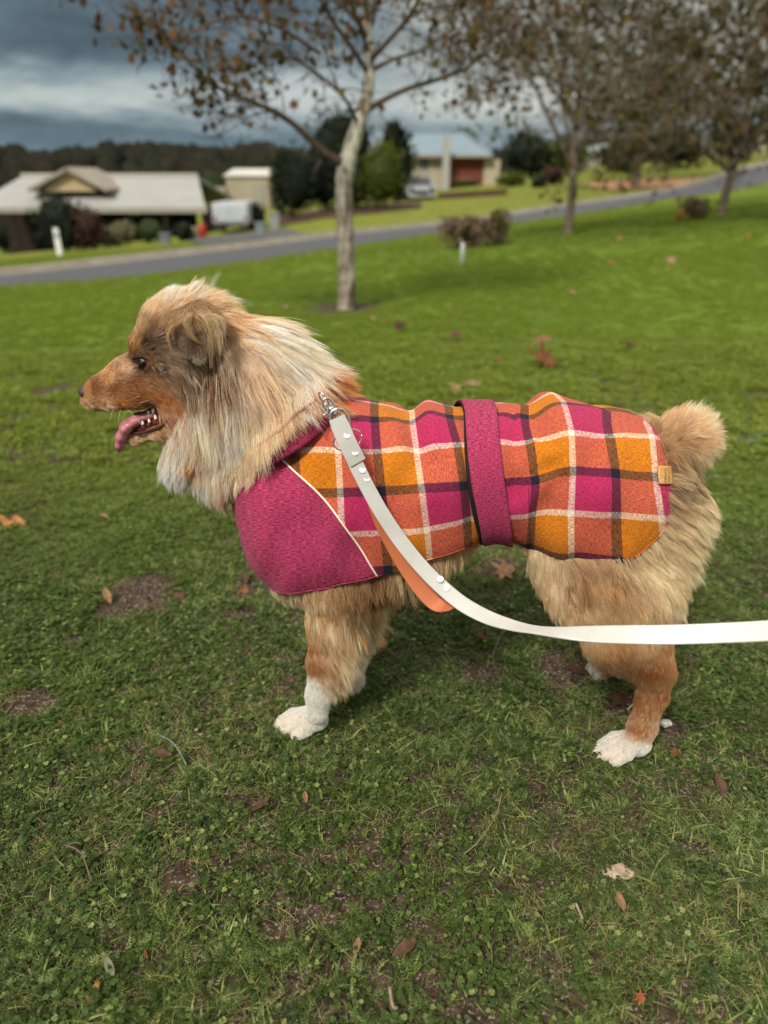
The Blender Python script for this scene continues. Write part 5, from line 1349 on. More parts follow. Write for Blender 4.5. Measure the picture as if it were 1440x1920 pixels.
# ---------------------------------------------------------------- bushes
def mat_bush(name, a, b, c):
    return mat_leafy(name, [a, b, c], .25, .7)
M_dkgreen = mat_bush('dark_conifer_leaves', (14, 22, 16), (30, 42, 28), (50, 62, 38)); M_yelgreen = mat_bush('yellow_green_leaves', (46, 56, 12), (74, 84, 18), (106, 114, 28))
M_midgreen = mat_bush('mid_green_leaves', (34, 50, 24), (58, 78, 36), (90, 106, 50)); M_redbrown = mat_bush('red_brown_leaves', (48, 30, 28), (72, 46, 38), (96, 66, 50))
M_greygreen = mat_bush('grey_green_leaves', (86, 84, 64), (120, 116, 90), (150, 144, 112)); M_pruned = mat_bush('dry_purple_leaves', (92, 72, 66), (126, 104, 88), (150, 130, 84))
_core = {}
def bush(name, px, py, wpx, hpx, mat, label, cat, seed, n_=1400, leaf=.12, depth=None, group=None, cone=0.0, lift=0.0, twiggy=False, lumps=5):
    b = hit(px, py); k = pxm(b.y, py); Wd, Hh = wpx*k/2, hpx*k; Dd = depth or Wd*.8
    r = np.random.default_rng(seed); root = empty(name, tuple(b), label=label, cat=cat, group=group)
    # lumpy volume: leaves on and inside several overlapping lobes
    cs = [(0, 0, .5, 1.0)]+[(r.uniform(-.45, .45), r.uniform(-.4, .4), r.uniform(.3, .72), r.uniform(.4, .62)) for _ in range(lumps)]
    sp = []
    while len(sp) < n_:
        c = cs[r.integers(len(cs))]; v = r.normal(0, 1, 3); v /= np.linalg.norm(v); rad = r.uniform(.72, 1.06)
        p = np.array([c[0], c[1], c[2]])+v*rad*c[3]*np.array([.9, .9, .5]) if c[3] < 1 else np.array([0, 0, .5])+v*rad*np.array([.85, .85, .47])
        z = p[2]
        if z < .01 or z > 1.05: continue
        f = 1-cone*max(0, z-.2); sp.append((p[0]*Wd*f+b.x, p[1]*Dd*f+b.y, z*Hh+b.z+lift))
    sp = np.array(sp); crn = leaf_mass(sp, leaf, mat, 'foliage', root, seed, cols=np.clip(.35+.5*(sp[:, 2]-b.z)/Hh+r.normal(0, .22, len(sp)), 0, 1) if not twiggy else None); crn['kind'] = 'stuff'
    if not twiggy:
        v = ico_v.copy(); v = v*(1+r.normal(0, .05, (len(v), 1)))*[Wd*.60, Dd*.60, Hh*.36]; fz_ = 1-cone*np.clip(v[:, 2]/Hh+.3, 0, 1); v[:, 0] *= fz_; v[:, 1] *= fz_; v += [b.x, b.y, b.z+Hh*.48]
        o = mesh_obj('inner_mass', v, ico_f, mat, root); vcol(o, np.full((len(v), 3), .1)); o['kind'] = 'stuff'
    mb = MB(); rr = random.Random(seed)
    for q in range(26 if twiggy else 5):
        a = rr.uniform(0, 6.28); e = Vector((b.x+math.cos(a)*Wd*rr.uniform(.3, .95), b.y+math.sin(a)*Dd*rr.uniform(.2, .8), b.z+Hh*rr.uniform(.4, 1.0)))
        pth = [Vector(b)+Vector((rr.gauss(0, Wd*.12), 0, 0)), Vector(b).lerp(e, .5)+Vector((rr.gauss(0, .08), 0, .05)), e]; mb.tube(catmull(pth, 4), .012 if twiggy else .03, 5)
    mb.build('stem', M_twig, root, True)['kind'] = 'stuff'
    return root
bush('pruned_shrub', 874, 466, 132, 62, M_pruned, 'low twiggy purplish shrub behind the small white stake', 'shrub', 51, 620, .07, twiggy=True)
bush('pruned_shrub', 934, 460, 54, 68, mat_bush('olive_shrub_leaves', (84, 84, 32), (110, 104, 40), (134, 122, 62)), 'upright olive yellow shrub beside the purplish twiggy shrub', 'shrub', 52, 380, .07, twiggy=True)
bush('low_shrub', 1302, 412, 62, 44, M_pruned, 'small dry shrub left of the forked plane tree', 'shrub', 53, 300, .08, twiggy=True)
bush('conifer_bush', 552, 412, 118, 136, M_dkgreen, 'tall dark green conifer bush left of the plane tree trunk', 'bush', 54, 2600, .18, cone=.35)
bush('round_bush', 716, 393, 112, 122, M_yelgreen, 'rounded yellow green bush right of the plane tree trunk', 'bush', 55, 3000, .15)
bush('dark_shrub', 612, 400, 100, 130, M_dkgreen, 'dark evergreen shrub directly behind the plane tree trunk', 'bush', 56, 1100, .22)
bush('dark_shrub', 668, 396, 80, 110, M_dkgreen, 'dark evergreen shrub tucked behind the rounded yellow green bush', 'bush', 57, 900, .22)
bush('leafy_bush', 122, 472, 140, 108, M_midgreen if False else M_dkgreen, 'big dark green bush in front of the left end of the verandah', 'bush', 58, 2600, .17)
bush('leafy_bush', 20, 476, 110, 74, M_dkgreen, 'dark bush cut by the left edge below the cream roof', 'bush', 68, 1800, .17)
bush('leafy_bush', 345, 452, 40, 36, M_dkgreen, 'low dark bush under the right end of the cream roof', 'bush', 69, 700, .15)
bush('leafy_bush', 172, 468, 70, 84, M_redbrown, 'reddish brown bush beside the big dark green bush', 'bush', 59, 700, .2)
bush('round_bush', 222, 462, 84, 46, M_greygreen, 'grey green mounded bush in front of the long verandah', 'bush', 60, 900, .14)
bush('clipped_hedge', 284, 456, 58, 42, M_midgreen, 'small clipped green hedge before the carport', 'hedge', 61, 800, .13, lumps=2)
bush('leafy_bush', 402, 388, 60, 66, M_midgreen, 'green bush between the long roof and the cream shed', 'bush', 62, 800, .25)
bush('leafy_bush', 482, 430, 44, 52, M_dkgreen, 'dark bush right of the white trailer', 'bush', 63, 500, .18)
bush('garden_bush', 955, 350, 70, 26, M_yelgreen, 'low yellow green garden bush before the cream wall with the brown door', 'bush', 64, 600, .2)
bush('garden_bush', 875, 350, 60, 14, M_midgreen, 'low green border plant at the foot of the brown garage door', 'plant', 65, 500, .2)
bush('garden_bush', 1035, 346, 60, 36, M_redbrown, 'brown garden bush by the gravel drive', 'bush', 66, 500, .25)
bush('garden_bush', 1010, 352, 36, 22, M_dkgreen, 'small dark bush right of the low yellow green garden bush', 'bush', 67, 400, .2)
BG = 'background trees'
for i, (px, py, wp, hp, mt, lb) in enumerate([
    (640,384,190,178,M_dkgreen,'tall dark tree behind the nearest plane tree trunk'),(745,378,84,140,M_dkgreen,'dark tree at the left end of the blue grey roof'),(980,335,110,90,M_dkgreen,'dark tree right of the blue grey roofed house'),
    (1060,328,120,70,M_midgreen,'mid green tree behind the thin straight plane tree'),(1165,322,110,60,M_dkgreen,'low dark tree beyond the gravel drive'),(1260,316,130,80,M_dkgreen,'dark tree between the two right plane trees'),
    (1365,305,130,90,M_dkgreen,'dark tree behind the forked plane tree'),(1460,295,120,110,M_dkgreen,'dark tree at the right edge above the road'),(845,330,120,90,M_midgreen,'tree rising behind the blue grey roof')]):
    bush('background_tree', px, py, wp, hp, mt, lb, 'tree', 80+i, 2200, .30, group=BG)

# ================================================================== houses
M_cream = simple('cream_wall', (170, 160, 140), .9, .08, 1.5); M_creamroof = None
def mat_sheet(name, srgb, axis=0, pitch=.25, amb=.12):
    m, n = material(name); c = lin(srgb); x = n.sep(n.obj())[axis]
    wv = n.math('SINE', n.math('MULTIPLY', x, 6.283/pitch)); v = n.noise(n.obj(), .6, 5, .6)
    col = n.mix(n.map(v, .3, .7), tuple(k*(1-amb) for k in c), c); n.out(n.bsdf(col, .55, n.bump(wv, .6, .03), spec=.35)); return m
M_creamroof = mat_sheet('cream_sheet_roof', (160, 161, 158)); M_blueroof = mat_sheet('blue_grey_sheet_roof', (124, 142, 154)); M_creamshed = mat_sheet('cream_sheet_wall', (166, 156, 136), 0, .3)
M_dkwall = simple('dark_brick_wall', (46, 36, 32), .95, .3, 4); M_glass_dk = simple('window_glass', (34, 40, 46), .1, .1, 2, spec=.7); M_frame = simple('window_frame', (214, 210, 200), .6, .05, 3)
M_brown = mat_sheet('brown_roller_door', (118, 56, 42), 2, .18); M_trim = simple('cream_trim', (150, 146, 136), .6, .05, 3)
def quad_prism(mb, a, b, c, d, th):
    """slab with corners a b c d (top face), thickness th downwards"""
    vs = [Vector(v) for v in (a, b, c, d)]; n_ = (vs[1]-vs[0]).cross(vs[3]-vs[0]).normalized(); n_ = n_ if n_.z > 0 else -n_; mb.add(vs+[v-n_*th for v in vs], [(0,1,2,3),(7,6,5,4),(0,4,5,1),(1,5,6,2),(2,6,7,3),(3,7,4,0)])
def window(parent, x0, x1, z0, z1, y, mull=1):
    g = MB(); t = .06
    for a, b in [((x0, y-.06, z0), (x1, y, z0+t)), ((x0, y-.06, z1-t), (x1, y, z1)), ((x0, y-.06, z0+t), (x0+t, y, z1-t)), ((x1-t, y-.06, z0+t), (x1, y, z1-t))]: g.box(a, b)
    for k in range(mull): xm = lerp(x0, x1, (k+1)/(mull+1)); g.box((xm-t/2, y-.055, z0+t), (xm+t/2, y, z1-t))
    f = g.build('window', M_frame, parent); MB().box((x0+t, y-.02, z0+t), (x1-t, y-.01, z1-t)).build('pane', M_glass_dk, f); return f
# left house: long cream roof, deep verandah
Yh = 44.0
gp_ = hit(250, 455); zg = gp_.z; Yh = gp_.y+1.5
def LH(px, py, dY=0): return P(px, py, Yh+dY)
zE = LH(200, 389).z; xE1 = LH(385, 389).x; xE0 = LH(-60, 389).x; zR = P(250, 331, Yh+4.2).z; xR1 = P(371, 331, Yh+4.2).x; xR0 = P(40, 331, Yh+4.2).x
h1 = empty('bungalow', (LH(200, 389).x, Yh, zg), label='low bungalow with a long cream metal roof and dark verandah at left', cat='house')
mb = MB(); quad_prism(mb, (xE0, Yh, zE), (xE1, Yh, zE), (xR1, Yh+4.2, zR), (xR0, Yh+4.2, zR), .12); rf = mb.build('roof', M_creamroof, h1)
mb = MB(); quad_prism(mb, (xR0, Yh+4.2, zR), (xR1, Yh+4.2, zR), (xE1, Yh+8.4, zE), (xE0, Yh+8.4, zE), .12); mb.build('roof_back', M_creamroof, h1)
MB().tube([(xR0, Yh+4.2, zR+.02), (xR1, Yh+4.2, zR+.02)], .12, 8).build('ridge_cap', M_trim, rf)
MB().box((xE0, Yh-.14, zE-.22), (xE1+.1, Yh-.01, zE-.02)).build('gutter', M_trim, h1)
# dutch gable
gx0, gx1, gxa = LH(62, 350, .8).x, LH(190, 347, .8).x, LH(125, 313, .8).x; gz0 = LH(125, 350, .8).z; gz1 = LH(125, 313, .8).z
MB().add([(gx0+.3, Yh+1.0, gz0-.2), (gx1-.3, Yh+1.0, gz0-.2), (gxa, Yh+1.0, gz1-.15), (gx0+.3, Yh+1.3, gz0-.2), (gx1-.3, Yh+1.3, gz0-.2), (gxa, Yh+1.3, gz1-.15)], [(0,1,2),(5,4,3),(0,3,4,1),(1,4,5,2),(2,5,3,0)]).build('gable', simple('gable_boards', (172, 154, 122), .9, .1, 2), h1)
mb = MB(); quad_prism(mb, (gx0-.3, Yh+.7, gz0-.1), (gxa, Yh+.7, gz1), (gxa, Yh+4.5, gz1), (gx0-.3, Yh+4.5, gz0-.1), .14); quad_prism(mb, (gxa, Yh+.7, gz1), (gx1+.3, Yh+.7, gz0-.1), (gx1+.3, Yh+4.5, gz0-.1), (gxa, Yh+4.5, gz1), .14); mb.build('gable_roof', simple('weathered_roof', (150, 142, 130), .8, .15, 1), h1)
MB().box((xE0, Yh+3.2, zg-1), (xE1-1.2, Yh+3.4, zE+.9)).build('wall', M_dkwall, h1)
MB().box((xE1-.45, Yh+1.2, zg-1), (xE1-.3, Yh+7, zE-.02)).build('side_wall', M_dkwall, h1)
for k in range(7): x = lerp(xE0+.2, xE1-.15, k/6); MB().box((x-.06, Yh+.05, zg-.8), (x+.06, Yh+.17, zE-.13)).build('post', M_dkwall, h1)
for (a, b) in [(70,100),(150,185),(230,262)]: window(h1, LH(a,400,3).x, LH(b,400,3).x, zg+.9, zg+2.0, Yh+3.18)
MB().box((LH(300,400,3).x, Yh+3.1, zg-.2), (LH(316,400,3).x, Yh+3.19, zg+2.05)).build('door', simple('door_paint', (96, 88, 78), .6, .1, 3), h1)
# cream shed behind
def shedbox(name, px0, px1, pyt, pyb, Y, dep, mat, label, cat, roofmat, rise=.25, group=None):
    x0, x1 = P(px0, pyb, Y).x, P(px1, pyb, Y).x; z1 = P(px0, pyt, Y).z; z0 = min(gz((x0+x1)/2, Y), z1-1)-.5
    r_ = empty(name, ((x0+x1)/2, Y, z0+.5), label=label, cat=cat)
    MB().box((x0, Y, z0), (x1, Y+dep, z1)).build('wall', mat, r_); mb_ = MB(); quad_prism(mb_, (x0-.15, Y-.15, z1+.06), (x1+.15, Y-.15, z1+.06), (x1+.15, Y+dep, z1+rise), (x0-.15, Y+dep, z1+rise), .06); mb_.build('roof', roofmat, r_); return r_, x0, x1, z0, z1
s_, x0, x1, z0, z1 = shedbox('garden_shed', 428, 506, 331, 395, 58, 4, M_creamshed, 'cream sheet metal shed right of the long roof', 'shed', mat_sheet('pale_shed_roof', (206, 204, 196)), .55)
MB().box((x0-1.0, 57.6, z0), (x0-.02, 60, z1-.7)).build('lean_to', M_creamshed, s_)
MB().box((x1-1.3, 57.93, z0+.4), (x1-.4, 57.99, z0+2.3)).build('door', M_trim, s_)
# right house: blue grey hipped roof, brown garage door
gp2 = hit(860, 352); Y2 = gp2.y; zg2 = gp2.z
def RH(px, py, dY=0): return P(px, py, Y2+dY)
h2 = empty('garage_house', (RH(860, 350).x, Y2, zg2), label='cream house with blue grey roof and brown garage door', cat='house')
ex0, ex1, ez = RH(768, 291).x, RH(913, 291).x, RH(860, 290).z; rx0, rx1, rz = P(775, 262, Y2+4).x, P(868, 266, Y2+4).x, P(830, 250, Y2+4).z
mb = MB(); mb.add([(ex0-3, Y2-.4, ez), (ex1+.3, Y2-.4, ez), (rx1, Y2+4, rz), (rx0-3, Y2+4, rz), (ex1+.3, Y2+8.4, ez), (ex0-3, Y2+8.4, ez)], [(0,1,2,3),(1,4,2),(3,2,4,5)]); rf2 = mb.build('roof', M_blueroof, h2); sm = rf2.modifiers.new('s', 'SOLIDIFY'); sm.thickness = .12; sm.offset = -1
MB().tube([(rx0-3, Y2+4, rz+.03), (rx1, Y2+4, rz+.03), (ex1+.3, Y2-.4, ez+.03)], .09, 6).build('ridge_cap', M_blueroof, rf2)
MB().box((ex0-3, Y2-.55, ez-.18), (ex1+.35, Y2-.42, ez-.0)).build('gutter', M_trim, h2)
dx0, dx1, dz1 = RH(842, 300).x, RH(908, 300).x, RH(860, 294).z
MB().box((ex0-3, Y2, zg2-1), (dx0, Y2+8, ez-.02)).build('wall', M_cream, h2)
MB().box((dx0, Y2+.02, dz1), (dx1, Y2+8, ez-.02)).build('lintel', M_cream, h2)
MB().box((dx1, Y2, zg2-1), (RH(938,300).x, Y2+7, RH(920,299).z)).build('wall', M_cream, h2)
gd_ = empty('garage_door', (dx0, Y2+.15, zg2), h2); child_of(gd_, h2)
for k in range(8): a_ = lerp(zg2-.2, dz1, k/8); b_ = lerp(zg2-.2, dz1, (k+1)/8)-.02; MB().box((dx0+.02, Y2+.10, a_), (dx1-.02, Y2+.16, b_)).build('door_panel', M_brown, gd_)
window(h2, RH(786,310).x, RH(806,310).x, zg2+1.0, zg2+2.1, Y2-.01)
MB().box((RH(828,300).x, Y2-1.2, zg2-.3), (RH(841,300).x, Y2-.9, P(830,256,Y2-1).z)).build('white_column', simple('white_column_paint', (160, 160, 156), .6, .05, 3), h2)
# more roofs glimpsed between the trees
def far_house(px0, px1, pye, pyr, pyg, Y, label, wallm, roofm):
    x0, x1 = P(px0, pye, Y).x, P(px1, pye, Y).x; ze = P(px0, pye, Y).z; zr = P(px0, pyr, Y+3.5).z; zb = min(P(px0, pyg, Y).z, gz((x0+x1)/2, Y)-.3); r_ = empty('far_house', ((x0+x1)/2, Y, zb), label=label, cat='house')
    MB().box((x0+.3, Y+.3, zb-1), (x1-.3, Y+7, ze)).build('wall', wallm, r_)
    o = MB().add([(x0, Y, ze), (x1, Y, ze), (x1-1.6, Y+3.5, zr), (x0+1.6, Y+3.5, zr), (x1, Y+7.3, ze), (x0, Y+7.3, ze)], [(0,1,2,3),(1,4,2),(3,2,4,5),(0,3,5)]).build('roof', roofm, r_); sm = o.modifiers.new('s', 'SOLIDIFY'); sm.thickness = .12; sm.offset = -1
    w_ = x1-x0
    for f in (.25, .6): window(r_, x0+w_*f, x0+w_*f+1.4, ze-1.6, ze-.5, Y+.28)
far_house(1100, 1205, 284, 270, 300, 85, 'pale house glimpsed between the two right plane trees', M_trim, mat_sheet('pale_roof', (170, 176, 180)))
far_house(1375, 1500, 240, 222, 275, 95, 'grey roofed house high at the right edge behind trees', M_cream, M_blueroof)
# trailer
def trailer():
    b = hit(433, 438); Y = b.y; k = pxm(Y, 420); x0, x1 = P(400,430,Y).x, P(467,430,Y).x; z0, z1 = b.z+.38, P(430,380,Y).z
    r_ = empty('box_trailer', (b.x, Y, b.z), label='white enclosed box trailer parked by the left house', cat='trailer')
    bm = bmesh.new(); bmesh.ops.create_cube(bm, size=1); bmesh.ops.scale(bm, vec=(x1-x0, 3.0, z1-z0), verts=bm.verts); bmesh.ops.translate(bm, vec=((x0+x1)/2, Y+1.5, (z0+z1)/2), verts=bm.verts); bmesh.ops.bevel(bm, geom=bm.edges[:], offset=.05, segments=2, affect='EDGES')
    me = bpy.data.meshes.new('body'); bm.to_mesh(me); bm.free(); me.materials.append(simple('trailer_white', (186, 190, 196), .4, .06, 2, spec=.5)); o = bpy.data.objects.new('body', me); COL.objects.link(o); child_of(o, r_)
    xm = (x0+x1)/2
    for s in (-1, 1): MB().box((xm+s*.04-(.0 if s > 0 else (x1-x0)*.46), Y-.03, z0+.12), (xm+s*.04+(.0 if s < 0 else (x1-x0)*.46), Y+.0, z1-.14)).build('door', simple('trailer_door', (176, 182, 188), .4, .05, 2), r_)
    for s in (x0+.12, x1-.12):
        MB().box((s-.05, Y-.05, z0+.15), (s+.05, Y-.02, z0+.3)).build('tail_light', simple('red_lamp', (150, 30, 24), .3, .05, 3), r_)
        mb_ = MB(); mb_.tube([(s-.1, Y+1.5, b.z+.3), (s+.1, Y+1.5, b.z+.3)], .3, 18); mb_.build('wheel', simple('tyre', (26, 26, 26), .9, .2, 5), r_)
    MB().box((x0+.05, Y-.1, z0-.12), (x1-.05, Y+.05, z0-.02)).build('bumper', simple('dark_steel', (60, 62, 66), .5, .1, 5), r_)
trailer()
# white car seen from the front by the right house
def car():
    b = hit(790, 376); Y = b.y; k = pxm(Y, 370); c = P(790, 370, Y).x; zb = b.z; wd = 50*k/2; hh = 42*k
    r_ = empty('parked_car', (c, Y, zb), label='white car parked beside the rounded bush, facing the road', cat='car'); MW = simple('car_white', (146, 150, 156), .25, .04, 2, spec=.6)
    prof = [(-.1, .22, .96), (0, .30, 1.0), (.15, .55, 1.0), (.9, .62, 1.0), (1.5, .97, .80), (2.2, 1.0, .78), (3.2, .97, .80), (3.9, .62, .98), (4.1, .3, .96)]
    vs, fs = [], []
    for (y, h, w_) in prof:
        hz_ = h*hh; mid = min(h, .58)*hh
        vs += [(c-wd*.98, Y+y, zb+.16*hh), (c-wd, Y+y, zb+mid), (c-wd*w_, Y+y, zb+hz_*.97), (c-wd*w_*.7, Y+y, zb+hz_), (c+wd*w_*.7, Y+y, zb+hz_), (c+wd*w_, Y+y, zb+hz_*.97), (c+wd, Y+y, zb+mid), (c+wd*.98, Y+y, zb+.16*hh)]
    for i in range(len(prof)-1):
        for q in range(8): q2 = (q+1) % 8; fs.append((i*8+q, (i+1)*8+q, (i+1)*8+q2, i*8+q2))
    fs += [tuple(range(8)), tuple((len(prof)-1)*8+q for q in range(7, -1, -1))]; mesh_obj('body', vs, fs, MW, r_, smooth=False)
    y0, y1 = Y+.86, Y+1.46; MB().add([(c-wd*.86, y0, zb+.635*hh), (c+wd*.86, y0, zb+.635*hh), (c+wd*.70, y1, zb+.955*hh), (c-wd*.70, y1, zb+.955*hh)], [(0,1,2,3)]).build('windscreen', M_glass_dk, r_).modifiers.new('s', 'SOLIDIFY').thickness = .03
    for s in (-1, 1):
        MB().tube([(c+s*wd*.74, Y-.13, zb+.44*hh), (c+s*wd*.74, Y+.05, zb+.44*hh)], .13, 12).build('headlight', M_glass_dk, r_)
        for yy in (.75, 3.2): MB().tube([(c+s*wd*.80, Y+yy, zb+.32), (c+s*wd*1.01, Y+yy, zb+.32)], .32, 18).build('wheel', bpy.data.materials['tyre'], r_)
        MB().box((c+s*wd*1.08-.1, Y+1.15, zb+.6*hh), (c+s*wd*1.08+.1, Y+1.25, zb+.7*hh)).build('mirror', MW, r_)
    MB().box((c-wd*.5, Y-.13, zb+.27*hh), (c+wd*.5, Y-.09, zb+.42*hh)).build('grille', M_black, r_)
car()
# small items in the far yard
def yard_box(name, px0, px1, pyt, pyb, mat, label, cat, lid=None):
    b = hit((px0+px1)/2, pyb); Y = b.y; x0, x1 = P(px0, pyb, Y).x, P(px1, pyb, Y).x; z1 = P(px0, pyt, Y).z; w_ = x1-x0; r_ = empty(name, (b.x, Y, b.z), label=label, cat=cat)
    MB().add([(x0+w_*.1, Y, b.z), (x1-w_*.1, Y, b.z), (x1-w_*.1, Y+w_*.8, b.z), (x0+w_*.1, Y+w_*.8, b.z), (x0, Y, z1), (x1, Y, z1), (x1, Y+w_, z1), (x0, Y+w_, z1)], [(3,2,1,0),(4,5,6,7),(0,1,5,4),(1,2,6,5),(2,3,7,6),(3,0,4,7)]).build('body', mat, r_)
    MB().box((x0-.03, Y-.04, z1+.003), (x1+.03, Y+w_, z1+.06)).build('lid', lid or mat, r_)
yard_box('wheelie_bin', 479, 496, 420, 440, simple('grey_plastic', (120, 128, 134), .6, .1, 3), 'grey bin right of the white trailer', 'bin')
yard_box('storage_box', 506, 524, 402, 430, simple('pale_plastic', (132, 138, 140), .6, .1, 3), 'pale grey tall box by the tall dark conifer bush', 'box')
yard_box('tub', 300, 318, 441, 458, simple('grey_tub', (110, 112, 118), .7, .1, 3), 'grey tub on the verge right of the clipped hedge', 'tub')
yard_box('cardboard_box', 346, 370, 430, 450, simple('buff_box', (168, 150, 122), .85, .1, 3), 'buff box under the end of the long roof', 'box')
yard_box('water_heater', 745, 760, 352, 376, simple('white_heater', (186, 190, 192), .6, .1, 3), 'small white unit behind the rounded yellow green bush', 'box')
b = hit(381, 445); k = pxm(b.y, 440); r_ = empty('gas_cylinder', tuple(b), label='red gas cylinder left of the white trailer', cat='gas cylinder'); MR = simple('red_paint', (150, 34, 26), .5, .1, 3)
MB().tube([(b.x, b.y, b.z), (b.x, b.y, b.z+.04), (b.x, b.y, b.z+20*k), (b.x, b.y, b.z+23*k)], [6*k, 7*k, 7*k, 3*k], 16).build('body', MR, r_, True); MB().tube([(b.x, b.y, b.z+22*k), (b.x, b.y, b.z+27*k)], 1.6*k, 8).build('valve', simple('brass', (190, 150, 70), .4, .05, 3), r_)
# guide post on the far verge
b = hit(113, 481); tp_ = P(103, 427, b.y); r_ = empty('guide_post', tuple(b), label='white roadside post on the far verge at left', cat='post')
MB().add([(b.x-.08, b.y-.03, b.z-.1), (b.x+.08, b.y-.03, b.z-.1), (b.x+.08, b.y+.03, b.z-.1), (b.x-.08, b.y+.03, b.z-.1), (b.x-.075, b.y-.03, tp_.z), (b.x+.075, b.y-.03, tp_.z-.03), (b.x+.075, b.y+.03, tp_.z-.03), (b.x-.075, b.y+.03, tp_.z)], [(3,2,1,0),(4,5,6,7),(0,1,5,4),(1,2,6,5),(2,3,7,6),(3,0,4,7)]).build('post', simple('white_post', (222, 224, 222), .6, .06, 5), r_)
MB().box((b.x-.05, b.y-.045, tp_.z-.28), (b.x+.05, b.y-.033, tp_.z-.16)).build('reflector', simple('reflector_grey', (150, 158, 164), .3, .05, 5), r_)
# small stake before the pruned shrubs
b = hit(866, 500); t_ = P(866, 455, b.y); tag(MB().tube([(b.x, b.y, b.z-.05), (b.x, b.y, t_.z-.05), (b.x, b.y, t_.z)], [.026, .026, .018], 10).build('stake', simple('pale_plastic_stake', (196, 206, 196), .6, .08, 5), None, True), 'small pale stake in the lawn before the twiggy shrubs', 'stake')
# orange guard by the small dry shrub
b = hit(1274, 413); k = pxm(b.y, 410); tag(MB().tube([(b.x, b.y, b.z), (b.x, b.y, b.z+6*k), (b.x, b.y, b.z+20*k)], [7*k, 6*k, 1.5*k], 12).build('marker_cone', simple('orange_plastic', (196, 84, 36), .6, .08, 5), None, True), 'small orange marker cone beside the small dry shrub', 'cone')
# edging kerb of the garden before the right house
b0, b1 = hit(822, 374), hit(950, 366)
wall_ = empty('garden_edging', tuple(b0), label='low dark timber edging before the cream house garden', cat='garden edging')
for k in range(6):
    a_ = b0.lerp(b1, k/6); c_ = b0.lerp(b1, (k+.97)/6); n_ = Vector((-(b1-b0).y, (b1-b0).x, 0)).normalized()*.12; z_ = gz(a_.x, a_.y); z2 = gz(c_.x, c_.y)
    MB().add([(*(a_-n_).xy, z_-.2), (*(c_-n_).xy, z2-.2), (*(c_+n_).xy, z2-.2), (*(a_+n_).xy, z_-.2), (*(a_-n_).xy, z_+.32), (*(c_-n_).xy, z2+.32), (*(c_+n_).xy, z2+.32), (*(a_+n_).xy, z_+.32)], [(3,2,1,0),(4,5,6,7),(0,1,5,4),(1,2,6,5),(2,3,7,6),(3,0,4,7)]).build('plank', simple('old_timber', (84, 64, 50), .9, .2, 4) if k == 0 else bpy.data.materials['old_timber'], wall_)
# ================================================================== fallen leaves and litter
def mat_dry(name, a, b):
    m, n = material(name); p = n.obj(); v = n.noise(p, 60, 5, .6)
    ve = n.noise(n.vscale(p, (1, .2, 1)), 240, 3); c = n.mix(n.map(v, .3, .7), lin(a), lin(b)); c = n.mix(n.math('MULTIPLY', n.map(ve, .55, .7), .4), c, tuple(x*.4 for x in lin(a)))
    s1 = n.bsdf(c, .7, n.bump(ve, .5, .001), spec=.25); tr = n.new('ShaderNodeBsdfTranslucent'); n.put(tr.inputs[0], c); mx = n.new('ShaderNodeMixShader'); mx.inputs[0].default_value = .2
    n.t.links.new(s1, mx.inputs[1]); n.t.links.new(tr.outputs[0], mx.inputs[2]); n.out(mx.outputs[0]); return m
LM = dict(gold=mat_dry('dry_leaf_gold', (150, 96, 56), (190, 134, 84)), tan=mat_dry('dry_leaf_tan', (124, 92, 66), (158, 124, 92)), brown=mat_dry('dry_leaf_brown', (76, 54, 42), (104, 78, 60)), red=mat_dry('dry_leaf_red', (98, 56, 34), (132, 84, 52)),
          dark=mat_dry('dry_leaf_dark', (58, 38, 28), (88, 60, 42)), pink=mat_dry('dry_leaf_pink', (136, 106, 80), (170, 138, 108)), orange=mat_dry('dry_leaf_orange', (128, 76, 44), (160, 104, 66)), grey=mat_dry('dry_leaf_grey', (104, 106, 86), (136, 136, 112)))
def maple_leaf(size, seed, curl):
    """lobed leaf with a raised midrib, curled edges and a stalk"""
    o_ = lobed(seed=seed, r_in=.36); rr = random.Random(seed); pts2 = []
    for i in range(len(o_)):  # finer outline with teeth
        a, b_ = o_[i], o_[(i+1) % len(o_)]; pts2.append(a)
        if i < len(o_)-1: pts2.append((lerp(a[0], b_[0], .5)+rr.uniform(-.02, .05)*(1 if a[0] > 0 else -1), lerp(a[1], b_[1], .5)+rr.uniform(-.02, .02)))
    bend = rr.uniform(-1, 1); vs = []
    def Z(x, y): r_ = math.hypot(x, y-.36); return (curl*r_*r_*(1+.6*math.sin(math.atan2(x, y-.36)*3+bend*3))+.10*bend*x+.03*math.sin(9*x+seed)+.025*math.cos(11*y))*size
    rings = [0, .4, .72, 1.0]; n_ = len(pts2)
    vs.append((0, .36*size, Z(0, .36)-.012*size)); fs = []
    for r_ in rings[1:]:
        for x, y in pts2: X, Y_ = x*r_, .36+(y-.36)*r_; vs.append((X*size, Y_*size, Z(X, Y_)))
    for i in range(n_): fs.append((0, 1+i, 1+(i+1) % n_))
    for k in range(2):
        for i in range(n_): a = 1+k*n_; i2 = (i+1) % n_; fs.append((a+i, a+n_+i, a+n_+i2, a+i2))
    return vs, fs
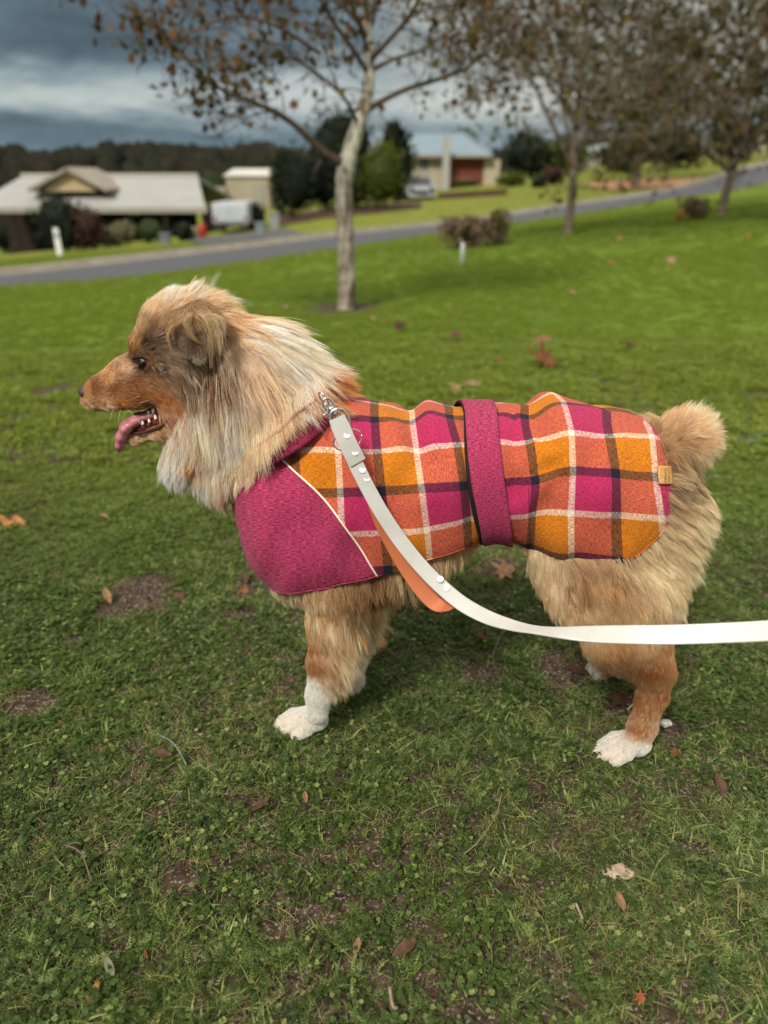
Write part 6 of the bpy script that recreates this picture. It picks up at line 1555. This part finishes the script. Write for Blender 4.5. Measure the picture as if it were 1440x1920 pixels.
def long_leaf(size, seed, wid=.3):
    rr = random.Random(seed); vs, fs = [], []; n_ = 9; c1, c2 = rr.uniform(-.3, .5), rr.uniform(-.2, .2)
    for i in range(n_):
        t = i/(n_-1); w_ = wid*math.sin(math.pi*min(1, t*.96+.03))**.8*(1-.25*t); z = c1*(t-.5)**2-c1*.1; x0 = c2*(t-.5)**2
        for s in (-1, -.5, 0, .5, 1): vs.append(((x0+s*w_*.5)*size, (t-.2)*size, (z+abs(s)*w_*.35+.02*math.sin(t*17+s))*size))
    for i in range(n_-1):
        for k in range(4): a = i*5+k; fs.append((a, a+1, a+6, a+5))
    return vs, fs
GL = 'fallen leaves on the lawn'
LV = [
 (52,984,66,'gold','m',.5,2.6,'golden tan lobed leaf standing curled on the grass at the left edge'),
 (202,978,20,'tan','l',.1,1.2,'tiny tan leaf right of the curled golden lobed leaf'),
 (206,1138,34,'tan','l',.1,.5,'narrow tan leaf across the pale patch of bare earth'),
 (352,1133,34,'brown','m',.1,2.0,'brown leaf at the right rim of the pale bare earth'),
 (464,1104,26,'brown','l',.2,.2,'dull brown leaf under the front of the burgundy chest panel'),
 (468,1122,24,'orange','m',.35,1.0,'small orange brown leaf just below the chest panel'),
 (724,1248,44,'gold','m',.6,.7,'large orange tan leaf standing behind the near front leg'),
 (968,1086,48,'tan','m',.3,1.8,'tan leaf on the dark earth under the belt'),
 (908,1204,26,'red','l',.1,1.5,'little reddish leaf under the belly in bright grass'),
 (1168,1318,52,'dark','m',.35,2.4,'dark red brown leaf just behind the near hind shin'),
 (1095,1273,40,'dark','l',.4,1.1,'dark curled leaf beside the far hind paw'),
 (1268,1433,24,'red','m',.2,.4,'small reddish leaf right of the near hind paw'),
 (1350,1510,46,'brown','l',.5,.1,'dull mauve brown leaf at the right, upright in the clover'),
 (672,1784,32,'tan','l',.5,2.9,'light tan leaf low in the middle of the grass'),
 (772,1806,52,'brown','l',.3,2.2,'long dull brown leaf sunk in grass near the bottom middle'),
 (186,1868,54,'orange','l',.24,3.0,'orange brown strip of leaf near the bottom left'),
 (214,1840,36,'grey','l',.5,.6,'pale grey green withered leaf touching the orange brown strip'),
 (318,1441,38,'brown','l',.4,1.4,'brown leaf below the pale blue twig'),
 (575,1527,22,'tan','l',.4,.2,'tiny tan leaf below the near front paw'),
 (500,1530,34,'brown','l',.35,2.3,'faint brown leaf in grass left of the tiny tan leaf'),
 (1204,1912,32,'orange','m',.5,.9,'bright orange leaf cut by the bottom edge'),
 (1161,1736,36,'tan','l',.25,.1,'thin upright tan leaf below the pale bark chip'),
 (280,1820,16,'red','l',.5,.5,'tiny red brown leaf in grass near the bottom left'),
 (866,735,30,'pink','m',.3,1.9,'pinkish leaf lying flat just behind the coat'),
 (895,729,26,'pink','l',.6,1.6,'pinkish curled leaf touching the flat pinkish one'),
 (1046,693,48,'red','m',.5,1.2,'big rust red lobed leaf on the lawn beyond the back'),
 (1027,643,30,'tan','l',.5,1.6,'tan cupped leaf further up the lawn from the rust red one'),
 (1183,661,20,'dark','m',.3,.3,'small dark red leaf right of the rust red lobed leaf'),
 (943,680,17,'red','m',.3,2.0,'small brown leaf left of the rust red lobed leaf'),
 (757,626,26,'dark','m',.6,.6,'dark brown crumpled leaf right of the tree trunk foot'),
 (778,655,28,'dark','m',.2,2.4,'dark flat leaf below the dark crumpled leaf'),
 (728,608,12,'orange','m',.3,.8,'tiny orange leaf by the dark crumpled leaf'),
 (858,640,26,'brown','m',.2,.2,'faint brown leaf between the dark flat leaf and the tan cupped leaf'),
 (882,533,16,'dark','m',.4,2.2,'small dark leaf on the lawn below the pale stake'),
 (1268,496,24,'pink','m',.4,1.0,'pale leaf on the upper right lawn'),
 (1147,501,14,'orange','m',.4,.5,'orange brown leaf below the thin straight plane tree'),
 (1082,555,18,'pink','m',.1,1.4,'pale leaf lying midway up the lawn'),
 (1164,455,14,'tan','m',.4,.2,'tan leaf right of the thin straight trunk'),
 (1408,447,14,'orange','m',.4,.9,'tan leaf at the right edge of the upper lawn'),
 (702,606,14,'pink','m',.1,.3,'pale leaf just right of the tree trunk foot'),
 (540,583,12,'pink','m',.1,.8,'pale leaf left of the tree trunk foot'),
]
for i, (px, py, sz, mt, ty, curl, rz, lb) in enumerate(LV):
    p = hit(px, py); near_ = p.y < 3.2; dep = (p.y*CP-(p.z-CAMH)*SP); size = sz/FPX*dep*(1.05 if ty == 'm' else 1.1)*(1.12 if p.y > 1.9 else 1.0)*(1.3 if (px, py) in ((52,984), (724,1248), (1046,693), (968,1086)) else 1)
    vs, fs = maple_leaf(size, i+3, curl) if ty == 'm' else long_leaf(size, i+3, .42)
    o = mesh_obj('fallen_leaf', vs, fs, LM[mt], None, smooth=True, label=lb, cat='leaf', group=GL)
    rr = random.Random(i); o.location = (p.x, p.y, p.z+(.012 if p.y < 2.2 else .018)+(.012 if (px, py) in ((52,984), (724,1248), (968,1086)) else 0)); o.rotation_euler = (Matrix.Rotation(.2+rr.uniform(0, .3)+(.25 if curl >= .5 else 0)+(.2 if p.y > 1.9 else 0), 3, 'X') @ Matrix.Rotation(rr.uniform(-.3, .3), 3, 'Y') @ Matrix.Rotation(rz, 3, 'Z')).to_euler()
    sm = o.modifiers.new('s', 'SOLIDIFY'); sm.thickness = .0005
    if ty == 'm': # stalk
        st = MB().tube(catmull([(0, -.02*size, 0), (.04*size, -.25*size, .03*size), (.02*size, -.5*size, .06*size)], 4), .0007*max(1, size/.05), 5).build('stalk', LM['brown'], None, True); st.parent = o
# twigs and stems
def stick(name, pts_, rad, col, label, cat='twig'):
    ps = [hit(x, y)+Vector((0, 0, h)) for x, y, h in pts_]; m_ = simple(name+'_'+str(len(bpy.data.materials)), col, .8, .25, 80)
    tag(MB().tube(catmull(ps, 5), rad, 6).build(name, m_, None, True), label, cat)
stick('twig', [(302,1400,.018),(330,1425,.018),(352,1452,.012)], .0010, (118, 126, 128), 'pale blue grey twig lying left of the near front paw')
stick('straw_stem', [(937,1530,.030),(926,1568,.028),(898,1598,.022),(868,1628,.016)], .0007, (132, 124, 92), 'straight straw coloured stem in the middle of the grass', 'straw')
stick('straw_stem', [(1372,1700,.03),(1374,1758,.018)], .0007, (140, 134, 100), 'pale upright straw stem near the right edge', 'straw')
stick('straw_stem', [(160,1620,.022),(150,1612,.026),(128,1612,.02)], .0007, (112, 104, 82), 'bent straw stem at the lower left', 'straw')
stick('twig', [(128,1614,.022),(160,1636,.028),(176,1672,.018)], .0012, (100, 90, 76), 'grey twig beside the bent straw stem at the lower left')
stick('straw_stem', [(920,1260,.018),(935,1225,.026),(950,1208,.03)], .0006, (130, 126, 106), 'thin pale straw over the bare earth under the belly', 'straw')
stick('twig', [(730,1890,.02),(736,1905,.018),(744,1922,.014)], .002, (140, 124, 104), 'short twig cut by the bottom edge near the middle')
stick('twig', [(1075,1725,.022),(1088,1752,.018)], .0016, (150, 140, 118), 'short pale twig left of the thin upright tan leaf')
# pale bark chip and stone
def chip(px, py, sx_, sy_, sz_, col, label, name, cat, seed):
    p = hit(px, py); k = pxm(p.y, py); r = np.random.default_rng(seed); v = ico_v*(1+r.normal(0, .12, (len(ico_v), 1)))*[sx_*k, sy_*k, sz_*k]+[p.x, p.y, p.z+sz_*k*.6+.004]
    tag(mesh_obj(name, v, ico_f, simple(name+'_surface', col, .9, .35, 90, bump=.6), None, smooth=False), label, cat)
chip(1156, 1666, 28, 16, 6, (170, 150, 128), 'pale weathered bark chip in the lower right grass', 'bark_chip', 'bark', 3)
chip(1246, 1366, 12, 9, 6, (190, 186, 176), 'small whitish stone behind the near hind paw', 'stone', 'stone', 4)

# ================================================================== weeds with long pale leaves
M_weed = mat_leafy('silvery_weed', [(120, 136, 96), (160, 172, 132), (196, 202, 168)], .3, .5)
def weed(px, py, blades, label, seed, wd=.012):
    p = hit(px, py); r_ = empty('weed', tuple(p), label=label, cat='weed'); rr = random.Random(seed)
    for (tx, ty) in blades:
        e = P(tx, ty, p.y-.05); a = Vector(p); m_ = a.lerp(e, .55)+Vector((0, 0, (e-a).length*.16)); c = catmull([a, m_, e], 6); vs, fs = [], []
        for i, q in enumerate(c):
            t = i/(len(c)-1); w_ = wd*math.sin(math.pi*(.12+.86*t))**.7; d = (e-a).normalized(); s_ = d.cross(Vector((0, -1, .4))).normalized(); vs += [q+s_*w_, q+Vector((0, -.004, .002)), q-s_*w_]
        for i in range(len(c)-1): fs += [(i*3, i*3+1, i*3+4, i*3+3), (i*3+1, i*3+2, i*3+5, i*3+4)]
        o = mesh_obj('leaf', vs, fs, M_weed, r_); vcol(o, np.full((len(vs), 3), rr.random()))
weed(385, 590, [(412,512),(428,545),(446,552),(478,572),(458,566)], 'pale long leaved weed on the lawn just beyond the dog head', 2, .016)
weed(1392, 838, [(1394,806),(1440,812),(1425,828),(1372,822),(1404,834)], 'silvery long leaved weed right of the tail', 4, .004)
weed(1320, 905, [(1340,886),(1326,884),(1352,896)], 'small silvery weed right of the rump', 6, .003)
weed(1198, 1345, [(1186,1312),(1176,1330),(1196,1306),(1180,1350)], 'pale leaved weed in front of the near hind shin', 8, .0035)

# ================================================================== grass: instanced tufts
M_grass = None
def mat_grass():
    m, n = material('grass_blades'); f = n.attr('col', 'Fac'); p = n.geo(); rn = n.rnd(); y = n.sep(p)[1]
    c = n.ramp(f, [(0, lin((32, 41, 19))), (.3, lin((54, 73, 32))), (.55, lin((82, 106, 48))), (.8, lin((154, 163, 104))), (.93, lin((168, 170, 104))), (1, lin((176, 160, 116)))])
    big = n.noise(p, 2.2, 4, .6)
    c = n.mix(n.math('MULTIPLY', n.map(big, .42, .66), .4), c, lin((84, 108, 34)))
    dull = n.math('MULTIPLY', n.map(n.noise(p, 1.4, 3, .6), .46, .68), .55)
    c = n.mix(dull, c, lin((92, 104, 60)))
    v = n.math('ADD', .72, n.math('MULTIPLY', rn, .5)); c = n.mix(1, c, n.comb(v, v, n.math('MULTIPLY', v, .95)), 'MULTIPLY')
    far = n.map(y, 1.25, 2.8, 0, .66); c = n.mix(far, c, lin((136, 152, 44)))  # dim foreground and brighter lawn beyond: this light falloff is put into blade colour
    s1 = n.bsdf(c, .5, spec=.35); tr = n.new('ShaderNodeBsdfTranslucent'); n.put(tr.inputs[0], n.mix(1, c, (1.1, 1.15, .6), 'MULTIPLY')); mx = n.new('ShaderNodeMixShader'); mx.inputs[0].default_value = .38
    n.t.links.new(s1, mx.inputs[1]); n.t.links.new(tr.outputs[0], mx.inputs[2]); n.out(mx.outputs[0]); return m
M_grass = mat_grass()
def tuft_mesh(seed, kind, R_=.03):
    rr = random.Random(seed); vs, fs, cs = [], [], []
    def blade(x, y, h, w_, lean, az, c, seg=3, z0=-.004):
        b = len(vs); d = (math.cos(az), math.sin(az)); s_ = (-d[1], d[0])
        for i in range(seg+1):
            t = i/seg; ln_ = lean*t*t*h; z = h*(t-.35*abs(lean)*t*t); ww = w_*(1-t**1.6)
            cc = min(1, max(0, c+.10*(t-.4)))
            if i == seg: vs.append((x+d[0]*ln_, y+d[1]*ln_, z0+z)); cs.append(cc)
            else: vs.extend([(x+d[0]*ln_-s_[0]*ww/2, y+d[1]*ln_-s_[1]*ww/2, z0+z), (x+d[0]*ln_+s_[0]*ww/2, y+d[1]*ln_+s_[1]*ww/2, z0+z)]); cs.extend([cc, cc])
        for i in range(seg-1): fs.append((b+2*i, b+2*i+1, b+2*i+3, b+2*i+2))
        fs.append((b+2*seg-2, b+2*seg-1, b+2*seg))
    def leaflet(x, y, z, r_, az, tilt, c, n_=5):
        b = len(vs); vs.append((x, y, z)); cs.append(c-.06)
        for i in range(n_):
            a = az+(i/(n_-1)-.5)*1.9; q = r_*(1 if 0 < i < n_-1 else .7)*(.86 if i == n_//2 else 1); vs.append((x+math.cos(a)*q, y+math.sin(a)*q, z+tilt*q)); cs.append(c)
        for i in range(n_-1): fs.append((b, b+1+i, b+2+i))
    def fern(x, y, az, L, c):
        d = (math.cos(az), math.sin(az)); s_ = (-d[1], d[0]); n_ = 6
        for i in range(1, n_+1):
            t = i/n_; px_, py_, pz = x+d[0]*L*t, y+d[1]*L*t, .006+L*(.75*t-.55*t*t)
            for sg in (-1, 1):
                q = L*.40*(1-.5*t)*rr.uniform(.6, 1.25); b = len(vs); vs.extend([(px_, py_, pz), (px_+s_[0]*sg*q*.6+d[0]*q*.5, py_+s_[1]*sg*q*.6+d[1]*q*.5, pz+.0015), (px_+s_[0]*sg*q*.5+d[0]*q*.15, py_+s_[1]*sg*q*.5+d[1]*q*.15, pz-.001)]); cs.extend([c, c+.05, c]); fs.append((b, b+1, b+2))
            b = len(vs); vs.extend([(px_-d[0]*L/n_-s_[0]*.0005, py_-d[1]*L/n_-s_[1]*.0005, pz-.001), (px_, py_, pz), (px_-d[0]*L/n_+s_[0]*.0005, py_-d[1]*L/n_+s_[1]*.0005, pz-.001)]); cs.extend([c-.1]*3); fs.append((b, b+1, b+2))
    def pos():
        a = rr.uniform(0, 6.28); q = R_*math.sqrt(rr.random()); return q*math.cos(a), q*math.sin(a)
    def colr(): 
        u = rr.random(); return rr.uniform(.85, 1) if u < .07 else min(.85, max(0, rr.gauss(.38, .17)))
    if kind == 'grass':
        for _ in range(34): x, y = pos(); blade(x, y, rr.uniform(.009, .028), rr.uniform(.0014, .0028), rr.uniform(.1, 1.1), rr.uniform(0, 6.28), colr())
    elif kind == 'broad':
        for _ in range(11): x, y = pos(); blade(x, y, rr.uniform(.016, .032), rr.uniform(.0034, .0060), rr.uniform(.8, 1.7), rr.uniform(0, 6.28), rr.gauss(.6, .14), 4)
        for _ in range(12): x, y = pos(); blade(x, y, rr.uniform(.010, .028), rr.uniform(.0010, .002), rr.uniform(.2, 1.2), rr.uniform(0, 6.28), colr())
    elif kind == 'clover':
        for _ in range(9):
            x, y = pos(); z = rr.uniform(.008, .022); a = rr.uniform(0, 6.28); c = rr.gauss(.42, .14); q = rr.uniform(.0034, .0062)
            for k in range(3): leaflet(x, y, z, q, a+k*2.09, rr.uniform(-.25, .35), c+rr.uniform(-.05, .05))
            blade(x, y, z, .0006, 0, 0, .3, 1)
        for _ in range(9): x, y = pos(); blade(x, y, rr.uniform(.01, .024), rr.uniform(.0014, .0026), rr.uniform(.2, 1.2), rr.uniform(0, 6.28), colr())
    elif kind == 'fern':
        for _ in range(11): x, y = pos(); fern(x*.7, y*.7, rr.uniform(0, 6.28), rr.uniform(.014, .030), rr.gauss(.56, .16))
        for _ in range(7): x, y = pos(); blade(x, y, rr.uniform(.01, .024), rr.uniform(.0014, .0026), rr.uniform(.2, 1.2), rr.uniform(0, 6.28), colr())
    elif kind == 'dry':
        for _ in range(16): x, y = pos(); blade(x, y, rr.uniform(.008, .03), rr.uniform(.0007, .0014), rr.uniform(.8, 2.2), rr.uniform(0, 6.28), rr.uniform(.88, 1), 3, .001)
        for _ in range(6): x, y = pos(); blade(x, y, rr.uniform(.008, .02), .0014, rr.uniform(.2, 1.2), rr.uniform(0, 6.28), colr())
    elif kind == 'turf':   # coarser and wider, for the middle distance
        for _ in range(80): x, y = pos(); blade(x, y, rr.uniform(.020, .048), rr.uniform(.003, .005), rr.uniform(.1, .9), rr.uniform(0, 6.28), min(.8, max(0, rr.gauss(.45, .16))), 2)
    me = bpy.data.meshes.new('tuft_'+kind); me.from_pydata(vs, [], fs); me.materials.append(M_grass)
    a_ = me.attributes.new('col', 'FLOAT_COLOR', 'POINT'); c4 = np.ones((len(vs), 4), np.float32); c4[:, :3] = np.clip(np.array(cs), 0, 1)[:, None]; a_.data.foreach_set('color', c4.ravel()); return me
def tuft_col(name, kinds, R_):
    c = bpy.data.collections.new(name)
    for i, kd_ in enumerate(kinds): o = bpy.data.objects.new('%02d_%s' % (i, name), tuft_mesh(i*7+1, kd_, R_)); c.objects.link(o)
    return c
def scatter(name, pts_, rot, scl, idx_, coll, label):
    """one object of grass: points that carry turned and scaled tufts"""
    me = bpy.data.meshes.new(name); me.from_pydata(pts_.tolist(), [], [])
    for nm, dt, key, val in (('rot', 'FLOAT_VECTOR', 'vector', rot), ('scl', 'FLOAT', 'value', scl), ('idx', 'INT', 'value', idx_)):
        a_ = me.attributes.new(nm, dt, 'POINT'); a_.data.foreach_set(key, np.asarray(val, np.int32 if dt == 'INT' else np.float32).ravel())
    o = bpy.data.objects.new(name, me); COL.objects.link(o); tag(o, label, 'grass', kind='stuff')
    ng = bpy.data.node_groups.new(name, 'GeometryNodeTree'); ng.interface.new_socket('Geometry', in_out='INPUT', socket_type='NodeSocketGeometry'); ng.interface.new_socket('Geometry', in_out='OUTPUT', socket_type='NodeSocketGeometry')
    N_ = ng.nodes; L = ng.links; gi = N_.new('NodeGroupInput'); go = N_.new('NodeGroupOutput'); ip = N_.new('GeometryNodeInstanceOnPoints'); ci = N_.new('GeometryNodeCollectionInfo'); ci.inputs[0].default_value = coll
    ci.inputs['Separate Children'].default_value = True; ci.inputs['Reset Children'].default_value = True; ip.inputs['Pick Instance'].default_value = True
    def at_(nm, dt): q = N_.new('GeometryNodeInputNamedAttribute'); q.data_type = dt; q.inputs[0].default_value = nm; return q.outputs[0]
    L.new(gi.outputs[0], ip.inputs['Points']); L.new(ci.outputs[0], ip.inputs['Instance']); L.new(at_('idx', 'INT'), ip.inputs['Instance Index']); L.new(at_('rot', 'FLOAT_VECTOR'), ip.inputs['Rotation']); L.new(at_('scl', 'FLOAT'), ip.inputs['Scale']); L.new(ip.outputs[0], go.inputs[0])
    md = o.modifiers.new('tufts', 'NODES'); md.node_group = ng; return o
rg = np.random.default_rng(77)
def in_view(X, Y, Z, m=60):
    z = Z-CAMH; dep = Y*CP-z*SP; px = 720+FPX*X/np.maximum(dep, .05); py = 960-FPX*(Y*SP+z*CP)/np.maximum(dep, .05); return (dep > .05) & (px > -m) & (px < 1440+m) & (py > -m) & (py < 1920+m*4)
def layer(name, y0, y1, spacing, kinds, wts, R_, coll, label, smin_, smax_, margin=150):
    n_ = int((y1-y0)*(2*y1*1.15+1.6)/spacing**2)
    Y = rg.uniform(y0, y1, n_); X = rg.uniform(-1, 1, n_)*(y1*1.15+.8); Z = ground_z(X, Y); m = in_view(X, Y, Z, margin)
    X, Y, Z = X[m], Y[m], Z[m]; rd_ = road_d(X, Y); m = (rd_ < -.02) | (rd_ > RW+.6); br = bareness(X, Y); m &= rg.random(len(X)) > br*1.02
    # thin, patchy growth
    nz = noise3(np.stack([X, Y, 0*X], 1), 5.5, 9); m &= rg.random(len(X)) < np.clip(.88+.4*nz, .40, 1)
    X, Y, Z, nz, br = X[m], Y[m], Z[m], nz[m], br[m]
    kn = noise3(np.stack([X, Y, 0*X], 1), 9.0, 12); idx_ = np.zeros(len(X), int); u = rg.random(len(X)); groups = {}
    for i, k in enumerate(kinds): groups.setdefault(k, []).append(i)
    ks = list(groups); base_w = np.array([wts[k] for k in ks]); sh = np.stack([np.exp(1.3*noise3(np.stack([X, Y, 0*X], 1), 4+j, 20+j)) for j in range(len(ks))], 1)*base_w
    if 'dry' in ks: sh[:, ks.index('dry')] *= 1+5*br
    cum = np.cumsum(sh/sh.sum(1, keepdims=True), 1); ch = (u[:, None] > cum).sum(1).clip(0, len(ks)-1)
    for j, k in enumerate(ks): mm = ch == j; idx_[mm] = rg.choice(groups[k], mm.sum())
    scl = rg.uniform(smin_, smax_, len(X))*(1-.35*br)*np.clip(1+.18*nz, .7, 1.3)
    rot = np.stack([rg.normal(0, .12, len(X)), rg.normal(0, .12, len(X)), rg.uniform(0, 6.28, len(X))], 1)
    print(name, len(X)); return scatter(name, np.stack([X, Y, Z], 1), rot, scl, idx_, coll, label)
K1 = ['grass']*4+['broad']*3+['clover']*5+['fern']*4+['dry']*2
c1 = tuft_col('short_tufts', K1, .022); c2 = tuft_col('turf_tufts', ['turf']*5, .05)
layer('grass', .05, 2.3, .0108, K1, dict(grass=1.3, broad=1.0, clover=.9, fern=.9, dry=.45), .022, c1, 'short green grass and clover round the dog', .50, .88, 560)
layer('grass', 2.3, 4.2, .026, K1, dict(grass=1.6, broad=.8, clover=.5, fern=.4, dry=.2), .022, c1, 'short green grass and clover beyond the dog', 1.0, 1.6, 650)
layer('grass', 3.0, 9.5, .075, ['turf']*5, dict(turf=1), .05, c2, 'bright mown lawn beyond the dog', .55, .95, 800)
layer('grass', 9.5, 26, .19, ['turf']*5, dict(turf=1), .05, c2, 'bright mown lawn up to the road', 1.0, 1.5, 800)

# longer grass standing round the paws
_pp = []
for bx, by in [(554,1382), (534,1374), (575,1386), (600,1376), (1154,1430), (1132,1420), (1180,1434), (1205,1424)]:
    c = hit(bx, by+3)
    for q in range(5): _pp.append((c.x+rg.normal(0, .010), c.y-.006+rg.normal(0, .006), 0))
for dx_, sgn_, yy_, cx_ in [(DXF, 1, 2*YM-(YN+.030), P(560,1370,YN+.03).x), (DXH, 1, 2*YM-(YN-.026), P(1160,1415,YN-.026).x)]:
    for q in range(14): _pp.append((cx_+dx_+rg.normal(0, .03), yy_-.035+rg.normal(0, .01), 0))
_pp = np.array(_pp); _pp[:, 2] = ground_z(_pp[:, 0], _pp[:, 1])
scatter('grass', _pp, np.stack([rg.normal(0, .1, len(_pp)), rg.normal(0, .1, len(_pp)), rg.uniform(0, 6.28, len(_pp))], 1), rg.uniform(.8, 1.15, len(_pp)), rg.integers(0, 7, len(_pp)), c1, 'longer grass standing round the paws')
